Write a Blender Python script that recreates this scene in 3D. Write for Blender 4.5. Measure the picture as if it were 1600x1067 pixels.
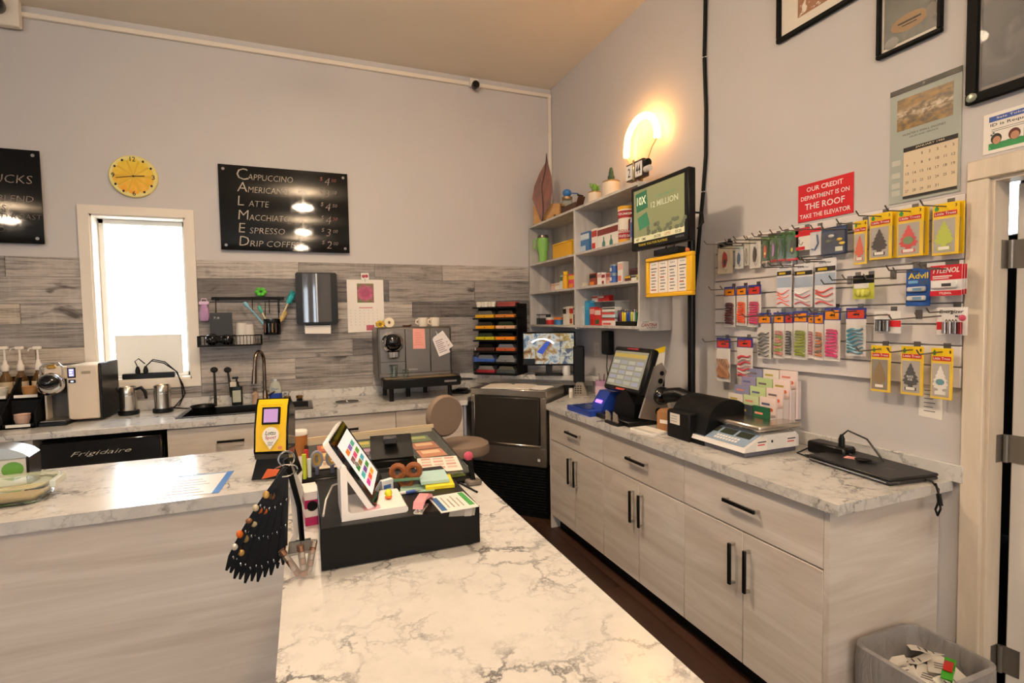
import bpy, bmesh, math, random
from mathutils import Matrix, Vector
random.seed(7)
for o in list(bpy.data.objects): bpy.data.objects.remove(o)
SC = bpy.context.scene; COL = SC.collection
pi = math.pi
# ---------------------------------------------------------------- camera, light, exposure
FPX, YAW, PITCH, ROLL, EYE = 815.05, .3784, -.0472, -.017, 1.5632
fw = Vector((math.sin(YAW)*math.cos(PITCH), math.cos(YAW)*math.cos(PITCH), math.sin(PITCH)))
rt = Vector((math.cos(YAW), -math.sin(YAW), 0)); up = rt.cross(fw)
rt, up = math.cos(ROLL)*rt+math.sin(ROLL)*up, -math.sin(ROLL)*rt+math.cos(ROLL)*up
CAMP = Vector((0, 0, EYE))
cd = bpy.data.cameras.new('camera'); cam = bpy.data.objects.new('camera', cd); COL.objects.link(cam)
m3 = Matrix((rt, up, -fw)).transposed().to_4x4(); m3.translation = CAMP; cam.matrix_world = m3
cd.sensor_width = 36; cd.lens = FPX/1600*36; cd.clip_start = .05; SC.camera = cam
SC.view_settings.view_transform = 'Standard'; SC.view_settings.look = 'None'
SC.view_settings.gamma = 1; SC.view_settings.use_curve_mapping = False
SC.view_settings.exposure = 0.36
W = bpy.data.worlds.new('overcast_sky'); SC.world = W; W.use_nodes = True
W.node_tree.nodes['Background'].inputs[0].default_value = (.80, .90, 1.0, 1)
W.node_tree.nodes['Background'].inputs[1].default_value = 11.0
LAMP_EMIT = 150; LAMP_COL = 'ffe4c4'
ARCH_EMIT = 20

def at(u, v, ax, val):
    """the point of the plane ax = val that lies at this place of the photograph (survey helper)"""
    d = fw+rt*(u-800)/FPX-up*(v-533.5)/FPX; i = 'xyz'.index(ax)
    return CAMP+d*((val-CAMP[i])/d[i])
# ---------------------------------------------------------------- materials
def lin(c):
    if isinstance(c, str):
        c = [int(c[i:i+2], 16)/255 for i in (0, 2, 4)]
    return tuple((x/12.92 if x <= .04045 else ((x+.055)/1.055)**2.4) for x in c)+(1,)
MATS = {}
def mat(col, rough=.5, metal=0, trans=0, emit=0, alpha=1, coat=0, ior=1.45, spec=.5):
    k = (col, rough, metal, trans, emit, alpha, coat, ior, spec)
    if k in MATS: return MATS[k]
    m = bpy.data.materials.new('paint_'+str(col)); m.use_nodes = True; b = m.node_tree.nodes['Principled BSDF']
    L = lin(col); b.inputs['Base Color'].default_value = L; b.inputs['Roughness'].default_value = rough
    b.inputs['Metallic'].default_value = metal; b.inputs['Transmission Weight'].default_value = trans
    b.inputs['IOR'].default_value = ior; b.inputs['Alpha'].default_value = alpha; b.inputs['Coat Weight'].default_value = coat
    b.inputs['Specular IOR Level'].default_value = spec
    if emit: b.inputs['Emission Color'].default_value = L; b.inputs['Emission Strength'].default_value = emit
    nt = m.node_tree     # a touch of uneven gloss so nothing is perfectly flat
    if not trans and not emit and alpha == 1:
        n = nt.nodes.new('ShaderNodeTexNoise'); n.inputs['Scale'].default_value = 40; n.inputs['Detail'].default_value = 3
        tc = nt.nodes.new('ShaderNodeTexCoord'); nt.links.new(tc.outputs['Object'], n.inputs['Vector'])
        mr = nt.nodes.new('ShaderNodeMapRange'); mr.inputs[3].default_value = max(0, rough-.05); mr.inputs[4].default_value = min(1, rough+.05)
        nt.links.new(n.outputs['Fac'], mr.inputs[0]); nt.links.new(mr.outputs[0], b.inputs['Roughness'])
    MATS[k] = m
    return m
class NT:
    """small node-tree builder"""
    def __init__(s, name):
        s.m = bpy.data.materials.new(name); s.m.use_nodes = True; s.t = s.m.node_tree
        s.b = s.t.nodes['Principled BSDF']
    def n(s, typ, **kw):
        o = s.t.nodes.new('ShaderNode'+typ)
        for k, v in kw.items():
            if k.startswith('i_'): o.inputs[k[2:].replace('_', ' ')].default_value = v
            else: setattr(o, k, v)
        return o
    def l(s, a, b): s.t.links.new(a, b)
    def coord(s, scale=(1, 1, 1), kind='Object', rnd=0):
        tc = s.n('TexCoord'); mp = s.n('Mapping'); mp.inputs['Scale'].default_value = scale
        s.l(tc.outputs[kind], mp.inputs['Vector'])
        if rnd:
            oi = s.n('ObjectInfo'); mu = s.n('Math', operation='MULTIPLY'); mu.inputs[1].default_value = rnd
            s.l(oi.outputs['Random'], mu.inputs[0]); s.l(mu.outputs[0], mp.inputs['Location'])
        return mp.outputs['Vector']
    def noise(s, vec, scale, detail=4, rough=.55, dist=0):
        o = s.n('TexNoise'); o.inputs['Scale'].default_value = scale; o.inputs['Detail'].default_value = detail
        o.inputs['Roughness'].default_value = rough; o.inputs['Distortion'].default_value = dist
        s.l(vec, o.inputs['Vector']); return o.outputs['Fac']
    def ramp(s, fac, stops):
        r = s.n('ValToRGB'); e = r.color_ramp.elements
        while len(e) < len(stops): e.new(.5)
        for el, (p, c) in zip(e, stops):
            el.position = p; el.color = lin(c) if isinstance(c, str) else (c, c, c, 1)
        s.l(fac, r.inputs['Fac']); return r.outputs['Color']
    def mix(s, fac, a, b, mode='MIX'):
        o = s.n('Mix', data_type='RGBA', blend_type=mode)
        for i, v in ((0, fac), (6, a), (7, b)):
            if hasattr(v, 'links'): s.l(v, o.inputs[i])
            else: o.inputs[i].default_value = v if i == 0 else (lin(v) if isinstance(v, str) else v)
        return o.outputs[2]
    def bump(s, h, strength=.2, dist=.01):
        o = s.n('Bump'); o.inputs['Strength'].default_value = strength; o.inputs['Distance'].default_value = dist
        s.l(h, o.inputs['Height']); s.l(o.outputs['Normal'], s.b.inputs['Normal'])
    def out(s, col, rough=.5, **kw):
        if hasattr(col, 'links'): s.l(col, s.b.inputs['Base Color'])
        else: s.b.inputs['Base Color'].default_value = lin(col)
        if hasattr(rough, 'links'): s.l(rough, s.b.inputs['Roughness'])
        else: s.b.inputs['Roughness'].default_value = rough
        for k, v in kw.items(): s.b.inputs[k.replace('_', ' ')].default_value = v
        return s.m
def wall_paint(name, col, bump=.12):
    t = NT(name); c = t.coord(); f = t.noise(c, 1.3, 3); g = t.noise(c, 260, 2)
    t.bump(g, bump, .003)
    return t.out(t.mix(t.ramp(f, [(.3, 0.0), (.7, 1.0)]), col, tuple(x*.96 for x in lin(col)[:3])+(1,)), .75)
M_WALL = wall_paint('painted_wall', 'cac6c5'); M_CEIL = wall_paint('painted_ceiling', 'f0e6d6', .3)
def marble(name):
    t = NT(name); c = t.coord()
    w = t.n('TexNoise'); w.inputs['Scale'].default_value = 6; w.inputs['Detail'].default_value = 9; w.inputs['Roughness'].default_value = .68; t.l(c, w.inputs['Vector'])
    va = t.n('VectorMath', operation='MULTIPLY_ADD'); va.inputs[1].default_value = (.30, .30, .30)
    t.l(w.outputs['Color'], va.inputs[0]); t.l(c, va.inputs[2])
    def vein(scale, width, mo):
        v = t.n('TexVoronoi', feature='DISTANCE_TO_EDGE'); v.inputs['Scale'].default_value = scale; t.l(va.outputs[0], v.inputs['Vector'])
        a = t.ramp(v.outputs['Distance'], [(0, 1.0), (width*.3, .75), (width, 0.0)])
        b = t.ramp(t.noise(c, mo, 5, .6), [(.47, 0.0), (.64, 1.0)])
        m = t.n('Math', operation='MULTIPLY'); t.l(a, m.inputs[0]); t.l(b, m.inputs[1]); return m.outputs[0]
    v1 = vein(7, .075, 4.6); v2 = vein(14, .11, 6)
    cloud = t.ramp(t.noise(c, 7, 8, .7), [(.45, 0.0), (.8, .42)])
    base = t.mix(cloud, 'd3d0cb', 'a8a4a0')
    h_ = t.n('Math', operation='MULTIPLY'); t.l(v2, h_.inputs[0]); h_.inputs[1].default_value = .55
    b2 = t.mix(h_.outputs[0], base, '777576'); m = t.n('Math', operation='MULTIPLY'); t.l(v1, m.inputs[0]); m.inputs[1].default_value = .95
    return t.out(t.mix(m.outputs[0], b2, '525154'), .17)
M_MARBLE = marble('marble_laminate')
def ash(name, light, dark, axis=0, rough=.45):
    t = NT(name); sc = [9, 9, 9]; sc[axis] = .9
    c = t.coord(tuple(sc), rnd=30); f = t.noise(c, 1.0, 6, .6, 1.2)
    sc2 = [90, 90, 90]; sc2[axis] = 3; g = t.noise(t.coord(tuple(sc2), rnd=30), 1.0, 3)
    k = t.coord((2.2, 2.2, 2.2), rnd=30); kn = t.ramp(t.noise(k, 1.0, 2, .5, 1.5), [(.66, 0.0), (.74, .45)])
    col = t.mix(t.ramp(f, [(.32, 0.0), (.68, 1.0)]), light, dark)
    col = t.mix(t.ramp(g, [(.35, .22), (.6, 0.0)]), col, dark); col = t.mix(kn, col, dark)
    t.bump(g, .08, .002)
    return t.out(col, rough)
M_ASH = ash('ash_laminate', 'e2dad1', 'c4b8ac'); M_ASHV = ash('ash_laminate_upright', 'e2dad1', 'c4b8ac', 2)
M_ASHY = ash('ash_laminate_end', 'e2dad1', 'c4b8ac', 1)
M_SHELF = ash('pale_shelf_laminate', 'd6d1cb', 'b5aea7', 2)
def plank_mat(name, light, mid, dark):
    t = NT(name); c = t.coord((2.6, 9, 9), rnd=50); f = t.noise(c, 1.0, 8, .7, 1.2)
    g = t.noise(t.coord((2.4, 55, 55), rnd=50), 1.0, 6, .7, .6)
    kn = t.ramp(t.noise(t.coord((3.5, 9, 9), rnd=50), 1.0, 3, .5, .6), [(.64, 0.0), (.74, 1.0)])
    saw = t.noise(t.coord((45, 3, 3), rnd=50), 1.0, 2)
    col = t.mix(t.ramp(f, [(.30, 0.0), (.72, 1.0)]), light, mid); col = t.mix(t.ramp(g, [(.36, .75), (.53, 0.0)]), col, dark)
    col = t.mix(t.ramp(saw, [(.5, 0.0), (.75, .25)]), col, light); col = t.mix(kn, col, dark)
    t.bump(g, .25, .004)
    return t.out(col, .6)
M_PLANK = [plank_mat('weathered_plank_pale', 'c9c1b9', '9d958e', '4f4945'), plank_mat('weathered_plank_grey', 'ada6a1', '7f7975', '3c3836'),
           plank_mat('weathered_plank_dark', '817b79', '565250', '2b2928'), plank_mat('weathered_plank_cream', 'd6cab9', 'ab9c8b', '54483e')]
def steel(name, col, rough, axis=0):
    t = NT(name); s = [260, 260, 260]; s[axis] = 2; g = t.noise(t.coord(tuple(s)), 1.0, 2); return t.out(col, t.ramp(g, [(.3, rough-.01), (.7, rough+.01)]), Metallic=1.0)
M_STEEL = steel('brushed_steel', 'd4cdc2', .26); M_DSTEEL = steel('dark_brushed_steel', '8b8782', .36)
M_CHROME = mat('dcdcdc', .06, 1); M_BLACK = mat('070707', .38, spec=.35); M_BLKM = mat('0a0a0a', .6, spec=.25); M_BLKG = mat('08080a', .08, coat=.5)
M_WHITE = mat('ece8e2', .4); M_PAPER = mat('efe9e0', .8); M_TRIM = mat('e9dfd0', .45); M_INK = mat('2a2826', .7); M_DGREY = mat('3a3a3c', .5)
M_GREY = mat('8d8b89', .5); M_CHALK = mat('b8ad9c', .9); M_GLASS = mat('f4fbf8', .02, trans=1, ior=1.45); M_YEL = mat('f6cf1a', .4); M_RED = mat('d3242b', .45)
M_FILM = mat('ffffff', .06, alpha=.05, spec=.8)
# ---------------------------------------------------------------- mesh toolkit
class MB:
    def __init__(s): s.v = []; s.f = []; s.s = []; s.T = Matrix()
    def tr(s, loc=(0, 0, 0), rx=0, ry=0, rz=0):
        s.T = Matrix.Translation(loc) @ Matrix.Rotation(rz, 4, 'Z') @ Matrix.Rotation(ry, 4, 'Y') @ Matrix.Rotation(rx, 4, 'X'); return s
    def add(s, vs, fs, smooth=False):
        n = len(s.v); s.v += [s.T @ Vector(p) for p in vs]; s.f += [[i+n for i in f] for f in fs]; s.s += [smooth]*len(fs); return s
    def box(s, x0, y0, z0, x1, y1, z1, b=0):
        if x0 > x1: x0, x1 = x1, x0
        if y0 > y1: y0, y1 = y1, y0
        if z0 > z1: z0, z1 = z1, z0
        if b <= 0:
            return s.add([(x, y, z) for z in (z0, z1) for y in (y0, y1) for x in (x0, x1)],
                         [(0, 2, 3, 1), (4, 5, 7, 6), (0, 1, 5, 4), (2, 6, 7, 3), (0, 4, 6, 2), (1, 3, 7, 5)])
        b = min(b, (x1-x0)*.45, (y1-y0)*.45, (z1-z0)*.45)
        vs = []; ix = {}
        for i in (0, 1):
            for j in (0, 1):
                for k in (0, 1):
                    X, Y, Z = (x0, x1)[i], (y0, y1)[j], (z0, z1)[k]
                    a, c, d = X+(b if i == 0 else -b), Y+(b if j == 0 else -b), Z+(b if k == 0 else -b)
                    for ax, p in enumerate(((X, c, d), (a, Y, d), (a, c, Z))):
                        ix[i, j, k, ax] = len(vs); vs.append(p)
        fs = []
        q = [(0, 0), (1, 0), (1, 1), (0, 1)]
        for i in (0, 1):
            fs.append([ix[i, a, c, 0] for a, c in q]); fs.append([ix[a, i, c, 1] for a, c in q]); fs.append([ix[a, c, i, 2] for a, c in q])
            for j in (0, 1):
                fs.append([ix[i, j, 0, 0], ix[i, j, 1, 0], ix[i, j, 1, 1], ix[i, j, 0, 1]])
                fs.append([ix[i, 0, j, 0], ix[i, 1, j, 0], ix[i, 1, j, 2], ix[i, 0, j, 2]])
                fs.append([ix[0, i, j, 1], ix[1, i, j, 1], ix[1, i, j, 2], ix[0, i, j, 2]])
                for k in (0, 1): fs.append([ix[i, j, k, 0], ix[i, j, k, 1], ix[i, j, k, 2]])
        return s.add(vs, fs)
    def lathe(s, prof, n=24, c=(0, 0, 0), axis='z', smooth=True, sx=1, sy=1):
        vs = []; fs = []; rows = []
        for r, z in prof:
            if r <= 1e-6: rows.append([len(vs)]*n); vs.append((0, 0, z))
            else:
                rows.append(list(range(len(vs), len(vs)+n)))
                vs += [(r*sx*math.cos(2*pi*k/n), r*sy*math.sin(2*pi*k/n), z) for k in range(n)]
        for a, b in zip(rows, rows[1:]):
            for k in range(n):
                q = [a[k], a[(k+1) % n], b[(k+1) % n], b[k]]; q = list(dict.fromkeys(q))
                if len(q) > 2: fs.append(q)
        mp = {'z': lambda p: p, 'x': lambda p: (p[2], p[0], p[1]), 'y': lambda p: (p[0], p[2], p[1])}[axis]
        return s.add([tuple(a+b for a, b in zip(mp(p), c)) for p in vs], fs, smooth)
    def cyl(s, c, r, h, n=20, axis='z', b=0, r2=None):
        r2 = r if r2 is None else r2
        pr = [(0, 0), (r, 0), (r2, h), (0, h)] if not b else [(0, 0), (r-b, 0), (r, b), (r2, h-b), (r2-b, h), (0, h)]
        return s.lathe(pr, n, c, axis)
    def sph(s, c, r, n=16, m=10, sc=(1, 1, 1)):
        vs = [(c[0], c[1], c[2]-r*sc[2])]; fs = []
        for j in range(1, m):
            t = -pi/2+pi*j/m
            vs += [(c[0]+r*sc[0]*math.cos(t)*math.cos(2*pi*k/n), c[1]+r*sc[1]*math.cos(t)*math.sin(2*pi*k/n), c[2]+r*sc[2]*math.sin(t)) for k in range(n)]
        vs.append((c[0], c[1], c[2]+r*sc[2])); last = len(vs)-1
        for k in range(n):
            fs.append([0, 1+(k+1) % n, 1+k]); fs.append([last, last-n+k, last-n+(k+1) % n])
            for j in range(m-2): a = 1+j*n; fs.append([a+k, a+(k+1) % n, a+n+(k+1) % n, a+n+k])
        return s.add(vs, fs, True)
    def tube(s, pts, r, n=8, closed=False, flat=1):
        P = [Vector(p) for p in pts]; N = len(P); vs = []; fs = []; prev = None
        for i in range(N):
            a = P[i-1] if (i > 0 or closed) else P[i]; b = P[(i+1) % N] if (i < N-1 or closed) else P[i]
            t = (b-a).normalized()
            if prev is None: x = t.orthogonal().normalized()
            else:
                x = prev-t*prev.dot(t); x = x.normalized() if x.length > 1e-6 else t.orthogonal().normalized()
            prev = x; y = t.cross(x); rr = r[i] if isinstance(r, (list, tuple)) else r
            vs += [P[i]+x*rr*math.cos(2*pi*k/n)+y*rr*flat*math.sin(2*pi*k/n) for k in range(n)]
        for i in range(N if closed else N-1):
            a = i*n; b = ((i+1) % N)*n
            for k in range(n): fs.append([a+k, a+(k+1) % n, b+(k+1) % n, b+k])
        if not closed: fs += [list(range(n))[::-1], list(range((N-1)*n, N*n))]
        return s.add(vs, fs, True)
    def prism(s, out, d0, d1, plane='xz', smooth=False):
        """outline extruded: plane xz along y, xy along z, yz along x"""
        n = len(out)
        f = {'xz': lambda a, b, d: (a, d, b), 'xy': lambda a, b, d: (a, b, d), 'yz': lambda a, b, d: (d, a, b)}[plane]
        s.add([f(a, b, d0) for a, b in out]+[f(a, b, d1) for a, b in out], [])
        k = len(s.v)-2*n
        s.f += [[k+i for i in range(n)], [k+n+i for i in range(n)][::-1]]; s.s += [False, False]
        s.f += [[k+i, k+(i+1) % n, k+n+(i+1) % n, k+n+i] for i in range(n)]; s.s += [smooth]*n
        return s
    def build(s, name, m, parent=None, label=None):
        me = bpy.data.meshes.new(name); me.from_pydata(s.v, [], s.f); me.validate()
        bm = bmesh.new(); bm.from_mesh(me); bmesh.ops.recalc_face_normals(bm, faces=bm.faces[:])
        bm.to_mesh(me); bm.free()
        if len(s.s) == len(me.polygons): me.polygons.foreach_set('use_smooth', s.s)
        me.set_sharp_from_angle(angle=.7)
        me.materials.append(m); o = bpy.data.objects.new(name, me); COL.objects.link(o)
        if parent is not None: o.parent = parent
        if label: o['label'] = label
        return o
def box(*a): return MB().box(*a)
def rr(w, h, r, n=4, cx=0, cz=0):
    p = []
    for (sx, sz, a0) in ((1, 1, 0), (-1, 1, 90), (-1, -1, 180), (1, -1, 270)):
        for k in range(n+1):
            a = math.radians(a0+90*k/n); p.append((cx+sx*(w/2-r)+r*math.cos(a), cz+sz*(h/2-r)+r*math.sin(a)))
    return p
def tag(o, label, cat, group=None):
    o['label'] = label; o['category'] = cat
    if group: o['group'] = group
    return o
def thing(name, label, cat, loc=(0, 0, 0), rz=0, group=None, rx=0, ry=0):
    o = bpy.data.objects.new(name, None); COL.objects.link(o); o.location = loc; o.rotation_euler = (rx, ry, rz); o.empty_display_size = .05
    return tag(o, label, cat, group)
def struct(name, label, cat='structure', mb=None, m=None, loc=(0, 0, 0), rz=0):
    if mb is None:
        o = bpy.data.objects.new(name, None); COL.objects.link(o)
    else: o = mb.build(name, m)
    o.location = loc; o.rotation_euler = (0, 0, rz); o['kind'] = 'structure'; tag(o, label, cat); return o
def dup(o, parent=None):
    c = o.copy(); COL.objects.link(c); c.parent = parent
    for ch in list(o.children): dup(ch, c)
    return c
TXT = []
def txt(s, parent, x, z, w, h, y, m, bold=0, shear=0, name='lettering', M=None, depth=.0006):
    """lettering fitted to the rectangle centred x, z (w None keeps the letters' own proportions, left aligned at x)"""
    TXT.append((s, parent, x, z, w, h, y, m, bold, shear, name, M, depth))
def flush_text():
    tmp = []
    for t in TXT:
        c = bpy.data.curves.new('lettering', 'FONT'); c.body = t[0]; c.size = 1; c.resolution_u = 2
        c.offset = t[8]; c.shear = t[9]; c.fill_mode = 'FRONT'
        o = bpy.data.objects.new('lettering_source', c); COL.objects.link(o); tmp.append(o)
    dg = bpy.context.evaluated_depsgraph_get(); dg.update()
    for o, (s, parent, x, z, w, h, y, m, bold, shear, name, M, depth) in zip(tmp, TXT):
        me = bpy.data.meshes.new_from_object(o.evaluated_get(dg)); me.name = name
        if not len(me.vertices): continue
        xs = [v.co.x for v in me.vertices]; ys = [v.co.y for v in me.vertices]
        x0, x1, y0, y1 = min(xs), max(xs), min(ys), max(ys)
        kz = h/max(1e-6, y1-y0); kx = kz if w is None else w/max(1e-6, x1-x0)
        for v in me.vertices:
            a = (v.co.x-x0)*kx+x if w is None else (v.co.x-(x0+x1)/2)*kx+x
            p = Vector((a, y, (v.co.y-(y0+y1)/2)*kz+z)); v.co = M @ p if M else p
        me.materials.clear(); me.materials.append(m)
        ob = bpy.data.objects.new(name, me); COL.objects.link(ob); ob.parent = parent
    for o in tmp:
        c = o.data; bpy.data.objects.remove(o); bpy.data.curves.remove(c)
def wrect(u0, v0, u1, v1, wall, off=0):
    """rectangle on the back or right wall seen at this pixel box -> location of its bottom centre, width, height"""
    um, vm = (u0+u1)/2, (v0+v1)/2
    if wall == 'R': ax, val, i = 'x', XR-off, 1
    else: ax, val, i = 'y', YB-off, 0
    a = at(u0, vm, ax, val); b = at(u1, vm, ax, val); t = at(um, v0, ax, val); d = at(um, v1, ax, val)
    c = at(um, vm, ax, val); c.z = d.z
    return c, abs(a[i]-b[i]), t.z-d.z
XR, YB, ZC, CEIL = 2.256, 4.58, .92, 3.72
RW = -pi/2      # rotation of things that face into the room from the right wall
# ================================================================ the room
XL, YF = -7.0, -8.0
# floor with dark boards in the walkway
fl = struct('floor', 'dark brown wood plank floor', 'floor', box(XL-.2, YF-.2, -.06, XR+2.4, YB+.2, -.004), mat('2a1d16', .5))
t = NT('dark_floor_board'); c = t.coord((14, 1.2, 14), rnd=40); f = t.noise(c, 1, 6, .6, .6); oi = t.n('ObjectInfo')
t.bump(f, .1, .003)
M_BOARD = t.out(t.mix(oi.outputs['Random'], t.mix(t.ramp(f, [(.3, 0.0), (.7, 1.0)]), '4a3226', '2b1c15'), t.mix(f, '38261d', '20150f')), .42)
y = -1.2
bw = .125
for i in range(10):
    x = .52+i*bw; y = -.6-random.random()
    while y < 3.9:
        y2 = min(y+1.05, 4.0); box(x+.001, y+.001, -.004, x+bw-.001, y2-.001, .0, .0).build('floor_board', M_BOARD, fl); y = y2
# back wall with the window opening
wx0, wx1, wz0, wz1 = -1.389, -.803, 1.14, 2.343
mb = MB(); TH = .22
mb.box(XL, YB, 0, wx0, YB+TH, CEIL); mb.box(wx1, YB, 0, XR+TH, YB+TH, CEIL); mb.box(wx0, YB, 0, wx1, YB+TH, wz0); mb.box(wx0, YB, wz1, wx1, YB+TH, CEIL)
wb = struct('wall_back', 'pale lilac grey painted wall with weathered wood planks along its lower half', 'wall', mb, M_WALL)
# right wall with the doorway
dy0, dy1, dz1 = .10, 1.095, 2.02; WT = .08
mb = MB(); mb.box(XR, dy1, 0, XR+WT, YB, CEIL); mb.box(XR, dy0, dz1, XR+WT, dy1, CEIL); mb.box(XR, YF-.2, 0, XR+WT, dy0, CEIL)
struct('wall_right', 'pale lilac grey painted wall behind the hanging packets and shelves', 'wall', mb, M_WALL)
# left wall, front wall with unseen shop windows added for cool daylight
mb = MB(); mb.box(XL-.2, YF, 0, XL, YB+.2, CEIL); struct('wall_left', 'pale painted wall at the far left of the shop', 'wall', mb, M_WALL)
mb = MB(); ww = [(-5.2, -4.0), (-1.6, -.4)]
mb.box(XL, YF-.2, 0, XR+.12, YF, .9); mb.box(XL, YF-.2, 2.6, XR+.12, YF, CEIL); xs = [XL]+[q for p in ww for q in p]+[XR+.12]
for a, b in zip(xs[::2], xs[1::2]): mb.box(a, YF-.2, .9, b, YF, 2.6)
struct('wall_front', 'pale painted wall with unseen shop windows added behind the viewer', 'wall', mb, M_WALL)
struct('ceiling', 'flat warm white ceiling', 'ceiling', box(XL-.2, YF-.2, CEIL, XR+.2, YB+.2, CEIL+.1), M_CEIL)
def portal(x0, x1, z0, z1, y, face):
    l = bpy.data.lights.new('window_portal', 'AREA'); l.shape = 'RECTANGLE'; l.size = x1-x0; l.size_y = z1-z0; l.cycles.is_portal = True
    o = bpy.data.objects.new('window_portal', l); COL.objects.link(o); o.location = ((x0+x1)/2, y, (z0+z1)/2); o.rotation_euler = (pi/2 if face > 0 else -pi/2, 0, 0)
portal(wx0, wx1, wz0, wz1, YB+.1, -1)
for a, b in ww: portal(a, b, .9, 2.6, YF-.1, 1)
# planks on the back wall
rows = [2.035, 1.895, 1.71, 1.57, 1.40, 1.26, 1.09, .92]
ro = [.3, 1.1, .6, .1, .9, .45, .2]
tx0, tx1 = -1.4538, -.7444
for k, (za, zb) in enumerate(zip(rows, rows[1:])):
    for (xa, xb) in ((-3.4, tx0), (tx1, 2.0)):
        x = xa - ro[k]*.0
        first = True
        while x < xb-.01:
            ln = random.uniform(.5, 1.25)*(ro[k]*.6+.4 if first else 1); first = False
            x2 = x+ln
            if xb-x2 < .25: x2 = xb
            left = xb <= tx0
            pick = random.choice([3, 3, 3, 0, 0, 1]) if left else random.choice([0, 0, 1, 1, 2] if k in (0, 3, 4, 5, 6) else [0, 1, 2, 2, 2])
            b = box(-(x2-x)/2+.0012, -.012-random.random()*.003, -(za-zb)/2+.0012, (x2-x)/2-.0012, 0, (za-zb)/2-.0012, .0015).build('plank', M_PLANK[pick], wb)
            b.location = ((x+x2)/2, YB, (za+zb)/2); x = x2
box(tx0, -.013, -.085, tx1, 0, .075).build('plank', M_PLANK[1], wb).location = (0, YB, .995)
# window: casing, sash, pane, board standing in its foot
w = struct('window_1', 'tall narrow window with cream casing, blown out by daylight', 'window')
tz0, tz1 = 1.079, 2.405
def casing(x0, x1, z0, z1, ix0, ix1, iz0, iz1, y, d, parent, nm='casing_board'):
    for out in ([(x0, z0), (ix0, iz0), (ix0, iz1), (x0, z1)], [(x1, z0), (x1, z1), (ix1, iz1), (ix1, iz0)],
                [(x0, z1), (ix0, iz1), (ix1, iz1), (x1, z1)], [(x0, z0), (x1, z0), (ix1, iz0), (ix0, iz0)]):
        MB().prism(out, y-d, y).build(nm, M_TRIM, parent)
casing(tx0, tx1, tz0, tz1, wx0, wx1, wz0, wz1, YB, .022, w)
mb = MB()
for a in ((wx0, wz0, wx0+.012, wz1), (wx1-.012, wz0, wx1, wz1), (wx0, wz0, wx1, wz0+.012), (wx0, wz1-.012, wx1, wz1)): mb.box(a[0], YB-.01, a[1], a[2], YB+.2, a[3])
mb.build('window_reveal', M_TRIM, w)
mb = MB(); e = .035
for a in ((wx0+.012, wz0+.012, wx0+.012+e, wz1-.012), (wx1-.012-e, wz0+.012, wx1-.012, wz1-.012), (wx0+.012, wz0+.012, wx1-.012, wz0+.012+e), (wx0+.012, wz1-.012-e, wx1-.012, wz1-.012)):
    mb.box(a[0], YB+.11, a[1], a[2], YB+.16, a[3], .004)
mb.build('sash', mat('efe9df', .4), w)
box(wx0+.04, YB+.13, wz0+.04, wx1-.04, YB+.134, wz1-.04).build('pane', mat('ffffff', 0.0, trans=1, ior=1.02), w)
t = NT('translucent_board'); tb_ = t.n('BsdfTranslucent'); tb_.inputs[0].default_value = lin('cfc6ba'); mx_ = t.n('MixShader'); mx_.inputs[0].default_value = .30
t.l(t.b.outputs[0], mx_.inputs[1]); t.l(tb_.outputs[0], mx_.inputs[2]); t.l(mx_.outputs[0], t.t.nodes['Material Output'].inputs[0]); M_TRANSL = t.out('d8d2c8', .7)
bd = box(wx0+.085, YB+.085, wz0+.035, wx1-.075, YB+.098, 1.475, .003).build('draught_board', M_TRANSL, w, 'pale board standing in the foot of the window')
# outside: bright ground beyond the window
struct('ground_outside', 'pale ground outside the window', 'ground', box(-30, YB+.3, -.5, 30, 40, -.45), mat('b9b6ae', .9))
# conduit
tr1 = struct('trim_1', 'cream cable conduit running below the ceiling and down the corner', 'trim')
box(-3.2, YB-.028, 3.635, XR-.002, YB, 3.668, .004).build('conduit_run', M_TRIM, tr1)
box(XR-.036, YB-.028, 2.2, XR-.003, YB, 3.64, .004).build('conduit_drop', M_TRIM, tr1)
# door on the right
d = struct('door_1', 'cream door casing with a pale hinged door standing open', 'door')
Mdc = ash('cream_door_casing', 'e6dac8', 'd2c3ae', 2)
ob = MB().box(XR-.022, dy1, 0, XR, dy1+.066, dz1-.001, .004).build('casing_board', Mdc, d)
MB().box(XR-.0222, dy0-.107, dz1, XR, dy1+.066, 2.09, .004).build('casing_board', Mdc, d)
MB().box(XR-.022, dy0-.107, 0, XR, dy0, dz1-.001, .004).build('casing_board', Mdc, d)
mb = MB(); mb.box(XR-.005, dy1-.012, 0, XR+WT+.003, dy1-.0002, dz1-.0002); mb.box(XR-.005, dy0, 0, XR+WT+.003, dy0+.012, dz1-.0002); mb.box(XR-.005, dy0+.0121, dz1-.012, XR+WT+.003, dy1-.0121, dz1-.0002)
mb.build('jamb', Mdc, d)
DH = (XR+WT+.008, dy1-.034, 0); DA = math.radians(7)
lf = MB().box(0, -.93, .01, .042, 0, dz1-.02, .003).box(-.004, -.8, .2, .046, -.14, .9, .003).box(-.004, -.8, 1.05, .046, -.14, 1.85, .003).build('door_leaf', mat('d9d3cb', .45), d)
lf.location = DH; lf.rotation_euler = (0, 0, DA)
for z in (.28, 1.06, 1.755):
    mb = MB(); mb.cyl((XR+WT-.004, dy1-.024, z-.05), .008, .1, 10); mb.box(XR+WT-.04, dy1-.0145, z-.05, XR+WT-.004, dy1-.0122, z+.05)
    mb.T = Matrix.Translation((DH[0], DH[1], z)) @ Matrix.Rotation(DA, 4, 'Z'); mb.box(-.0035, -.04, -.05, -.0005, .008, .05); mb.build('hinge', mat('9c958c', .35, .8), d)
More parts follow.
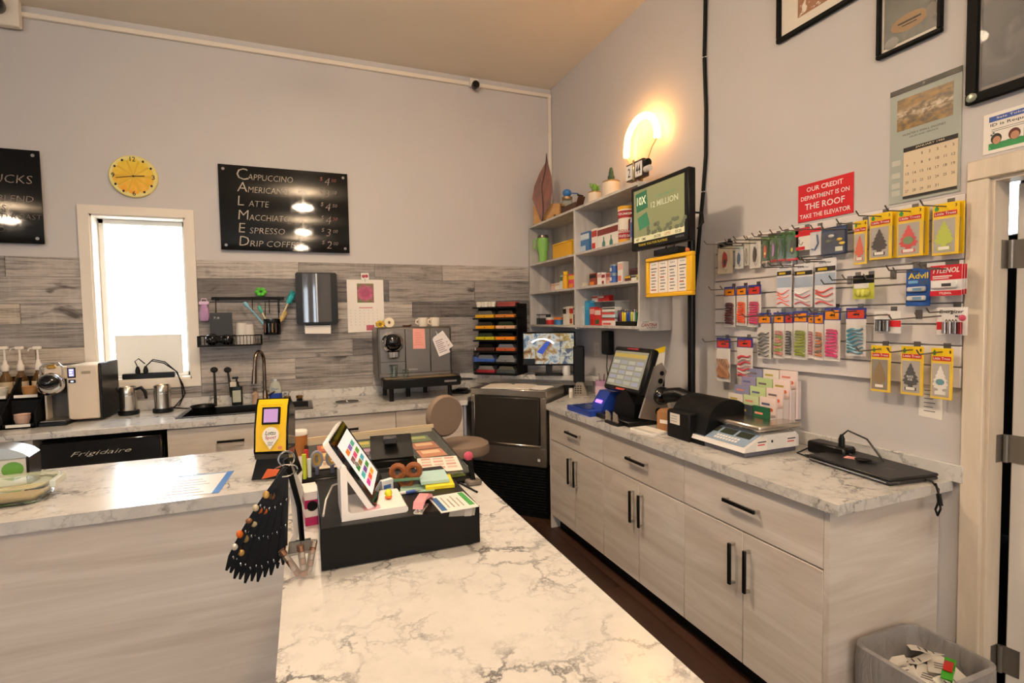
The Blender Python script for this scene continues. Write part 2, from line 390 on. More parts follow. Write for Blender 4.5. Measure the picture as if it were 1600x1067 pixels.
# the room beyond the door: dim walls
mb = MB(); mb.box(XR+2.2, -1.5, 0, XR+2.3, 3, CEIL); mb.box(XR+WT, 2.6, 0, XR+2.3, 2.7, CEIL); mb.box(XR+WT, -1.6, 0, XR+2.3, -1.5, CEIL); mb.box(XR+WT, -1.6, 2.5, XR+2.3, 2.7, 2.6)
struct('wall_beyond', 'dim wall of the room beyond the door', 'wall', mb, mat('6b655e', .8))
tl = thing('tube_lamp', 'bright white tube lamp glimpsed through the open doorway', 'lamp', at(1579, 312, 'x', XR+.7))
box(-.02, -.045, -.16, .0, .045, .16, .004).build('housing', M_WHITE, tl); MB().cyl((-.035, 0, -.15), .025, .3, 12).build('tube', mat('f3fbff', .5, emit=14), tl)
# ceiling lamps of the shop
def ceiling_lamp(x, y, label):
    o = thing('ceiling_lamp', label, 'lamp', (x, y, CEIL), group='round ceiling lamps')
    MB().lathe([(0, 0), (.07, 0), (.07, -.02), (.012, -.03), (.012, -.25), (0, -.25)], 24).build('stem', M_WHITE, o)
    MB().sph((0, 0, -.26), .16, 28, 12, (1, 1, .28)).build('glass_bowl', mat(LAMP_COL, .4, emit=LAMP_EMIT), o); MB().lathe([(.163, -.255), (.168, -.26), (.163, -.265)], 32).build('rim', M_CHROME, o)
for x, y, n in ((.1, 2.35, 'nearest the back wall'), (.05, -.45, 'above the viewer'), (.05, -3.1, 'second behind the viewer'), (.0, -5.7, 'furthest behind the viewer'),
             (-4.9, -3.1, 'far behind at the left')):
    ceiling_lamp(x, y, 'round white ceiling lamp '+n)
# ================================================================ back wall things
def chalkboard(u0, v0, u1, v1, label):
    if u0 is None: c, w, h = Vector((-2.115, 0, 2.118)), .95, .63
    else: c, w, h = wrect(u0, v0, u1, v1, 'B', .02)
    o = thing('chalkboard', label, 'chalkboard', (c.x, YB-.03, c.z))
    box(-w/2, -.004, 0, w/2, .004, h, .001).build('board', mat('060607', .035), o)
    for sx in (-1, 1):
        for z in (.035, h-.035):
            MB().cyl((sx*(w/2-.035), -.010, z), .011, .024, 14, 'y').build('standoff_screw', M_CHROME, o)
    return o, w, h
o, w, h = chalkboard(348, 265, 548, 393, 'glossy black chalkboard listing six coffee drinks and prices above the plank wall')
menu = [('C', 'APPUCCINO', '$4.00', .885), ('A', 'MERICANO', '$3.50', .735), ('L', 'ATTE', '$4.50', .57), ('M', 'ACCHIATO', '$4.50', .405), ('E', 'SPRESSO', '$3.00', .25), ('D', 'RIP COFFEE', '$2.00', .095)]
chk = mat('a89f90', .9); chk2 = mat('8d7f76', .9)
for i, (a, b, p, z) in enumerate(menu):
    big = .072 if i else .088
    txt(a, o, -w/2+.125, z*h+.01, None, big, -.0048, chk, -.008, .1 if i else 0)
    wd = .036*len(b)
    txt(b, o, -w/2+.2+wd/2, z*h-.008, wd, .045, -.0048, chk, -.01, .15)
    txt(p[0], o, w/2-.215, z*h+.018, None, .035, -.0048, mat('9a5f58', .9) if i == 0 else chk2, -.01, .2)
    txt(p[1], o, w/2-.18, z*h, None, .06, -.0048, chk2, -.01, .2)
    txt(p[3:], o, w/2-.125, z*h+.012, None, .026, -.0048, mat('9a5f58', .9) if i in (0, 3) else chk2, -.01, .2)
o, w, h = chalkboard(None, 0, 0, 0, 'glossy black chalkboard cut off by the left edge of the picture')
for s_, x, z, ww_, hh in (('BEANS', -.08, .50, .3, .06), ('STARBUCKS', .20, .43, .46, .055), ('HOUSE BLEND', .22, .30, .42, .04), ('POUNDS', .16, .235, .24, .036), ('EVERGOOD ROAST', .24, .18, .46, .034), ('ESPRESSO', .12, .09, .3, .034), ('ROAST', .13, .045, .2, .03)):
    txt(s_, o, x, z*1.0, ww_, hh, -.0048, mat('6d645b', .9) if z < .25 else chk2, -.01, .12)
# lemon clock
cc = at(208.5, 275.5, 'y', YB-.02)
o = thing('wall_clock', 'round lemon slice wall clock with black numerals above the window', 'clock', (cc.x, YB, cc.z))
R = .15
MB().lathe([(0, 0), (R, 0), (R, -.018), (R-.006, -.024), (R-.02, -.022), (0, -.022)], 48, axis='y').build('case', mat('e8d98a', .45), o); MB().lathe([(0, -.0222), (R-.033, -.0222), (R-.033, -.0228), (0, -.0228)], 40, axis='y').build('dial', mat('e0b432', .45), o)
t = NT('lemon_flesh'); f = t.noise(t.coord((14, 14, 14)), 1.5, 5); tc = t.n('TexCoord'); sp = t.n('SeparateXYZ'); t.l(tc.outputs['Object'], sp.inputs[0])
mr = t.n('MapRange'); mr.inputs[1].default_value = -.12; mr.inputs[2].default_value = .12; t.l(sp.outputs[2], mr.inputs[0])
M_LEM = t.out(t.mix(t.ramp(f, [(.4, 0.0), (.6, .4)]), t.mix(mr.outputs[0], 'f0a51e', 'e8c928'), 'f3d75a'), .4)
for k in range(10):
    a0 = 2*pi*k/10; a1 = a0+2*pi/10
    g = .012; mid = (a0+a1)/2; cx, cz = g*math.cos(mid), g*math.sin(mid)
    out = [(cx, cz)]+[(cx+(R-.036)*math.cos(a0+.03+(a1-a0-.06)*q/6), cz+(R-.036)*math.sin(a0+.03+(a1-a0-.06)*q/6)) for q in range(7)]
    MB().prism(out, -.0235, -.021).build('lemon_segment', M_LEM, o)
blk = mat('1c1712', .5)
for s_, a in (('12', 90), ('3', 0), ('6', -90), ('9', 180)):
    txt(s_, o, .122*math.cos(math.radians(a)), .122*math.sin(math.radians(a)), None if 0 else (.034 if s_ == '12' else .02), .034, -.0245, blk, .01)
for k in range(12):
    if k % 3:
        a = 2*pi*k/12; MB().sph((.126*math.cos(a), -.024, .126*math.sin(a)), .0075, 10, 6, (1, .2, 1.2)).build('hour_pip', blk, o)
mb = MB(); mb.tube([(0, -.027, 0), (-.105, -.027, -.018)], .0022, 6); mb.build('minute_hand', blk, o)
MB().tube([(0, -.028, 0), (.07, -.028, .006)], .003, 6).build('hour_hand', blk, o); MB().cyl((0, -.03, 0), .006, .008, 10, 'y').build('pin', blk, o)
# cameras under the ceiling
def seccam(u, v, label, big):
    p = at(u, v, 'y', YB-.03); s = 1.7 if big else 1
    o = thing('security_camera', label, 'camera', (p.x, YB-.028, p.z))
    box(-.04*s, -.03*s, -.0*s if not big else -.065*s, .04*s, 0, .07*s, .006).build('junction_box', M_TRIM, o)
    MB().lathe([(0, 0), (.03*s, 0), (.034*s, -.02*s), (.034*s, -.05*s), (.026*s, -.06*s), (0, -.062*s)], 20, (0 if not big else -.026*s, -.028*s, 0), 'y').build('lens_dome', M_BLKG, o)
seccam(740, 137, 'small round black camera on the conduit near the corner', False); seccam(14, 18, 'black camera on a square cream box at the top left corner', True)
# rail with hooks, basket and cup
yw = YB-.015
def bx(u, v, y=yw): return at(u, v, 'y', y)
a, b = bx(331, 467), bx(444, 466); zr = (a.z+b.z)/2
o = thing('hanging_rail', 'thin black rail with hooks fixed to the plank wall beside the window', 'rail', (a.x, yw, zr))
L = b.x-a.x
box(0, -.03, -.01, L, -.022, .012, .002).build('bar', M_BLKM, o)
for q in (.04, L-.04): box(q-.012, -.024, -.012, q+.012, 0, .012).build('bracket', M_BLKM, o)
for q in (.03, .28, .40, .47): MB().tube([(q, -.022, .012), (q, -.036, .012), (q, -.036, -.10), (q, -.05, -.115), (q, -.062, -.1)], .003, 6).build('hook', M_BLKM, o)
RAIL = (a.x, zr)
a, b = bx(312, 541, yw-.06), bx(409, 541, yw-.06); bw_ = b.x-a.x
o = thing('wire_basket', 'shallow black wire basket on the wall holding cups and a dark pouch', 'basket', ((a.x+b.x)/2, yw-.004, a.z))
mb = MB(); hw = bw_/2
for z in (0, .075): mb.tube([(-hw, 0, z), (hw, 0, z), (hw, -.14, z), (-hw, -.14, z)], .004, 6, True)
mb.build('rim', M_BLKM, o)
mb = MB()
for k in range(19):
    x = -hw+bw_*k/18; mb.tube([(x, 0, .075), (x, 0, 0), (x, -.14, 0), (x, -.14, .075)], .0022, 5)
for k in range(1, 6):
    for sx in (-hw, hw): mb.tube([(sx, -.14*k/6, 0), (sx, -.14*k/6, .075)], .0022, 5)
mb.build('wires', M_BLKM, o); box(-hw, -.14, .0, hw, 0, .006).build('tray', M_BLKM, o); BZ = a.z+.006; BX = (a.x+b.x)/2
pb = bx(345, 500, yw-.07)
o = thing('pouch', 'dark grey paper pouch with a small pale print standing in the wire basket', 'pouch', (pb.x, yw-.05, BZ), .1)
pw = .155
MB().prism([(-pw/2, 0), (pw/2, 0), (pw/2*.96, .23), (-pw/2*.96, .23)], -.022, .022).build('bag', mat('26282b', .45), o); box(-pw/2*.96, -.008, .22, pw/2*.96, .008, .245).build('folded_top', mat('2e3033', .5), o)
txt('7.8', o, -.03, .205, .04, .016, -.0225, mat('c9c7c4', .6))
o = thing('binoculars_case', 'small black rounded clip gadget lying at the front of the wire basket', 'gadget', (pb.x-.01, yw-.105, BZ))
MB().sph((-.05, 0, .045), .045, 14, 8, (1, .7, 1)).sph((.05, 0, .04), .04, 14, 8, (1.2, .7, 1)).box(-.06, -.02, .02, .06, .02, .07, .01).build('body', M_BLKG, o)
for k, (dx, sc) in enumerate(((.075, 1), (.125, .92))):
    o = thing('plastic_cup', ('larger' if k == 0 else 'smaller')+' clear plastic cup standing upside down in the wire basket', 'cup', (BX+dx, yw-.06, BZ), group='clear cups in the basket')
    MB().lathe([(.046*sc, 0), (.048*sc, .006), (.036*sc, .165*sc), (0, .167*sc), (0, .163*sc), (.034*sc, .161*sc), (.044*sc, .006), (.046*sc, 0)], 24).build('cup_wall', mat('fbf6ee', .12, alpha=.45), o)
    MB().lathe([(.046*sc, 0), (.05*sc, .003), (.046*sc, .007)], 24).build('rim', mat('fbf6ee', .2, alpha=.7), o)
# cup with brushes hanging from rail
p = bx(426, 523, yw-.07)
o = thing('hanging_cup', 'black cup hanging from the rail with brushes standing in it', 'cup', (p.x, yw-.068, p.z))
MB().lathe([(0, 0), (.058, 0), (.062, .01), (.064, .125), (.060, .125), (.058, .012), (0, .01)], 28).build('cup_wall', M_BLKG, o)
MB().tube([(-.05, .0, .12), (-.045, .02, .26), (.045, .02, .26), (.05, 0, .12)], .003, 6).build('hanger', M_BLKM, o)
for k in range(4): MB().box(-.05+.025*k, -.0640, .02, -.043+.025*k, -.0632, .09).build('printed_stripe', mat(['7a4a2a', '3d5a72', '8a6a3a', '5a3030'][k], .5), o)
CUPX, CUPZ = p.x, p.z
def brush(name, label, top, bot, colh, colb, br, bl, fluff=True, mid=None):
    a, b = Vector(bot), Vector(top); o = thing(name, label, 'brush', a)
    dv = b-a
    MB().tube([(0, 0, 0), tuple(dv*.5+Vector((0, 0, .004))), tuple(dv)], [.008, .007, .006], 8).build('handle', mat(colh, .4), o)
    mb = MB(); d = dv.normalized()
    if fluff:
        rnd = random.Random(3)
        for k in range(160):
            t_ = rnd.random()*bl; v = Vector((rnd.gauss(0, 1), rnd.gauss(0, 1), rnd.gauss(0, 1))); v = (v-d*v.dot(d)).normalized()*br*rnd.uniform(.75, 1)
            q = dv-d*(bl-t_); mb.tube([tuple(q), tuple(q+v+d*.01)], [.0025, .001], 3)
        mb.tube([tuple(dv-d*bl), tuple(dv-d*bl*.5), tuple(dv)], [br*.5, br*.75, br*.4], 10)
    else: mb.tube([tuple(dv-d*bl), tuple(dv-d*bl*.6), tuple(dv-d*bl*.2), tuple(dv)], [br*.5, br, br, br*.6], 12)
    mb.build('bristle_head', mat(colb, .8), o)
ty = yw-.09
def bp(u, v, y=ty): return tuple(bx(u, v, y))
brush('bottle_brush', 'cream handled brush with a teal bristle head leaning from the black cup to the right', bp(459, 456), (CUPX+.02, yw-.07, CUPZ+.03), 'd8cba6', '2fa5a8', .032, .10)
brush('bottle_brush', 'slim brush with a pale blue handle leaning far left out of the black cup', bp(381, 472), (CUPX-.02, yw-.075, CUPZ+.03), '74b2c9', '7fb8cf', .014, .05, False)
brush('bottle_brush', 'short brush with a green tinted handle leaning left in the black cup', bp(404, 478), (CUPX-.01, yw-.06, CUPZ+.03), 'd9cda5', '4fae9a', .013, .06, False)
brush('bottle_brush', 'thick yellow foam brush inside the black cup', bp(447, 487), (CUPX+.01, yw-.06, CUPZ+.03), 'd6bf86', 'd9bf7c', .022, .09)
o = thing('flower_clip', 'bright green flower shaped clip on top of the hanging rail', 'clip', (bx(408, 462).x, yw-.03, zr+.012))
for k in range(6):
    a = 2*pi*k/6; MB().sph((.026*math.cos(a), 0, .04+.022*math.sin(a)), .018, 10, 6, (1, .4, .8)).build('petal', mat('4fb52f', .5), o)
MB().tube([(0, 0, 0), (0, 0, .04)], .004, 6).build('stem', mat('3a8a26', .5), o)
p = bx(321, 500)
o = thing('scrub_glove', 'lilac fabric scrubber hanging by a clip at the left end of the rail', 'scrubber', (bx(321, 500).x, yw-.03, bx(321, 503).z))
t = NT('lilac_fluff'); f = t.noise(t.coord((70, 70, 70)), 1, 3); t.bump(f, .6, .01); MLIL = t.out(t.mix(f, 'c39bc4', 'a47fa8'), .95)
MB().lathe([(0, 0), (.028, .01), (.034, .05), (.028, .1), (.02, .13), (0, .135)], 16, sy=.6).build('fabric_body', MLIL, o)
MB().box(-.034, -.012, .13, .034, .012, .155, .004).tube([(-.02, 0, .155), (-.015, 0, .175), (.015, 0, .175), (.02, 0, .155)], .004, 6).build('clip', mat('d7b9d8', .4), o)
# paper towel dispenser
c, w, h = wrect(463, 427, 527, 507, 'B', .08)
o = thing('towel_dispenser', 'black and smoked plastic paper towel dispenser on the plank wall', 'dispenser', (c.x, YB-.013, c.z))
D = .16
MB().prism([(-w/2, .015), (-w/2+.015, 0), (w/2-.015, 0), (w/2, .015), (w/2, h-.012), (w/2-.012, h), (-w/2+.012, h), (-w/2, h-.012)], -D+.02, 0).build('housing', M_BLACK, o)
mb = MB(); out = []
for k in range(13):
    a = -1+2*k/12; out.append((a*w*.34, -D+.02-.018*math.cos(a*1.3)))
out += [(w*.34, -D+.03), (-w*.34, -D+.03)]
mb.prism(out, .02, h-.01, 'xy', True); mb.build('smoked_cover', mat('4a4a4c', .12, coat=.6), o)
box(-.006, -D-.003, .02, .004, -D+.02, h-.01).build('cover_ridge', mat('b5b5b5', .2, .5), o)
box(-w*.30, -D+.03, -.006, w*.30, -D+.10, .012).build('slot_lip', M_BLKM, o)
MB().prism([(-w*.32, .01), (w*.32, .01), (w*.31, -.075), (-w*.31, -.07)], -D+.045, -D+.048).build('paper_towel', M_PAPER, o)
# flower calendar
c, w, h = wrect(543, 437, 600, 519, 'B', .015)
o = thing('wall_calendar', 'white calendar with a pink flower photo hanging on the plank wall', 'calendar', (c.x, YB-.0165, c.z))
MB().prism([(-w/2, 0), (w/2, .006), (w/2, h), (-w/2, h)], -.003, 0).build('page', M_PAPER, o)
t = NT('flower_photo'); f = t.noise(t.coord((60, 60, 60)), 1, 3); tc = t.n('TexCoord'); ln = t.n('VectorMath', operation='LENGTH'); t.l(tc.outputs['Object'], ln.inputs[0])
fl_ = t.ramp(ln.outputs['Value'], [(.03, 'a83a6b'), (.05, 'd4628f'), (.075, '5f7a35')]); fl_.node.color_ramp.interpolation = 'LINEAR'
MFLO = t.out(t.mix(t.ramp(f, [(.42, 0.0), (.6, 1.0)]), fl_, t.mix(f, '3d5a24', 'c2407e')), .5)
pb_ = box(-.068, -.0038, -.08, .068, -.003, .08).build('flower_photo', MFLO, o, 'pink flower photograph'); pb_.location = (0, 0, h*.745)
box(-.055, -.0038, h*.46, .055, -.003, h*.475).build('printed_month', mat('c2506f', .6), o)
mb = MB()
for r_ in range(6):
    for q in range(7): mb.box(-w*.42+q*w*.12, -.0036, h*(.41-r_*.055), -w*.42+q*w*.12+.006, -.003, h*(.41-r_*.055)+.007)
mb.build('day_numbers', mat('c9bdb4', .8), o)
box(w*.0, -.0038, .015, w*.22, -.003, .06).build('printed_logo', mat('b65a6c', .6), o)
o2 = thing('magnet_clip', 'small square clip with a red berry picture holding the flower calendar', 'clip', (c.x, YB-.021, c.z+h))
box(-.032, -.004, -.01, .032, 0, .055, .002).build('card', M_WHITE, o2); MB().sph((-.012, -.004, .028), .014, 10, 6, (1, .3, 1)).sph((.012, -.004, .03), .014, 10, 6, (1, .3, 1)).build('berry_print', mat('a33a4a', .4), o2)
MB().tube([(0, -.004, .015), (0, -.006, -.02)], .003, 6).build('wire', M_CHROME, o2)
# ================================================================ back counter
YC = 3.8915; BEND = [(1.165, YC), (1.205, 4.03), (1.74, 4.562)]
sx0, sx1, sy0, sy1 = -.80, .02, 4.06, 4.43
o = thing('back_worktop', 'long marble patterned worktop along the back wall with a sink set in it', 'worktop', (0, 0, 0))
mb = MB()
mb.box(-3.6, YC, .882, sx0, YB-.017, ZC, .003)
mb.prism([(sx1, YC), BEND[0], BEND[1], BEND[2], (sx1, 4.562)], .882, ZC, 'xy')
mb.box(sx0, YC, .882, sx1, sy0, ZC); mb.box(sx0, sy1, .882, sx1, YB-.017, ZC)
mb.build('slab', M_MARBLE, o); struct('trim_2', 'low marble patterned upstand behind the back worktop', 'trim', box(-3.6, YB-.034, ZC, 1.70, YB-.0162, .995, .002), M_MARBLE)
def cabfront(parent, name, x0, x1, z0, z1, m=None, y=0):
    return box(x0+.0015, y-.019, z0+.0015, x1-.0015, y, z1-.0015, .0015).build(name, m or M_ASH, parent)
def barhandle(parent, x0, z0, x1, z1, y=-.019, nm='handle'):
    mb = MB(); L = max(abs(x1-x0), abs(z1-z0)); hz = abs(x1-x0) > abs(z1-z0); e = .0075
    mb.box(x0-(0 if hz else e), y-.034, z0-(e if hz else 0), x1+(0 if hz else e), y-.024, z1+(e if hz else 0), .001)
    for q in (.03, .97):
        cx, cz = x0+(x1-x0)*q, z0+(z1-z0)*q; MB().box(cx-.0055, y-.024, cz-.0055, cx+.0055, y-.0002, cz+.0055).build('handle_post', mat('b5b0a8', .3, .8), parent)
    return mb.build(nm, M_BLACK, parent)
F = YC+.045
o = thing('base_cabinet', 'ash fronted sink cabinet to the right of the black fridge', 'cabinet', (-.10, F, 0))
box(-.745, .001, .1, .712, .6, .70).build('body', M_ASH, o); box(-.745, .001, .70, .712, .10, .88).build('front_rail', M_ASH, o); box(-.745, .06, 0, .712, .5, .1).build('plinth', M_BLKM, o)
dd = cabfront(o, 'drawer_front', -.745, -.018, .665, .872); barhandle(dd, -.46, .77, -.30, .77)
dd = cabfront(o, 'drawer_front', -.018, .712, .665, .872); barhandle(dd, .27, .775, .44, .775)
for xa, xb, hx in ((-.745, -.38, -.43), (-.38, -.018, -.33), (-.018, .35, .3), (.35, .712, .4)):
    dd = cabfront(o, 'door', xa, xb, .1, .662); barhandle(dd, hx, .42, hx, .6)
o = thing('base_cabinet', 'narrow ash drawer cabinet between the sink cabinet and the ice machine', 'cabinet', (.89, F, 0))
box(-.276, .001, .1, .245, .6, .88).build('body', M_ASH, o); box(-.276, .06, 0, .245, .5, .1).build('plinth', M_BLKM, o)
for z0, z1 in ((.525, .872), (.31, .522), (.1, .307)):
    dd = cabfront(o, 'drawer_front', -.276, .245, z0, z1); barhandle(dd, -.09, (z0+z1)/2, .07, (z0+z1)/2)
box(.247, -.03, 0, .268, .58, .88).build('end_panel', mat('8d93a0', .5), o, 'blue grey end panel')
o = thing('base_cabinet', 'ash cabinet left of the black fridge under the coffee machine', 'cabinet', (-2.3, F, 0))
box(-.8, .001, .1, .735, .6, .88).build('body', M_ASH, o); box(.737, -.02, 0, .775, .6, .88).build('end_panel', M_ASHV, o); box(-.8, .06, 0, .735, .5, .1).build('plinth', M_BLKM, o)
for xa, xb, hx in ((-.8, -.03, -.08), (-.03, .735, .02)):
    dd = cabfront(o, 'door', xa, xb, .1, .872); barhandle(dd, hx, .6, hx, .78)
o = thing('mini_fridge', 'black under counter fridge with a chrome script badge', 'fridge', (-1.185, F, 0))
box(-.315, .02, .05, .318, .58, .86, .006).build('body', M_BLKM, o); box(-.31, -.03, .06, .315, .018, .855, .01).build('door', M_BLKG, o)
for q in (-.26, .26): MB().cyl((q, .1, 0), .02, .05, 10).build('foot', M_BLKM, o)
txt('Frigidaire', o, -.005, .768, .31, .035, -.0308, mat('d2ccc0', .35, .3), -.008, .4, 'badge')
# sink
o = thing('sink', 'black drop-in kitchen sink with a ledge on its right', 'sink', (0, 0, 0))
mb = MB(); e = .02; zb_ = .74; sk = .02
mb.box(sx0-e, sy0-e, ZC+.0005, sx1+e, sy0+.012, ZC+.006); mb.box(sx0-e, sy1-.012, ZC+.0005, sx1+e, sy1+e, ZC+.006); mb.box(sx0-e, sy0+.012, ZC+.0005, sx0+.012, sy1-.012, ZC+.006); mb.box(sx1-.012, sy0+.012, ZC+.0005, sx1+e, sy1-.012, ZC+.006)
mb.build('rim', mat('3b3a38', .3, .6), o)
mb = MB(); mb.box(sx0+.002, sy0+.002, zb_, sx1-.002, sy1-.002, zb_+.01)
for a in ((sx0+.002, sy0+.002, sx0+.012, sy1-.002), (sx1-.012, sy0+.002, sx1-.002, sy1-.002), (sx0+.002, sy0+.002, sx1-.002, sy0+.012), (sx0+.002, sy1-.012, sx1-.002, sy1-.002)): mb.box(a[0], a[1], zb_, a[2], a[3], ZC+.001)
mb.build('basin', M_BLACK, o)
box(-.13, sy0+.012, zb_+.01, -.115, sy1-.012, ZC-.03).build('divider', M_BLACK, o); box(-.10, sy0+.015, ZC-.05, sx1-.014, sy1-.015, ZC-.035, .004).build('rinse_tray', mat('77746f', .35, .4), o)
p = at(311, 634, 'z', ZC); o = thing('bowl', 'black plastic bowl resting on the left rim of the sink', 'bowl', (-.70, 4.33, ZC-.06))
MB().lathe([(0, 0), (.05, 0), (.078, .095), (.074, .095), (.048, .006), (0, .006)], 28).build('bowl_wall', M_BLACK, o); MB().lathe([(.074, .09), (.085, .094), (.083, .101), (.074, .097)], 28).build('rim', M_BLACK, o)
p = bx(415, 628, 4.50)
o = thing('kitchen_tap', 'tall bronze steel gooseneck tap rising behind the sink', 'tap', (p.x, 4.49, ZC))
MB().lathe([(0, 0), (.028, 0), (.028, .01), (.02, .02), (.018, .1), (0, .1)], 20).build('tap_base', mat('8a7768', .22, 1), o)
mb = MB(); pts = [(0, 0, .08), (0, 0, .30)]
for k in range(11): a = pi*k/10; pts.append((-.028+.028*math.cos(a), -.05+.05*math.cos(a), .32+.09*math.sin(a)))
pts.append((-.06, -.10, .26)); mb.tube(pts, .013, 12); mb.build('spout', mat('8a7768', .22, 1), o)
MB().tube([(-.06, -.10, .275), (-.066, -.104, .17)], [.016, .019], 12).build('spray_head', mat('8a7768', .25, 1), o)
MB().tube([(.02, 0, .06), (.07, -.02, .09)], .006, 8).build('lever', mat('8a7768', .22, 1), o)
def dish_brush(u, vt, vb, y, label, lean=0):
    a = at(u, vb, 'y', y); b = at(u, vt, 'y', y); H = b.z-a.z
    o = thing('dish_brush', label, 'brush', (a.x, y, a.z), group='dish brushes at the sink')
    MB().tube([(0, 0, 0), (lean*.5, 0, H*.5), (lean, 0, H-.03)], [.011, .009, .007], 8).build('handle', mat('23211f', .5), o)
    MB().sph((lean, 0, H-.022), .026, 14, 8, (1, .8, .85)).build('bristle_head', mat('191817', .9), o)
dish_brush(337, 573, 634, sy1-.03, 'tall black dish brush standing at the left of the soap bottle'); dish_brush(362, 573, 620, sy1+.05, 'black dish brush half hidden behind the dark soap bottle', -.02)
p = at(371, 631, 'y', sy1+.03)
o = thing('soap_bottle', 'dark pump soap bottle with a pale label behind the sink', 'bottle', (p.x, 4.47, ZC))
MB().prism(rr(.075, .055, .012), 0, .15, 'xy').build('body', mat('1c201c', .15), o)
MB().lathe([(.02, .15), (.014, .165), (.014, .185), (0, .185)], 14).build('collar', M_BLACK, o); MB().cyl((0, 0, .18), .006, .03, 8).box(-.03, -.009, .205, .012, .009, .222, .003).build('pump_head', M_BLACK, o)
box(-.028, -.0285, .03, .028, -.0278, .12).build('label_patch', mat('b9bba6', .6), o); box(-.04, -.05, .152, .0, -.015, .185).build('paper_tag', mat('d9cdb8', .7), o)
o = thing('small_bottle', 'small clear bottle of amber soap left of the tap', 'bottle', (at(399, 626, 'y', 4.5).x, 4.505, ZC))
MB().lathe([(0, 0), (.024, 0), (.025, .01), (.025, .075), (.012, .09), (.012, .1), (0, .1)], 18).build('body', mat('d9b79a', .15, alpha=.75), o); MB().cyl((0, 0, .1), .013, .025, 12).build('cap', mat('6b5a4c', .4), o)
o = thing('dish_soap', 'clear squeeze bottle with blue and green label right of the tap', 'bottle', (at(431, 626, 'y', 4.5).x, 4.505, ZC))
MB().lathe([(0, 0), (.042, 0), (.046, .015), (.044, .07), (.046, .11), (.034, .15), (.022, .165), (0, .165)], 22, sy=.6).build('body', mat('d8dccb', .1, alpha=.6), o)
MB().lathe([(.047, .02), (.047, .045), (.0465, .075)], 22, sy=.62).build('label_band', mat('1f3f9a', .4), o); MB().lathe([(.046, .0), (.047, .02)], 22, sy=.62).build('green_band', mat('9fae3a', .4), o)
MB().cyl((0, 0, .165), .014, .02, 12).build('cap', mat('cfd6e0', .4), o); txt('Dawn', o, 0, .11, .05, .02, -.029, mat('20419a', .5))
for u, n in ((449, 'nearer the tap'), (468, 'further from the tap')):
    o = thing('brass_knob', 'round brass capped knob on the sink ledge '+n, 'knob', (at(u, 622, 'y', 4.49).x, 4.49, ZC), group='brass knobs on the sink ledge')
    MB().cyl((0, 0, 0), .022, .022, 16).build('stem', M_BLACK, o); MB().cyl((0, 0, .022), .026, .024, 18, b=.004).build('cap', mat('a67b42', .25, .9), o)
# ring of the waste chute
p = at(541, 625.5, 'z', ZC)
o = thing('waste_chute', 'round steel waste hole set in the back worktop', 'grommet', (p.x, p.y-.09, ZC))
MB().lathe([(.105, .0005), (.105, .004), (.098, .006), (.09, .0045), (.09, .001)], 36).build('ring', M_CHROME, o); MB().lathe([(0, .001), (.091, .0015)], 36).build('hole_shade_disc', mat('3c342c', .35, .8), o); MB().tube([(0, -.05, .003), (0, .06, .003)], .005, 6).build('bar', M_CHROME, o)  # flat dark disc coloured as the shade inside the open hole
# ---------------------------------------------------------------- espresso machine
ye = 4.20
o = thing('espresso_machine', 'wide dark steel espresso machine on black legs with a chrome dome', 'coffee machine', (.83, ye, ZC))
bz0, bz1, hwid = .20, .575, .30
box(-hwid, 0, bz0-.03, hwid, .335, bz1, .012).build('body', M_DSTEEL, o)
for xa, xb in ((-.285, -.085), (-.083, .118), (.12, .285)): box(xa, -.012, bz0+.006, xb, 0, bz1-.012, .004).build('front_panel', M_DSTEEL, o)
box(-.285, -.0145, .30, -.087, -.012, .303).build('panel_seam', M_BLKM, o)
hd = MB().lathe([(0, .0), (.075, 0), (.088, -.02), (.086, -.05), (.066, -.082), (.062, -.083)], 32, (-.19, -.012, .455), 'y').build('dome_ring', M_CHROME, o)
MB().lathe([(.066, -.075), (.05, -.105), (.025, -.118), (0, -.121)], 32, (-.19, -.012, .462), 'y').build('dome_glass', M_BLKG, o)
MB().lathe([(.05, 0), (.05, -.04), (.03, -.055), (0, -.056)], 20, (-.19, -.06, .385)).build('spout', M_CHROME, o)
box(-.28, -.13, .10, .34, .02, .175, .01).build('drip_tray', M_BLACK, o); box(-.262, -.12, .175, .30, -.005, .180).build('tray_grid', mat('a08a66', .35, .7), o); box(.20, -.1315, .13, .30, -.13, .145).build('badge', mat('a7a29b', .3, .8), o)
for x, y in ((-.215, -.09), (-.215, .28), (-.05, .1), (.13, .28), (.255, -.08), (-.02, .28)): MB().cyl((x, y, 0), .018, .175, 12).build('leg', M_BLACK, o)
txt('NESPRESSO', o, -.03, .235, .085, .012, -.0126, mat('d9d6d0', .3, .6), 0, 0, 'badge')
EB = (.83, ye, ZC)
for q, (x, y, r_, h_) in enumerate(((-.19, -.07, .034, .10), (-.10, -.085, .024, .06))):
    g = thing('glass_cup', ('tall' if q == 0 else 'short')+' clear glass standing on the drip tray under the chrome dome', 'glass', (EB[0]+x, EB[1]+y, EB[2]+.18))
    MB().lathe([(0, 0), (r_*.7, 0), (r_, h_), (r_-.002, h_), (r_*.7-.002, .005), (0, .005)], 20).build('glass_wall', M_GLASS, g); MB().lathe([(r_-.002, h_-.002), (r_+.0015, h_), (r_-.002, h_+.002)], 20).build('rim', M_GLASS, g)
g = thing('pink_note', 'pink paper note stuck on the front of the espresso machine', 'note', (EB[0]+.028, EB[1]-.0135, EB[2]+.40))
MB().prism([(-.05, 0), (.05, -.002), (.047, .16), (-.05, .163)], -.001, 0).build('note_paper', mat('f0a79b', .7), g)
mb = MB()
for k in range(6): mb.box(-.035, -.0016, .03+.019*k, .03-.01*(k % 3), -.001, .034+.019*k)
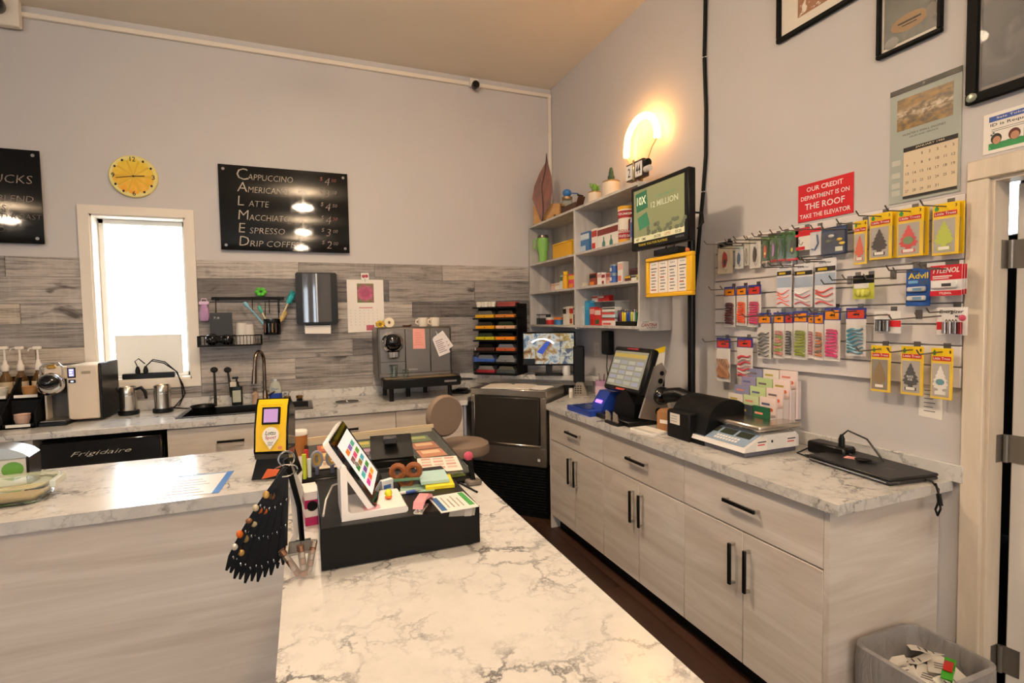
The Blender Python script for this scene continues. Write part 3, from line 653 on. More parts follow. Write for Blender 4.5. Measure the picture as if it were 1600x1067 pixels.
mb.build('handwriting', mat('d98f86', .8), g)
for q, (x, z, rot) in enumerate(((.235, .345, .35), (.27, .385, .6))):
    g = thing('hanging_card', ('front' if q == 0 else 'back')+' white printed card hanging askew on the espresso machine', 'card', (EB[0]+x, EB[1]-.018+q*.003, EB[2]+z), ry=-rot)
    box(-.05, -.0015, 0, .05, 0, .155, .001).build('card_sheet', mat('eee7e6', .35), g)
    mb = MB()
    for k in range(7): mb.box(-.036, -.002, .025+.016*k, .03-.012*(k % 2), -.0015, .032+.016*k)
    mb.build('printed_lines', mat('a58f98', .7), g); MB().tube([(0, 0, .15), (0, .004, .185)], .0015, 5).build('string', M_WHITE, g)
for q, u in enumerate((661, 680)):
    g = thing('mug', ('left' if q == 0 else 'right')+' of two cream mugs on top of the espresso machine', 'mug', (at(u, 512, 'y', ye+.13).x, ye+.13, ZC+bz1), .2, group='mugs on the espresso machine')
    MB().lathe([(0, 0), (.032, 0), (.04, .015), (.042, .075), (.038, .075), (.036, .015), (0, .008)], 24).build('mug_wall', mat('ece2d0', .3), g)
    MB().tube([(-.04, 0, .06), (-.062, 0, .055), (-.065, 0, .03), (-.04, 0, .018)], .006, 8).build('handle', mat('ece2d0', .3), g)
g = thing('paper_roll', 'cream paper roll lying on top of the espresso machine', 'paper roll', (at(607, 505, 'y', ye+.1).x, ye+.06, ZC+bz1+.04))
MB().lathe([(.012, 0), (.04, 0), (.04, .09), (.012, .09), (.012, 0)], 24, axis='y').build('paper', mat('e9dcc0', .7), g); MB().lathe([(.01, -.001), (.0125, -.001), (.0125, .091), (.01, .091)], 16, axis='y').build('core', mat('b89a6a', .8), g)
g = thing('flower', 'yellow cloth flower at the left end of the espresso machine top', 'flower', (at(594, 512, 'y', ye+.05).x, ye+.05, ZC+bz1))
for k in range(7): a = 2*pi*k/7; MB().sph((.024*math.cos(a), -.004*(k % 2), .028+.02*math.sin(a)), .015, 10, 6, (1, .5, .7)).build('petal', mat('d9b43c', .7), g)
MB().sph((0, -.008, .028), .012, 10, 6).build('centre', mat('8a6a24', .8), g)
g = thing('spoon_rest', 'small brown dish between the roll and the mugs on the espresso machine', 'dish', (at(636, 511, 'y', ye+.1).x, ye+.1, ZC+bz1))
MB().lathe([(0, 0), (.03, 0), (.04, .016), (.036, .016), (.028, .005), (0, .005)], 20).build('dish_wall', mat('5a3a2a', .4), g); MB().tube([(.0, 0, .012), (.05, .0, .022)], .004, 6).build('spoon', M_CHROME, g)
# ---------------------------------------------------------------- coffee machine at the left
xc = -1.425
o = thing('coffee_machine', 'beige and black coffee machine with a chrome spout head beside the window', 'coffee machine', (xc, 4.2, ZC), .0)
box(-.02, 0, .02, .148, .33, .375, .008).build('beige_body', mat('d6c7b2', .35), o); box(-.14, .10, .02, -.021, .33, .372, .006).build('back_body', mat('2c2a29', .4), o)
box(.1485, .005, .015, .166, .345, .385, .006).build('side_panel', M_BLACK, o); box(-.135, .004, .29, -.021, .1, .372, .006).build('upper_housing', mat('d6c7b2', .35), o)
box(-.132, .094, .03, -.022, .0995, .289).build('recess_back', mat('4a4642', .5), o); box(-.143, .02, .03, -.133, .1, .29).build('recess_side', mat('cfc3b2', .4), o)
box(-.15, -.08, .0, .0, .1, .028, .006).build('drip_tray', M_BLACK, o); box(-.14, -.07, .028, -.01, .09, .033).build('tray_grid', mat('8b8478', .3, .8), o)
MB().sph((-.092, -.02, .262), .072, 24, 14, (1, .9, 1.05)).build('spout_head', M_CHROME, o); MB().sph((-.092, -.035, .275), .066, 20, 12, (.95, .9, .8)).build('black_visor', M_BLKG, o)
MB().tube([(-.148, .0, .26), (-.15, .0, .37), (-.13, 0, .395), (-.055, 0, .395), (-.035, 0, .37), (-.035, 0, .26)], .006, 8).build('lever_hoop', M_CHROME, o)
box(-.115, -.012, .36, -.07, .012, .385, .006).build('gold_badge', mat('a98238', .4, .6), o)
box(-.012+.0, -.004, .295, .022+.01, .0, .362, .002).build('display', mat('1b1b22', .1), o)
g = box(-.004, -.005, .305, .024, -.004, .355).build('lit_screen', mat('8a86b8', .3, emit=.8), o); mb = MB()
for k in range(3): mb.box(-.0, -.0055, .31+.016*k, .018-.004*(k % 2), -.005, .317+.016*k)
mb.build('screen_icons', mat('e8e6ff', .3, emit=1.2), o); box(-.008, -.004, .262, .03, 0, .284).build('button_panel', mat('2b2b30', .2), o); box(.005, -.005, .268, .018, -.004, .276).build('lit_button', mat('dfe6ff', .3, emit=2), o)
box(.062, -.002, .318, .11, .001, .336).build('vent_slot', mat('a59780', .5), o)
# frothers
for q, (u, hnd) in enumerate(((203, True), (256, False))):
    x = at(u, 642, 'y', 4.42).x
    o = thing('milk_frother', 'steel milk frother jug with a curved black handle in front of the window' if hnd else 'steel milk frother cylinder without a visible handle nearer the sink', 'frother', (x, 4.40, ZC)); o.scale = (1.12, 1.12, 1.2)
    MB().cyl((0, 0, 0), .056, .028, 24, b=.005).build('base', M_BLACK, o); MB().lathe([(0, .028), (.046, .028), (.046, .118), (.0465, .12), (.046, .16), (.042, .165), (.04, .16), (0, .155)], 28).build('jug', M_STEEL, o)
    MB().lathe([(.0468, .112), (.0475, .115), (.0468, .118)], 28).build('band', M_CHROME, o)
    if hnd:
        MB().tube([(.044, -.01, .15), (.075, -.02, .158), (.095, -.02, .13), (.1, -.02, .09)], [.008, .010, .010, .008], 8).build('handle', M_BLACK, o); MB().tube([(-.042, 0, .14), (-.062, 0, .162)], [.012, .006], 8).build('lip', M_BLACK, o)
    else: MB().tube([(.03, .04, .02), (.09, .08, .005), (.14, .05, .004)], .004, 6).build('cord', M_BLACK, o)
# power strip with plugs on the sill
a, b = at(190, 594, 'y', YB-.02), at(272, 589, 'y', YB-.02)
o = thing('power_strip', 'black power strip with two plugs lying on the window sill', 'power strip', ((a.x+b.x)/2, YB-.02+.03, wz0+.012))
hw = (b.x-a.x)/2
box(-hw, -.02, 0, hw, .025, .042, .006).build('strip_body', M_BLACK, o)
for x in (-.07, -.02): MB().lathe([(.016, 0), (.017, .02), (.008, .05), (0, .052)], 12, (x, -.0, .042)).build('plug', M_BLACK, o)
MB().tube([(-.07, 0, .09), (-.085, .0, .13), (-.06, -.005, .15), (-.02, -.01, .11)], .004, 6).build('cable', M_BLACK, o)
MB().tube([(-.02, 0, .09), (.02, -.0, .13), (.1, -.02, .11), (.18, -.045, .05), (.22, -.05, -.05), (.235, -.06, -.12), (.2, -.09, -.2), (.13, -.12, -.225)], .0045, 6).build('cable', M_BLACK, o)
MB().tube([(-.02, -.0, .09), (.03, -.01, .14), (.11, -.03, .12), (.19, -.05, .04), (.215, -.055, -.06), (.22, -.07, -.15), (.16, -.1, -.226)], .0045, 6).build('cable', M_BLACK, o)
MB().tube([(-hw, 0, .02), (-hw-.06, 0, .012), (-hw-.06, 0, .004)], .005, 6).build('cable', M_WHITE, o)
# organiser with cups and syrup pumps at the far left
o = thing('condiment_organiser', 'black stepped organiser box with open compartments beside the coffee machine', 'organiser', (-1.915, 4.12, ZC))
mb = MB(); ow = .33
mb.box(-ow, .0, 0, ow, .36, .012); mb.box(-ow, .34, 0, ow, .36, .30); mb.box(-ow, .0, .0, ow, .01, .03); mb.box(-ow, .12, 0, ow, .13, .18); mb.box(-ow, .12, .165, ow, .36, .175)
for k in range(5):
    x = -ow+2*ow*k/4; mb.prism([(0, 0), (.36, 0), (.36, .30), (.24, .30), (.12, .19), (0, .09)], x-.005, x+.005, 'yz')
mb.build('compartments', M_BLKM, o)
for x, z, y in ((.245, .01, -.001), (.085, .01, -.001), (.245, .18, .118), (.085, .18, .118)): box(x-.06, y-.003, z, x+.06, y, z+.018).build('label_strip', M_PAPER, o)
def paper_cups(x, y, z, col, label, n=3, r_=.042):
    g = thing('cup_stack', label, 'cups', (x, y, z), ry=pi/2*.0)
    for k in range(n): MB().lathe([(r_*.75, 0), (r_*.98, .045), (r_, .046), (r_*.98, .047)], 20, (0, 0, .012*k)).build('paper_cup', mat(col, .6), g)
    MB().lathe([(0, .002), (r_*.75, 0)], 20).build('base_disc', mat(col, .6), g)
    return g
for x, y, z, col, lb in ((-1.915+.09, 4.12+.18, ZC+.176, 'e8e0cf', 'stack of cream paper lids in the upper tray of the black organiser'), (-1.915+.245, 4.12+.18, ZC+.176, 'bf8a52', 'stack of tan sleeves in the upper tray next to the coffee machine'),
                         (-1.915+.08, 4.12+.06, ZC+.013, 'c58c55', 'stack of tan paper cups in the lower front tray of the organiser'), (-1.915+.245, 4.12+.06, ZC+.013, 'ddb9a5', 'pile of small pink creamer cups in the lower front tray')):
    paper_cups(x, y, z, col, lb)
for q, (u, lb) in enumerate(((6, 'amber syrup bottle with a white pump, leftmost of the three'), (30, 'amber syrup bottle with a white pump, middle of the three'), (58, 'amber syrup bottle with a white pump nearest the coffee machine'))):
    p = at(u, 541, 'y', 4.42)
    g = thing('syrup_bottle', lb, 'bottle', (p.x, 4.42, ZC+.176), group='syrup bottles')
    H = p.z-ZC-.176
    MB().lathe([(0, 0), (.036, 0), (.037, .01), (.036, .11), (.016, .15), (.015, .175), (0, .175)], 22).build('bottle_wall', mat('6b4a24', .1, alpha=.8), g); MB().lathe([(.0375, .02), (.0375, .095)], 22).build('paper_label', mat('c9b596', .6), g)
    MB().lathe([(.017, .165), (.02, .17), (.02, .2), (.012, .215), (.010, .235), (0, .235)], 16).build('pump_collar', mat('eee4d6', .4), g)
    MB().cyl((0, 0, .23), .006, H-.25, 8).build('pump_stem', mat('eee4d6', .4), g); MB().box(-.024, -.010, H-.022, .022, .010, H, .004).tube([(-.02, 0, H-.01), (-.045, 0, H-.014), (-.05, 0, H-.03)], .005, 6).build('pump_head', mat('eee4d6', .4), g)
# ---------------------------------------------------------------- ice machine and corner shelf
DI = -pi/4
A_, B_ = Vector((1.227, 4.01, 0)), Vector((1.676, 3.541, 0)); IW = (B_-A_).length; rzI = math.atan2(B_.y-A_.y, B_.x-A_.x)
o = thing('ice_machine', 'stainless steel ice machine with a black door set across the corner', 'ice machine', ((A_+B_)/2), rzI)
h2 = IW/2
box(-h2, .02, .41, h2, .42, 1.0, .006).build('steel_housing', M_STEEL, o)
mb = MB(); mb.box(-h2, -.0, .41, h2, .019, .555, .004); mb.box(-h2, 0, .945, h2, .019, 1.0, .004); mb.box(-h2, 0, .556, -h2+.035, .019, .944, .003); mb.box(h2-.05, 0, .556, h2, .019, .944, .003); mb.build('front_frame', M_STEEL, o)
box(-h2+.04, -.012, .575, h2-.055, .018, .94, .006).build('door', mat('2b2823', .35), o); MB().box(-h2+.032, -.018, .556, h2-.045, .01, .58, .006).build('door_lip', mat('c6bfb4', .18, 1), o)
box(h2-.075, -.002, .455, h2-.055, 0, .475).build('badge', mat('d6d3cf', .3), o)
box(-h2, .03, .03, h2, .42, .408).build('lower_body', M_BLKM, o)
for k in range(16): box(-h2+.01, .008, .055+.0215*k, h2-.01, .03, .067+.0215*k).build('grille_slat', M_BLKM, o)
box(-h2+.01, .04, 0, h2-.01, .4, .03).build('plinth', M_BLKM, o)
def ice(x, y): 
    q = (A_+B_)/2+Matrix.Rotation(rzI, 3, 'Z') @ Vector((x, y, 0)); return q
q = ice(-.04, .13)
g = thing('notebook', 'open notebook lying flat on top of the ice machine', 'notebook', (q.x, q.y, 1.0), rzI+.15)
for sx in (-1, 1):
    MB().prism([(0, .003), (sx*.02, .012), (sx*.1, .012), (sx*.2, .006), (sx*.2, .001), (0, .001)], -.13, .12).build('page_block', mat('dcd2c4', .8), g)
box(-.205, -.133, 0, .205, .123, .001).build('cover', mat('3a3f4a', .6), g)
q = ice(.22, .16)
g = thing('paper_sheets', 'few loose paper sheets at the right of the ice machine top', 'papers', (q.x, q.y, 1.0), rzI-.1)
for k in range(3):
    b_ = box(-.07, -.1, .0006+.0016*k, .07, .1, .0016+.0016*k).build('sheet', M_PAPER, g); b_.rotation_euler = (0, 0, .1*k)
g = thing('card_terminal', 'flat black card gadget lying on the worktop left of the ice machine', 'gadget', tuple(at(738, 604, 'z', ZC+.02))[:2]+(ZC,), -.6)
g.location = (1.22, 4.28, ZC); box(-.08, -.05, 0, .08, .05, .03, .01).box(-.03, -.05, .03, .06, .04, .045, .008).build('body', M_BLACK, g); MB().cyl((0, -.02, .045), .016, .006, 14).build('button', M_STEEL, g)
# diagonal shelf
o = thing('corner_shelf', 'pale marble edged shelf board set diagonally across the room corner', 'shelf', (0, 0, 1.02))
MB().prism([(1.30, 4.566), (2.252, 3.72), (2.252, 4.566)], 0, .04, 'xy').build('board', M_MARBLE, o)
MB().prism([(1.42, 4.566), (2.252, 3.83), (2.252, 3.85), (1.44, 4.566)], -.05, -.001, 'xy').build('support_rail', M_ASH, o)
ZS = 1.06
# capsule tower
px, py = 1.615, 4.33
o = thing('capsule_tower', 'black two column capsule rack with coloured boxes on the corner shelf', 'rack', (px, py, ZS), -pi/4)
tw, td, th = .20, .13, .60
mb = MB(); mb.box(-tw, -td, 0, tw, td, .02); mb.box(-tw, td-.012, 0, tw, td, th); mb.box(tw-.012, -td*.7, 0, tw, td, th+.02); mb.box(-tw, -td*.3, 0, -tw+.012, td, th); mb.box(-.006, -td*.5, 0, .006, td, th)
for k in range(7): mb.box(-tw-.006, -td-.006, th-.02-.096*k, tw, td, th-.008-.096*k)
mb.build('rack_frame', M_BLKM, o)
cols = [('d9a41f', 'c97a2c'), ('e39a14', 'dfae8a'), ('c3b51d', 'ef8a16'), ('4a2a22', 'b5552c'), ('2f55a3', '6a6f72'), ('8c1f2c', '3c4448')]
for k in range(6):
    for j in (0, 1):
        z = th-.02-.096*(k+1)+.014; x0 = -tw+.014 if j == 0 else .008; x1 = -.008 if j == 0 else tw-.014
        b_ = box(x0, -td+.004, z, x1, td-.02, z+.028, .003).build('capsule_box', mat(cols[k][j], .45), o)
        MB().prism([(x0+.01, z+.028), (x1-.01, z+.028), (x1-.03, z+.06), (x0+.03, z+.06)], -td+.02, td-.03).build('foil_pack', mat(['77756a', '3c3a36', '3f4a35', '1d1a19', '8c9099', '9a9a98'][(k+j) % 6], .25, .5), b_)
        MB().cyl(((x0+x1)/2, -td+.004, z+.013), .006, .004, 10, 'y').build('button', M_INK, b_)
def tl_(x, y): q = Vector((px, py, 0))+Matrix.Rotation(-pi/4, 3, 'Z') @ Vector((x, y, 0)); return q
for k in range(5):
    q = tl_(-.17+.035*k, -.08+.02*(k % 2)); g = thing('egg_capsule', 'small white cup on top of the capsule rack, number %s from its left end' % ['one', 'two', 'three', 'four', 'five'][k], 'cup', (q.x, q.y, ZS+th-.008), group='white cups on the capsule rack')
    MB().lathe([(0, 0), (.018, 0), (.026, .045), (.023, .045), (.016, .004), (0, .004)], 16).build('cup_wall', mat('efe7d8', .4), g); MB().lathe([(.022, .044), (.0275, .045), (.022, .048)], 16).build('rim', mat('efe7d8', .4), g)
q = tl_(.10, -.06); g = thing('capsule_box', 'dark red flat box on top of the capsule rack', 'box', (q.x, q.y, ZS+th-.008), -pi/4)
box(-.085, -.04, 0, .085, .06, .03, .003).build('carton', mat('94423c', .5), g); box(-.085, -.041, .03, .085, .061, .042, .003).build('lid', mat('a44c42', .5), g)
g = thing('water_bottle', 'clear water bottle with a blue label left of the capsule rack', 'bottle', (1.44, 4.50, ZS))
MB().lathe([(0, 0), (.03, 0), (.032, .01), (.03, .05), (.032, .12), (.03, .16), (.013, .2), (.013, .21), (0, .21)], 20).build('bottle_wall', M_GLASS, g); MB().lathe([(.0325, .09), (.0325, .15)], 20).build('label_band', mat('4a62a8', .4), g); MB().cyl((0, 0, .21), .015, .018, 12).build('cap', M_WHITE, g)
# CCTV monitor
p = at(858, 575, 'z', ZS)
mx, my = 1.93, 3.95
o = thing('cctv_monitor', 'black monitor showing several camera views on the corner shelf', 'monitor', (mx, my+.06, ZS), math.radians(-30))
mw, mh, mz = .225, .285, .085
box(-mw, -.02, mz, mw, .02, mz+mh, .006).build('frame', M_BLACK, o)
box(-.028, .0, .012, .028, .03, mz+.06).build('stand_neck', M_BLACK, o); MB().prism(rr(.24, .15, .03, 4, 0, .02), 0, .014, 'xy').build('stand_foot', M_BLACK, o)
sc_ = mw-.012
def tile(x0, x1, z0, z1, pal, seed):
    t = NT('camera_view'); c_ = t.coord((14, 14, 14)); mp = c_.node; mp.inputs['Location'].default_value = (seed, seed*2, 0)
    f = t.noise(c_, .9, 3, .5, .8); r_ = t.ramp(f, [(q_/(len(pal)-1)*.5+.25, p_) for q_, p_ in enumerate(pal)]); t.l(r_, t.b.inputs['Emission Color']); t.b.inputs['Emission Strength'].default_value = .42
    box(x0, -.0212, z0, x1, -.0202, z1).build('camera_view', t.out('0a0a0a', .3), o)
z0 = mz+.014; z1 = mz+mh-.012
tile(-sc_, .095, z0, z1, ['1d2b45', '8ca0b0', 'f4f0e2', 'c99a55', '6b3f22', '3f6a3a'], 1.3)
for k in range(4): tile(.097, sc_, z0+(z1-z0)*k/4+.001, z0+(z1-z0)*(k+1)/4-.001, ['202a20', 'c9a03c', 'efe6c8', '4a5a7a', '7a5a2a'], 3+k*2.7)
E2 = mat('2c46a0', .3, emit=.5); b_ = MB().prism([(-.10, z0+.10), (-.02, z0+.19), (.02, z0+.19), (-.05, z0+.08)], -.0216, -.0212).build('blue_patch', E2, o); mb = MB().prism([(-.055+.13*math.cos(a*.2)-0, z0+.12+.1*math.sin(a*.2)) for a in range(3, 13)]+[(-.055+.11*math.cos(a*.2), z0+.12+.085*math.sin(a*.2)) for a in range(12, 2, -1)], -.0216, -.0212).build('white_arc', mat('f6f6f2', .3, emit=.8), o)
box(-sc_, -.0216, z0, -.115, -.0212, z0+.045).build('info_box', mat('101216', .3, emit=.1), o)
# handset stand, tube, bottle, pink tub on the right end
g = thing('card_machine', 'tall thin black handset standing in a silver cradle on the right worktop', 'handset', (2.06, 3.71, ZC), math.radians(-35))
box(-.05, -.02, .1, .04, .012, .40, .008).build('handset', M_BLACK, g); MB().prism([(-.06, 0), (.06, 0), (.06, .02), (.03, .11), (-.02, .11), (-.06, .03)], -.05, .04).build('cradle', mat('a69a8a', .3, .7), g)
mb = MB()
for a in range(3):
    for b_ in range(4): mb.box(-.035+.02*a, -.052, .02+.018*b_, -.022+.02*a, -.05, .03+.018*b_)
mb.build('keypad', M_DGREY, g)
g = thing('air_freshener', 'white tube shaped device with a blue lit ring on the corner shelf', 'device', (2.07, 3.96, ZS))
MB().lathe([(0, 0), (.032, 0), (.034, .005), (.034, .185), (.0, .187)], 24).build('tube_body', mat('efedec', .4), g); MB().lathe([(.0345, .187), (.0345, .197), (0, .198)], 24).build('lit_ring', mat('5aa8f0', .3, emit=1.5), g)
g = thing('pill_bottle', 'small white capped bottle near the corner of the right worktop', 'bottle', (1.93, 3.62, ZC))
MB().lathe([(0, 0), (.016, 0), (.017, .005), (.017, .05), (0, .052)], 16).build('body', mat('d9d2c4', .3), g); MB().cyl((0, 0, .05), .0155, .025, 14).build('cap', M_WHITE, g)
g = thing('pink_tub', 'lilac pink plastic tub with pens at the right end of the corner shelf', 'tub', (2.12, 3.48, ZC))
MB().lathe([(0, 0), (.04, 0), (.046, .14), (.043, .14), (.038, .006), (0, .006)], 22).build('tub_wall', mat('c79ac0', .4), g); MB().lathe([(.0465, .03), (.0468, .1)], 22).build('label_band', mat('e6c6da', .5), g)
for k in range(4): MB().tube([(.012*math.cos(k*1.7), .012*math.sin(k*1.7), .01), (.03*math.cos(k*1.7), .03*math.sin(k*1.7), .19)], .004, 6).build('pen', mat(['c0392b', '33415c', 'd6d0c8', '6a4a7a'][k], .4), g)
# stool
o = thing('bar_stool', 'grey brown round bar stool with a round padded backrest', 'stool', (.955, 3.30, 0), math.radians(20))
t = NT('taupe_upholstery'); f = t.noise(t.coord((160, 160, 160)), 1, 2); t.bump(f, .3, .002); MUP = t.out(t.mix(f, '8d7a6a', '79685b'), .85)
MB().lathe([(0, .665), (.15, .665), (.168, .675), (.172, .70), (.165, .735), (.14, .75), (0, .752)], 36).build('seat', MUP, o)
MB().lathe([(.0, 0), (.118, 0), (.13, .012), (.132, .03), (.12, .048), (.05, .056), (0, .057)], 32, (-.20, -.10, .955), 'y').build('backrest', MUP, o)
MB().tube([(-.10, .0, .665), (-.16, .02, .67), (-.185, .0, .76), (-.19, -.035, .92)], .018, 8, flat=.5).build('back_bracket', M_BLACK, o)
MB().cyl((0, 0, .03), .028, .63, 18).build('post', mat('9a9792', .25, 1), o); MB().cyl((0, 0, .6), .06, .065, 18).build('seat_mount', M_BLACK, o)
MB().lathe([(0, 0), (.2, 0), (.205, .008), (.17, .022), (.04, .045), (0, .045)], 36).build('base', mat('9a9792', .25, 1), o)
MB().tube([(.16*math.cos(a*.5236), .16*math.sin(a*.5236), .28) for a in range(12)], .01, 8, True).tube([(-.16, 0, .28), (.16, 0, .28)], .008, 6).build('footrest', mat('9a9792', .25, 1), o)
# ================================================================ right counter
o = thing('side_worktop', 'marble patterned worktop running along the right wall', 'worktop')
MB().prism([(1.6275, 1.188), (2.25, 1.188), (2.25, 4.03), (1.70, 3.50), (1.6275, 3.44)], .882, ZC, 'xy').build('slab', M_MARBLE, o)
struct('trim_3', 'low marble patterned upstand along the right wall', 'trim', box(XR-.024, 1.15, ZC, XR-.002, 3.70, .985, .002), M_MARBLE)
ys = [3.42, 2.70, 1.975, 1.256]
names = ['furthest ash cabinet under the right worktop, next to the ice machine', 'middle ash cabinet under the right worktop', 'nearest ash cabinet under the right worktop with long black door handles']
for k in range(3):
    ya, yb = ys[k], ys[k+1]; wd = ya-yb
    o = thing('base_cabinet', names[k], 'cabinet', (1.672, ya, 0), RW)
    box(0.001, .001, .1, wd-.001, .56, .88).build('body', M_ASH, o); box(0, .05, 0, wd, .5, .1).build('plinth', M_BLKM, o)
    d_ = cabfront(o, 'drawer_front', 0, wd, .664, .872); barhandle(d_, wd*.5-.085, .775, wd*.5+.085, .775)
    for xa, xb, hx in ((0, wd/2, wd/2-.045), (wd/2, wd, wd/2+.035)):
        d_ = cabfront(o, 'door', xa, xb, .1, .660); barhandle(d_, hx, .425, hx, .60)
    if k == 2: box(wd+.001, -.019, 0, wd+.022, .58, .881).build('end_panel', M_ASHY, o)
    if k == 0: box(-.02, -.019, 0, -.001, .56, .881).build('end_panel', M_ASHV, o)
# ---------------------------------------------------------------- slat wall
SX = XR-.002; SYL, SYR, SZ0, SZ1 = 2.40, 1.165, 1.271, 1.984
sl = thing('slat_wall', 'white slatted display board on the right wall holding rows of hooks', 'slat wall', (SX, SYL, SZ0), RW)
SW = SYL-SYR; nS = 9; sp = (SZ1-SZ0)/nS
MSL = mat('dcd6d3', .5)
box(0, -.008, 0, SW, 0, SZ1-SZ0).build('backing', mat('b0aaa6', .6), sl)
s0 = box(0, -.020, .002, SW, -.009, sp-.004, .002).build('slat', MSL, sl)
for k in range(1, nS):
    c_ = s0.copy(); COL.objects.link(c_); c_.parent = sl; c_.location = (0, 0, k*sp)
HK = {}
def hook(y, z, L=.18):
    """wire hook at wall position y, height z"""
    k = 'h%.2f' % L
    if k not in HK:
        HK[k] = MB().tube([(0, -.02, 0), (0, -.02-L*.9, -.006), (0, -.02-L, .012)], .0028, 6).box(-.012, -.0215, -.006, .012, -.0195, .03).build('hook', mat('77716a', .35, .8), sl); h_ = HK[k]
    else:
        h_ = HK[k].copy(); COL.objects.link(h_); h_.parent = sl
    h_.location = (SYL-y, 0, z-SZ0)
OFF = .05
def pack(name, u0, v0, u1, v1, label, cat, hk=True, off=OFF, L=.18, group=None):
    c, w, h = wrect(u0, v0, u1, v1, 'R', off)
    o = thing(name, label, cat, (XR-off, c.y, c.z), RW, group)
    if hk: hook(c.y, c.z+h-.012, L)
    return o, w, h
def tree_outline(w, h):
    L = [(.0, 1.0), (.10, .90), (.07, .88), (.22, .77), (.16, .745), (.33, .63), (.24, .61), (.44, .49), (.33, .46), (.5, .34), (.36, .29), (.42, .235), (.14, .20), (.14, .13), (.34, .12), (.34, 0)]
    return [(x*w, z*h) for x, z in L]+[(-x*w, z*h) for x, z in L[::-1] if x > 0]
def little_tree(u0, v0, u1, v1, tree, label, badge=None, win='b5aca0', num='3', yw_='f0c818', txtm=None):
    o, w, h = pack('air_freshener', u0, v0, u1, v1, label, 'air freshener', group='tree air fresheners in yellow packs')
    box(-w/2, -.003, 0, w/2, 0, h, .0008).build('yellow_card', mat(yw_, .4), o)
    box(-w*.45, -.0036, h*.05, w*.36, -.003, h*.70).build('window', mat(win, .25), o)
    MB().prism([(a-w*.045, b+h*.09) for a, b in tree_outline(w*.74, h*.57)], -.0055, -.0037).build('tree_shape', mat(tree, .6), o)
    if badge: MB().lathe([(0, 0), (w*.2, 0), (w*.2, -.001), (0, -.001)], 20, (-w*.045, -.0056, h*.34), 'y', sy=.8).build('badge', mat(badge, .5), o)
    box(-w*.24, -.0062, h*.10, w*.16, -.0056, h*.16).build('name_strip', mat('efe9dd', .5), o)
    b_ = box(-w*.44, -.004, h*.755, w*.42, -.0035, h*.84).build('red_band', mat('c92a26', .45), o)
    txt('Little Trees', o, -w*.01, h*.80, w*.78, h*.05, -.0043, M_WHITE, .01, .0)
    MB().prism([(a-w*.34, b+h*.86) for a, b in tree_outline(w*.2, h*.11)], -.0042, -.0035).build('green_tree_logo', mat('2f8f3a', .5), o)
    txt(num, o, w*.38, h*.93, w*.07, h*.06, -.004, M_INK, .01)
    box(-w*.49, -.0075, .002, w*.49, -.0070, h*.74).build('cellophane', M_FILM, o)
    return o, w, h
def behind(src, dy, dx, label):
    c = thing('air_freshener', label, 'air freshener', src[0].location, RW, 'tree air fresheners in yellow packs'); c.location.x += dy; c.location.y -= dx
    w, h = src[1], src[2]
    box(-w/2, -.003, 0, w/2, 0, h, .0008).build('yellow_card', mat('e8bd14', .4), c); box(-w*.4, -.0036, h*.05, w*.36, -.003, h*.7).build('window', mat('a39a8e', .25), c)
little_tree(1335, 345, 1355, 413, 'd6552c', 'narrow yellow pack with an orange tree, first of the top row air fresheners', num='1')
a = little_tree(1359, 333, 1394, 405, '33211c', 'yellow pack with a dark brown tree air freshener in the top row'); behind(a, .012, .012, 'yellow pack tucked behind the dark brown tree air freshener')
a = little_tree(1402, 325, 1443, 401, 'cf2f2c', 'yellow pack with a red cherry tree air freshener in the top row', '6f8f55'); behind(a, .012, .012, 'yellow pack tucked behind the red tree air freshener')
a = little_tree(1457, 317, 1499, 398, 'b9c832', 'yellow pack with a lime green tree air freshener in the top row'); behind(a, .012, .010, 'yellow pack tucked behind the lime green tree air freshener')
little_tree(1361, 540, 1392, 612, '8c6a32', 'yellow pack with a golden brown tree air freshener in the bottom row', win='8d8272', num='1')
a = little_tree(1408, 541, 1443, 617, '2a2b2c', 'yellow pack with a black tree air freshener in the bottom row', num='1')
txt('BLACK', a[0], -a[1]*.045, a[2]*.38, a[1]*.3, a[2]*.045, -.0066, M_WHITE, .02); txt('ICE', a[0], -a[1]*.045, a[2]*.32, a[1]*.2, a[2]*.045, -.0066, M_WHITE, .02)
little_tree(1455, 544, 1489, 624, 'eae4da', 'yellow pack with a white tree air freshener in the bottom row', '4f8f99', num='1')
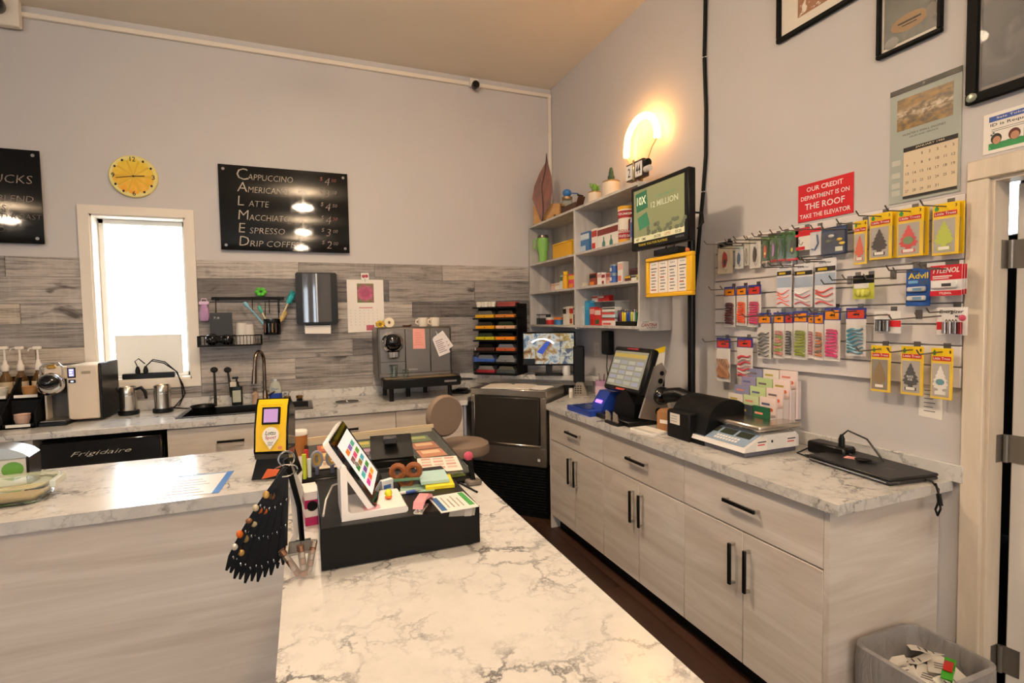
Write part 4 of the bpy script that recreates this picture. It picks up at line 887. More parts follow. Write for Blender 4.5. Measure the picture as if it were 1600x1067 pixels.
def worm_pack(u0, v0, u1, v1, inner, wc, label, style=0, wc2=None, hd=None):
    o, w, h = pack('worm_lure_pack', u0, v0, u1, v1, label, 'fishing lure', group='soft worm lure packs')
    box(-w/2, -.001, 0, w/2, 0, h*.78).build('clear_bag', mat('e3dcd4', .25), o)
    box(-w/2, -.003, h*.77, w/2, .001, h, .0006).build('header_card', mat('2f3a8c', .45), o); box(-w*.42, -.0036, h*.785, w*.42, -.003, h*.955).build('header_panel', mat(inner, .5), o)
    MB().prism([(-.16*w, h*.86), (-.05*w, h*.885), (.1*w, h*.875), (.2*w, h*.90), (.17*w, h*.86), (.2*w, h*.83), (.08*w, h*.855), (-.05*w, h*.84)], -.0042, -.0036).build('fish_print', M_INK, o)
    rnd = random.Random(int(u0)); n = 7
    for k in range(n):
        z = h*.08+h*.50*k/n; col = wc if (wc2 is None or k % 2) else wc2; pts = []
        if style == 0:
            for q in range(14): pts.append((w*.36*math.cos(q*.9+k), -.006-.002*math.sin(q), z+h*.10*q/14+.004*math.sin(q*.9+k)))
        elif style == 1:
            for q in range(9): pts.append((-w*.38+w*.76*q/8, -.006, z+h*.05*math.sin(q*.8+k)*.5+h*.012*k*(q/8)))
        else:
            x = -w*.35+w*.7*k/(n-1)
            for q in range(12): pts.append((x+w*.07*math.sin(q*1.1+k), -.006, h*.10+h*.42*q/11))
        MB().tube(pts, [max(.0016, w*.085*(1-.55*q/len(pts))) for q in range(len(pts))], 5).build('worm', mat(col, .35), o)
    box(-w*.49, -.011, .003, w*.49, -.0105, h*.77).build('cellophane', M_FILM, o)
worm_pack(1132, 448, 1149, 511, 'ee8f12', '5d2a2c', 'pack of maroon worm lures with an orange header in the second row')
worm_pack(1151, 447, 1167, 509, 'ee8f12', 'e8592a', 'pack of bright orange worm lures with an orange header in the second row')
worm_pack(1169, 445, 1189, 511, 'cf3a2a', 'c8486f', 'pack of raspberry pink worm lures with a red header in the second row')
worm_pack(1184, 489, 1205, 560, 'ee8f12', '6d6a66', 'pack of grey worm lures with an orange header in the third row', 1)
worm_pack(1209, 488, 1226, 560, 'ee8f12', '87a050', 'pack of pale green worm lures with an orange header in the third row', 0, 'd0847a')
worm_pack(1227, 488, 1239, 560, 'c4362a', '1c2024', 'pack of black worm lures with a red header in the third row', 0)
worm_pack(1240, 486, 1262, 562, 'ee8f12', '8f9a3a', 'pack of olive green worm lures with an orange header in the third row', 0)
worm_pack(1263, 489, 1272, 560, 'ee8f12', 'b5405f', 'slim pack of pink worm lures between the olive and the brown ones', 0)
worm_pack(1273, 489, 1287, 563, 'ee8f12', '5c3f2a', 'pack of brown and orange worm lures in the third row', 0, 'd9762c')
worm_pack(1288, 481, 1313, 564, 'ee8f12', 'd13f78', 'large pack of hot pink worm lures in the third row', 0)
worm_pack(1322, 481, 1353, 556, 'd0422c', '2f7f97', 'pack of teal blue worm lures with a red header in the third row', 1)
worm_pack(1120, 528, 1141, 596, 'cf3a2a', 'a4714a', 'pack of tan worm lures with a red header in the bottom row', 2)
worm_pack(1152, 528, 1176, 592, 'cf3a2a', 'c9bdb8', 'shiny pack of silver lures with a red and white header in the bottom row', 1, 'c83a44')
def lure_pack(u0, v0, u1, v1, card, hdr, lure, label, lure2=None, foot=None):
    o, w, h = pack('lure_pack', u0, v0, u1, v1, label, 'fishing lure', group='spoon lure packs on the top row')
    box(-w/2, -.002, 0, w/2, 0, h, .0006).build('card', mat(card, .5), o); box(-w*.5, -.003, h*.84, w*.5, -.002, h).build('header', mat(hdr, .5), o)
    MB().prism([(-.03*w, h*.70), (.14*w, h*.60), (.18*w, h*.42), (.06*w, h*.22), (-.10*w, h*.2), (-.16*w, h*.36), (-.12*w, h*.58)], -.009, -.004).build('lure_body', mat(lure, .25, .2), o)
    if lure2: MB().sph((.02*w, -.009, h*.36), w*.1, 10, 6, (1, .3, 1.6)).build('lure_stripe', mat(lure2, .3), o)
    MB().tube([(0, -.006, h*.20), (.0, -.006, h*.13), (.10*w, -.006, h*.08), (.18*w, -.006, h*.13), (.16*w, -.006, h*.17)], .0012, 5).build('treble_hook', M_CHROME, o)
    if foot: box(-w*.5, -.003, 0, w*.5, -.002, h*.08).build('foot_strip', mat(foot, .5), o)
    MB().prism([(-w*.45, h*.03), (w*.45, h*.03), (w*.45, h*.82), (-w*.45, h*.82)], -.0125, -.012).build('blister', M_FILM, o)
lure_pack(1122, 378, 1145, 428, 'e0d2b6', '1d2117', 'c8281f', 'cream card with a red and black lure at the left end of the top row', '1a1512')
lure_pack(1149, 384, 1162, 420, 'd6d6d4', 'b5bdb6', '55708f', 'pale card with a blue silver spoon lure, second in the top row')
lure_pack(1163, 376, 1171, 415, 'd5d0c4', 'cfc8b8', 'b8ae98', 'slim pale card with a silver lure, third in the top row')
lure_pack(1172, 371, 1189, 419, 'ddd8ce', 'cfc9bd', '4c3a30', 'clear card with a dark brown minnow lure in the top row')
lure_pack(1191, 370, 1203, 411, '3c5a36', '5c7a4c', 'd9562a', 'green card with a yellow and orange spoon lure in the top row', 'd8d03a', 'c9b49a')
lure_pack(1205, 366, 1215, 409, '49693f', '5c7a4c', 'b07aa8', 'green card with a lilac spoon lure in the top row', None, 'b83028')
lure_pack(1217, 363, 1228, 408, '2f5a34', '4a7a48', '2c4a2c', 'dark green card with a green lure in the top row', None, 'b83028')
lure_pack(1230, 361, 1248, 407, '2f6238', '4a7a48', '2a2d22', 'dark green card with a yellow spotted lure in the top row', 'd8c832', 'c9322c')
o, w, h = pack('hook_pack', 1243, 356, 1266, 391, 'white card with a red header holding fish hooks in the top row', 'fishing tackle')
box(-w/2, -.002, 0, w/2, 0, h).build('card', M_PAPER, o); box(-w/2, -.003, h*.62, w/2, -.002, h).build('header', M_RED, o); box(-w*.45, -.003, h*.02, w*.15, -.002, h*.16).build('red_strip', M_RED, o)
MB().tube([(-.2*w, -.005, h*.5), (-.2*w, -.005, h*.3), (-.05*w, -.005, h*.24), (.05*w, -.005, h*.36)], .0012, 5).build('fish_hook', M_INK, o)
o, w, h = pack('swivel_pack', 1266, 354, 1283, 399, 'pale pack with a grey blue swivel under a red strip in the top row', 'fishing tackle')
box(-w/2, -.002, 0, w/2, 0, h).build('card', mat('d8d6d8', .4), o); box(-w/2, -.003, h*.82, w/2, -.002, h*.95).build('red_strip', M_RED, o)
MB().tube([(w*.2, -.006, h*.7), (w*.3, -.006, h*.4), (0, -.006, h*.2), (-w*.3, -.006, h*.22)], .003, 6).build('swivel_wire', mat('5a6a86', .3, .5), o)
o, w, h = pack('tackle_pack', 1284, 354, 1324, 398, 'navy blue blister pack with yellow lures in the top row beside the air fresheners', 'fishing tackle')
box(-w/2, -.003, 0, w/2, 0, h, .001).build('card', mat('27324e', .45), o); box(-w*.45, -.004, h*.85, w*.45, -.003, h*.95).build('header_strip', mat('3a4a6c', .4), o)
for x, z, c_ in ((-.2, .5, '5c6a44'), (.22, .52, 'e3b91e'), (-.1, .68, 'd8d6ce'), (.32, .38, 'e3c11e')): MB().sph((x*w, -.006, z*h), w*.10, 10, 6, (1.2, .4, .6)).build('lure', mat(c_, .4), o)
box(w*.05, -.004, h*.12, w*.33, -.003, h*.28).build('price_patch', mat('d8dbc8', .5), o); box(-w*.46, -.013, h*.05, w*.46, -.0125, h*.83).build('blister', M_FILM, o)
def bait_pack(u0, v0, u1, v1, cols, label):
    o, w, h = pack('bait_pack', u0, v0, u1, v1, label, 'fishing lure', group='white bait packs with black labels')
    box(-w/2, -.002, 0, w/2, 0, h, .0006).build('card', mat('e6e3e4', .4), o); box(-w*.48, -.003, h*.74, w*.48, -.002, h*.84).build('black_label', M_INK, o)
    txt('Berkley', o, 0, h*.92, w*.6, h*.05, -.0025, mat('4a5578', .5), .01, .2); box(-w*.34, -.0036, h*.765, w*.10, -.003, h*.815).build('yellow_name', mat('d9b62a', .5), o)
    box(-w*.48, -.003, h*.46, w*.48, -.002, h*.70).build('water_print', mat('a9b6c9', .4), o)
    for k in range(4):
        z = h*(.08+.09*k); pts = [(-w*.4+w*.8*q/7, -.007, z+h*.04*math.sin(q*.7+k)) for q in range(8)]
        MB().tube(pts, [w*.05*(1-.07*q) for q in range(8)], 6).build('bait', mat(cols[k % len(cols)], .35), o)
    box(-w*.47, -.012, h*.03, w*.47, -.0115, h*.45).build('cellophane', M_FILM, o)
bait_pack(1214, 413, 1237, 480, ['ef6a25', 'e8521c'], 'white bait pack with orange soft baits in the second row')
bait_pack(1241, 412, 1270, 480, ['c02a38', 'ece5e0'], 'white bait pack with red and white striped baits in the second row')
bait_pack(1273, 404, 1306, 480, ['d6362e', 'efe8e2', 'd6362e'], 'tall white bait pack with a slanted red and white bait in the second row')
o, w, h = pack('float_pack', 1333, 430, 1366, 467, 'small pack of lime yellow floats with a black header', 'fishing tackle', off=.07)
box(-w/2, -.002, 0, w/2, 0, h).build('card', mat('c9cc4a', .4), o); box(-w/2, -.003, h*.66, w*.5, -.002, h).build('header', M_BLACK, o); box(-w*.45, -.003, h*.45, w*.25, -.002, h*.66).build('white_strip', M_WHITE, o)
for x in (-.22, .0, .2): MB().sph((x*w, -.007, h*.26), w*.13, 12, 8, (1, .6, 1.3)).build('float', mat('d9d860', .3), o)
# medicine and batteries
o, w, h = pack('medicine_pack', 1416, 419, 1454, 478, 'blue painkiller blister card with yellow lettering', 'medicine')
box(-w/2, -.003, 0, w/2, 0, h, .001).build('card', mat('1f4f9c', .4), o); txt('Advil', o, 0, h*.80, w*.82, h*.16, -.0036, mat('f4d32a', .4), .02)
for z in (.14, .38): box(-w*.42, -.014, h*z, w*.36, -.003, h*(z+.13), .004).build('tablet_pouch', mat('d9d6d2', .3), o); box(-w*.15, -.0146, h*(z+.03), w*.22, -.014, h*(z+.10)).build('pouch_print', mat('6f97b5', .4), o)
box(-w*.4, -.0036, h*.60, w*.0, -.003, h*.68).build('strip_print', mat('7ab0d9', .4), o); box(w*.05, -.0036, h*.56, w*.4, -.003, h*.68).build('tablet_print', mat('4a5f86', .4), o)
for q in range(3):
    o, w, h = pack('medicine_pack', 1454+q*7, 414, 1503+q*4, 462-q*1, ['front', 'middle', 'rear'][q]+' red and white painkiller card of the three hung at the right edge', 'medicine', hk=q == 0, off=.075-.018*q)
    box(-w/2, -.003, 0, w/2, 0, h, .001).build('card', mat('ece7e2', .4), o); box(-w/2, -.0038, h*.52, w/2, -.003, h).build('red_header', mat('cc2230', .4), o); box(-w/2, -.0038, 0, w/2, -.003, h*.17).build('red_foot', mat('cc2230', .4), o)
    if q == 0:
        txt('TYLENOL', o, -.0, h*.83, w*.86, h*.17, -.0044, M_WHITE, .02, .25); box(-w*.42, -.0044, h*.62, w*.2, -.0038, h*.66).build('print_line', M_WHITE, o); box(-w*.42, -.0044, h*.56, w*.1, -.0038, h*.59).build('print_line', M_WHITE, o)
        box(-w*.44, -.013, h*.24, w*.40, -.003, h*.48, .004).build('tablet_pouch', mat('efece8', .3), o); box(-w*.08, -.0136, h*.30, w*.22, -.013, h*.40).build('pouch_print', M_DGREY, o); txt('TYLENOL', o, 0, h*.085, w*.4, h*.07, -.0044, M_WHITE, .02)
o, w, h = pack('battery_pack', 1366, 486, 1408, 521, 'small white card with two grey coin batteries and a red band', 'batteries', off=.06)
box(-w/2, -.003, 0, w/2, 0, h, .001).build('card', mat('e8e4e0', .4), o); box(-w*.1, -.0036, h*.30, w*.5, -.003, h*.58).build('red_band', M_RED, o); box(-w*.4, -.0036, h*.80, w*.1, -.003, h*.86).build('print_line', mat('b04a4a', .5), o)
for x in (-.25, .02): MB().cyl((x*w, -.012, h*.10), w*.13, h*.48, 14).build('battery', mat('8d8780', .25, .9), o)
for x in (-.25, .02): MB().cyl((x*w, -.012, h*.58), w*.135, h*.05, 14).build('battery_cap', M_DGREY, o)
o, w, h = pack('battery_pack', 1464, 480, 1512, 524, 'white and red battery card with four cells hanging at the right edge', 'batteries', off=.05)
box(-w/2, -.003, 0, w/2, 0, h, .001).build('card', mat('ebe6e2', .4), o); txt('Energizer', o, -w*.02, h*.83, w*.8, h*.16, -.0036, M_INK, .02, .2); txt('MAX', o, w*.24, h*.68, w*.26, h*.08, -.0036, M_INK, .02); txt('AAAA', o, -w*.02, h*.53, w*.42, h*.09, -.0036, M_INK, .02)
for k in range(4): MB().cyl((w*(-.2+.17*k), -.012, h*.06), w*.075, h*.42, 12).build('battery', mat(['b8aaa5', 'c9b9b2', '9a8f8c', 'a33a3a'][k], .25, .8), o)
box(-w*.5, -.0036, h*.2, -w*.28, -.003, h*.48).build('red_patch', M_RED, o); MB().sph((w*.34, -.004, h*.62), w*.12, 10, 6, (1, .2, 1)).build('pink_print', mat('c9506a', .4), o)
for (u, v) in ((1404, 415), (1408, 490), (1450, 487), (1313, 430), (1368, 428), (1300, 352), (1215, 408), (1140, 378), (1160, 374), (1180, 369), (1262, 399), (1300, 436), (1455, 412)):
    p = at(u+26, v+6, 'x', XR-.03); hook(p.y, min(p.z, SZ1-.03))
# note under the slat wall
c, w, h = wrect(1436, 600, 1473, 654, 'R')
o = thing('paper_note', 'small white handwritten list taped to the wall below the white tree air freshener', 'note', (XR-.001, c.y, c.z), RW)
MB().prism([(-w/2, .006), (w/2, 0), (w/2, h), (-w/2, h)], -.001, 0).build('sheet', M_PAPER, o); mb = MB()
for k in range(6): mb.box(-w*.28, -.0015, h*(.2+.12*k), w*(.2-.1*(k % 2)), -.001, h*(.225+.12*k))
mb.build('handwriting', mat('7a746e', .8), o)
# ---------------------------------------------------------------- signs and pictures
c, w, h = wrect(1249, 281, 1335, 340, 'R', .004)
o = thing('red_sign', 'red plastic joke sign about credit with white capital letters', 'sign', (XR-.001, 1.728, 1.995), RW)
w, h = .275, .177
box(-w/2, -.004, 0, w/2, 0, h, .001).build('plate', mat('cf1f28', .35), o)
for s_, z, ww_, hh in (('OUR CREDIT', .84, .66, .125), ('DEPARTMENT IS ON', .62, .88, .115), ('THE ROOF', .385, .72, .165), ('TAKE THE ELEVATOR', .14, .92, .115)): txt(s_, o, 0, z*h, ww_*w, hh*h, -.0046, M_WHITE, .012)
o = thing('wall_calendar', 'tall old calendar for January with a river photo on the right wall', 'calendar', (XR-.001, 1.315, 1.996), RW)
w, h = .25, .452
MB().prism([(-w/2, 0), (w/2, 0), (w/2, h), (-w/2, h)], -.003, 0).build('backing_sheet', mat('a3aaa2', .6), o); box(-w/2, -.005, h-.02, w/2, -.003, h).build('top_binding', mat('3c3a33', .5), o)
MB().cyl((0, -.007, h-.011), .005, .004, 10, 'y').build('nail', M_CHROME, o)
t = NT('river_photo'); f = t.noise(t.coord((30, 30, 60)), 1, 6, .6, .5); tc = t.n('TexCoord'); sp_ = t.n('SeparateXYZ'); t.l(tc.outputs['Object'], sp_.inputs[0])
lnp = t.n('Math', operation='ABSOLUTE'); t.l(sp_.outputs[2], lnp.inputs[0]); mr = t.n('MapRange'); mr.inputs[1].default_value = 0; mr.inputs[2].default_value = .03; mr.inputs[3].default_value = .55; mr.inputs[4].default_value = 0; t.l(lnp.outputs[0], mr.inputs[0])
sm = t.n('Math', operation='MULTIPLY'); t.l(mr.outputs[0], sm.inputs[0]); t.l(t.ramp(f, [(.45, 0.0), (.6, 1.0)]), sm.inputs[1])
col = t.mix(t.ramp(f, [(.35, 0.0), (.65, 1.0)]), '3a3420', '9a7430'); MRIV = t.out(t.mix(sm.outputs[0], col, 'f0ead8'), .4)
b_ = box(-.098, -.0036, -.062, .098, -.003, .062).build('river_photo', MRIV, o, 'photo of a rocky autumn river'); b_.location = (0, 0, h-.105)
txt("HUNTER'S SMALL ENGINES", o, 0, h-.187, .15, .008, -.0036, M_INK); txt('SALES AND SERVICE', o, 0, h-.2, .1, .006, -.0036, M_INK)
box(-w*.28, -.006, .012, w*.47, -.003, .21, .0008).build('month_pad', mat('d9c8ab', .7), o); box(-w*.28, -.007, .195, w*.47, -.006, .212).build('month_strip', M_INK, o); txt('JANUARY 1985', o, w*.1, .2035, .1, .009, -.0075, mat('d9c8ab', .6), .005)
box(-w*.28, -.007, .012, w*.47, -.006, .022).build('foot_strip', M_INK, o)
dn = 1
for r_ in range(5):
    for q in range(7):
        if r_ == 0 and q < 2 or dn > 31: continue
        txt(str(dn), o, -w*.22+q*.0265, .176-r_*.034, .003+.006*(len(str(dn))-1)+(.003 if dn not in (1, 11) else 0), .010, -.0065, M_INK, 0, 0, 'day_number'); dn += 1
for z in (.03, .06, .1, .15): box(-w*.46, -.0036, z, -w*.33, -.003, z+.022).build('side_print', mat('c0c2b6', .6), o)
def frame(y0, y1, z0, z1, label, inner, mat_in, fw_=.022, white=.03, extra=None):
    o = thing('picture_frame', label, 'picture', (XR-.001, (y0+y1)/2, z0), RW); w = y0-y1; h = z1-z0
    for a in ((-w/2, 0, w/2, fw_), (-w/2, h-fw_, w/2, h), (-w/2, fw_, -w/2+fw_, h-fw_), (w/2-fw_, fw_, w/2, h-fw_)): box(a[0], -.022, a[1], a[2], -.002, a[3], .003).build('frame_side', mat('080808', .6, spec=.15), o)
    box(-w/2+fw_, -.006, fw_, w/2-fw_, -.002, h-fw_).build('mount', mat(white if isinstance(white, str) else 'e6dccb', .6), o)
    if inner is not None:
        b_ = box(-inner[0]/2, -.007, -inner[1]/2, inner[0]/2, -.006, inner[1]/2).build('print', mat_in, o); b_.location = (inner[2], 0, inner[3])
    box(-w/2+fw_, -.012, fw_, w/2-fw_, -.010, h-fw_).build('glazing', mat('ffffff', .02, alpha=.04, spec=.8), o)
    return o, w, h
t = NT('orange_drawing'); f = t.noise(t.coord((14, 14, 14)), 1, 5, .6, 2); MORD = t.out(t.mix(t.ramp(f, [(.36, 0.0), (.42, 1.0)]), 'e8ddc8', t.mix(f, 'b97a35', '7a3a22')), .5)
frame(1.987, 1.50, 2.90, 3.45, 'black framed orange brown drawing cut off by the top of the picture', (.30, .40, .02, .27), MORD)
t = NT('stone_photo'); f = t.noise(t.coord((16, 16, 10)), 1, 5, .6, 1); MSTO = t.out(t.mix(t.ramp(f, [(.35, 0.0), (.65, 1.0)]), '1f2a18', '4f4a30'), .4)
o, w, h = frame(1.493, 1.253, 2.598, 2.99, 'black framed small photo of a carved stone, cut off by the top of the picture', (.19, .33, 0, .197), MSTO, .016)
MB().sph((.0, -.007, .10), .06, 20, 8, (1.15, .03, .55)).build('carved_stone_print', mat('a07d4c', .6), o); MB().sph((-.065, -.007, .045), .028, 14, 6, (1, .05, .8)).build('pebble_print', mat('8f8a80', .6), o); box(-.04, -.0105, .10, .045, -.0095, .106).build('stone_lettering', M_INK, o); box(-.025, -.0105, .088, .03, -.0095, .092).build('stone_lettering', M_INK, o); MB().sph((.08, -.007, .10), .024, 12, 6, (1, .05, 1.2)).build('pebble_print', mat('7a7268', .6), o)
t = NT('old_photo'); tc = t.n('TexCoord'); sp_ = t.n('SeparateXYZ'); t.l(tc.outputs['Object'], sp_.inputs[0]); f = t.noise(t.coord((7, 7, 7)), 1, 7, .65)
ad = t.n('Math', operation='MULTIPLY_ADD'); t.l(f, ad.inputs[0]); ad.inputs[1].default_value = .42; t.l(sp_.outputs[2], ad.inputs[2])
MOLD = t.out(t.ramp(ad.outputs[0], [(.0, '2c2927'), (.04, '3f3b38'), (.08, '151312'), (.2, '1f1c1a'), (.28, '5a534d')]), .4)
o, w, h = frame(1.172, .45, 2.293, 2.95, 'large black framed old photograph of trees at the upper right corner', (.64, .56, 0, .33), MOLD, .035, '8a8078')
for s_, z in (('Highway store', .50), ('about nineteen forty', .475)): box(-.26, -.0082, z, -.26+.011*len(s_), -.0075, z+.006).build('caption_line', mat('3f3a36', .7), o)
MB().lathe([(0, 0), (.016, 0), (.016, -.004), (.012, -.006), (0, -.006)], 20, (-w/2+.022, -.022, .02), 'y').build('corner_medallion', mat('8f9488', .35, .6), o)
o = thing('id_poster', 'white poster with four young faces saying identification is required, above the doorway', 'poster', (XR-.001, .985, 2.105), RW)
w, h = .275, .138
box(-w/2, -.002, 0, w/2, 0, h).build('sheet', M_PAPER, o); box(-w/2+.016, -.0026, h-.03, w/2-.01, -.002, h-.012).build('blue_strip', mat('2f4f9c', .5), o); box(-w/2+.016, -.0026, .012, w/2-.01, -.002, .034).build('green_strip', mat('2c8a4c', .5), o)
txt('Sale Tobacco and Vapour', o, -.0, h-.021, .2, .009, -.0032, M_WHITE); txt('ID is Required', o, -.055, h-.043, .125, .013, -.0026, M_INK, .012)
for k in range(2): box(-w/2+.024, -.0026, h-.058-.006*k, .03-.02*k, -.002, h-.056-.006*k).build('print_line', mat('8d8580', .7), o)
for dx, dz in ((0, .006), (0, -.006), (.006, 0), (-.006, 0)): box(-.108+dx-.0026, -.0028, h-.075+dz-.0026, -.108+dx+.0026, -.002, h-.075+dz+.0026).build('logo_diamond', mat('3f5a4c', .5), o)
for x, z, s_, hair in ((-.10, .048, .9, '1f1a18'), (-.05, .05, .95, '5a2a22'), (-.005, .076, 1, '241c18'), (.05, .07, 1, '3a2620'), (.1, .07, 1, '2a1c18')):
    MB().lathe([(0, 0), (.017*s_, 0), (.017*s_, -.0012), (0, -.0012)], 18, (x, -.002, z), 'y', sy=1.15).build('printed_hair', mat(hair, .6), o); MB().lathe([(0, 0), (.0125*s_, 0), (.0125*s_, -.0008), (0, -.0008)], 16, (x+.002, -.0034, z-.006), 'y', sy=1.2).build('printed_face', mat('b98a6c', .6), o); box(x-.02, -.003, .034, x+.02, -.002, z-.015).build('printed_shoulders', mat(['3a2a22', '2d2624', '4a6a34', '7a6a2c', '7a4a3a'][int((x+.1)*20+.5) % 5], .6), o)
# cable on the wall
o = thing('wall_cable', 'thick black cable running down the right wall behind the pole', 'cable', (0, 0, 0))
pts = [(2.243, 2.485, 3.71), (2.243, 2.488, 3.39), (2.243, 2.497, 3.07), (2.243, 2.483, 2.77), (2.243, 2.485, 2.5), (2.243, 2.507, 2.29), (2.243, 2.55, 1.95), (2.243, 2.585, 1.72), (2.243, 2.61, 1.4), (2.243, 2.62, .99)]
MB().tube(pts, .011, 8).build('cable_sheath', M_BLKM, o)
for i in (2, 5): MB().tube([(2.249, pts[i][1]-.018, pts[i][2]), (2.232, pts[i][1], pts[i][2]), (2.249, pts[i][1]+.018, pts[i][2])], .003, 6).build('cable_clip', M_WHITE, o)
# ---------------------------------------------------------------- shelf unit
SFX, SY0, SY1, SYM = 2.0, 4.56, 2.805, 3.665; SDEP = XR-.002-SFX
o = thing('wall_shelf', 'pale laminate wall shelf with two bays hung beside the corner', 'shelf', (SFX, SY0, 1.47), RW)
SWd = SY0-SY1; zt = [0, .30, .566, .918]
mb = MB(); box(0, SDEP-.008, .005, SWd, SDEP, .925).build('back_panel', M_SHELF, o)
for x0, x1, n_ in ((0, .02, 'side_panel'), (SY0-SYM-.012, SY0-SYM+.012, 'divider'), (SWd-.02, SWd, 'side_panel')): box(x0, 0, -.012, x1, SDEP-.009, .918, .001).build(n_, M_SHELF, o)
for i, z in enumerate(zt):
    if i == 3: box(0, 0, z+.001, SWd, SDEP-.009, z+.02, .001).build('top_board', M_SHELF, o)
    else:
        for x0, x1 in ((.0205, SY0-SYM-.0125), (SY0-SYM+.0125, SWd-.0205)): box(x0, .002, z, x1, SDEP-.009, z+.018, .001).build('shelf_board', M_SHELF, o)
ZT = [1.47+z+.0185 for z in zt]; ZTOP = 1.47+.918+.0205
st = box(-.075, -.001, 0, .075, 0, .05).build('sticker', mat('dcd6cc', .5), o); st.location = (SWd+.0005, .07, .0); st.rotation_euler = (0, 0, pi/2)
txt('CANTINA', st, 0, .026, .12, .022, -.0016, mat('9c2f3a', .5), .02, .3); txt('JOES', st, -.03, .044, .05, .01, -.0016, M_INK, .01, .3); txt('CASINO', st, .02, .008, .08, .01, -.0016, M_INK, .01, .3)
def sh(u, X=2.06, v=430): return at(u, v, 'x', X).y
def carton(u0, u1, row, vt, cols, label, X=2.06, cat='box', dep=.05, tx=None, z=None, name='carton', rz=0, bands=None):
    y0, y1 = sh(u0, X), sh(u1, X); w = y0-y1; z0 = ZT[row] if z is None else z; top = at((u0+u1)/2, vt, 'x', X).z; h = max(.02, top-z0)
    o = thing(name, label, cat, (X, (y0+y1)/2, z0), RW+rz)
    box(-w/2, 0, 0, w/2, dep, h, .001).build('carton_body', mat(cols[0], .45), o)
    for i, c_ in enumerate(cols[1:]):
        za, zb = [(.62, .9), (.08, .34), (.40, .55)][i % 3]; xa, xb = [(-.5, .5), (-.42, .2), (-.3, .4)][i % 3]
        box(xa*w, -.0008, za*h, xb*w, 0, zb*h).build('printed_band', mat(c_, .45), o)
    if tx: txt(tx, o, 0, h*.76, w*.8, h*.14, -.0016, M_WHITE, .01)
    return o, w, h
# row above second board, left bay
p = sh(849); o = thing('tumbler', 'lime green insulated tumbler with a steel lid on the upper left shelf', 'tumbler', (2.10, sh(849, 2.10), ZT[2]))
MB().lathe([(0, 0), (.036, 0), (.038, .01), (.040, .10), (.053, .14), (.055, .235), (0, .236)], 26).build('body', mat('8fc861', .3), o); MB().lathe([(.053, .236), (.05, .262), (0, .264)], 26).build('lid', mat('6b5f55', .3, .6), o)
MB().tube([(-.052, 0, .22), (-.085, 0, .215), (-.085, 0, .14), (-.052, 0, .135)], .008, 8).build('handle', mat('8fc861', .3), o)
y0, y1 = sh(861, 2.07), sh(897, 2.07)
o = thing('yellow_box', 'bright yellow lidded box on the upper left shelf beside the tumbler', 'box', (2.07, (y0+y1)/2, ZT[2]), RW)
w = (y0-y1)*.82; box(-w/2, 0, 0, w/2, .13, .125, .003).build('box_body', mat('e3ac14', .4), o); box(-w/2-.002, -.002, .126, w/2+.002, .132, .14, .002).build('lid', mat('e9b51c', .4), o)
# upper right bay
carton(903, 921, 2, 363, ['3d6fa5', 'c9d6de', 'b9cad8'], 'blue leaning booklet on the upper right shelf', 2.05, 'booklet', .02)
carton(925, 933, 2, 357, ['ece6de', 'b03a30', 'c02a28'], 'slim white and red carton left of the big white box on the upper right shelf', 2.05)
o, w, h = carton(934, 966, 2, 352, ['ece8df', '7a2f2a'], 'large white carton printed with two teal bottles on the upper right shelf', 2.05, dep=.13)
for x in (-.18, .18): MB().prism([(x*w-.022, h*.06), (x*w+.022, h*.06), (x*w+.02, h*.25), (x*w+.006, h*.36), (x*w+.006, h*.52), (x*w-.006, h*.52), (x*w-.006, h*.36), (x*w-.02, h*.25)], -.0008, 0).build('bottle_print', mat('3c7a72', .5), o)
o = thing('oat_drum', 'round red white and yellow oat drum on the upper right shelf behind the screen', 'drum', (2.11, sh(980, 2.11), ZT[2]))
R_ = .06; MB().cyl((0, 0, 0), R_, .235, 28).build('drum_wall', mat('efe6d6', .5), o); MB().lathe([(R_+.001, .0), (R_+.001, .03)], 28).build('yellow_foot', mat('e3a41c', .5), o); MB().lathe([(R_+.001, .032), (R_+.001, .075)], 28).build('red_band', mat('a3242a', .5), o); MB().lathe([(R_+.001, .175), (R_+.001, .225)], 28).build('red_band', mat('a3242a', .5), o)
MB().cyl((0, 0, .235), R_+.003, .022, 28).build('lid', mat('e8b02a', .4), o); MB().prism(rr(.05, .08, .01, 3, 0, .125), -R_-.006, -R_+.01).build('picture_patch', mat('7a3f22', .5), o)
for s_, z in (('QUAKER', .2), ('ROLLED', .088), ('WHITE OATS', .05)): txt(s_, o, 0, z, .095, .018, -R_-.0045, M_WHITE if z > .1 or z < .06 else mat('a3242a', .5), .02, M=Matrix.Rotation(-.75, 4, 'Z'))
o = thing('spray_bottle', 'blue and white bottle half hidden between the oat drum and the screen', 'bottle', (2.10, sh(993, 2.10), ZT[2]))
MB().lathe([(0, 0), (.032, 0), (.034, .02), (.032, .15), (.014, .19), (.014, .21), (0, .21)], 20).build('body', mat('b9c4dc', .35), o); MB().lathe([(.0345, .03), (.0345, .13)], 20).build('label_band', mat('5a6fb0', .4), o); MB().cyl((0, 0, .21), .015, .02, 12).build('cap', mat('c94a4a', .4), o)
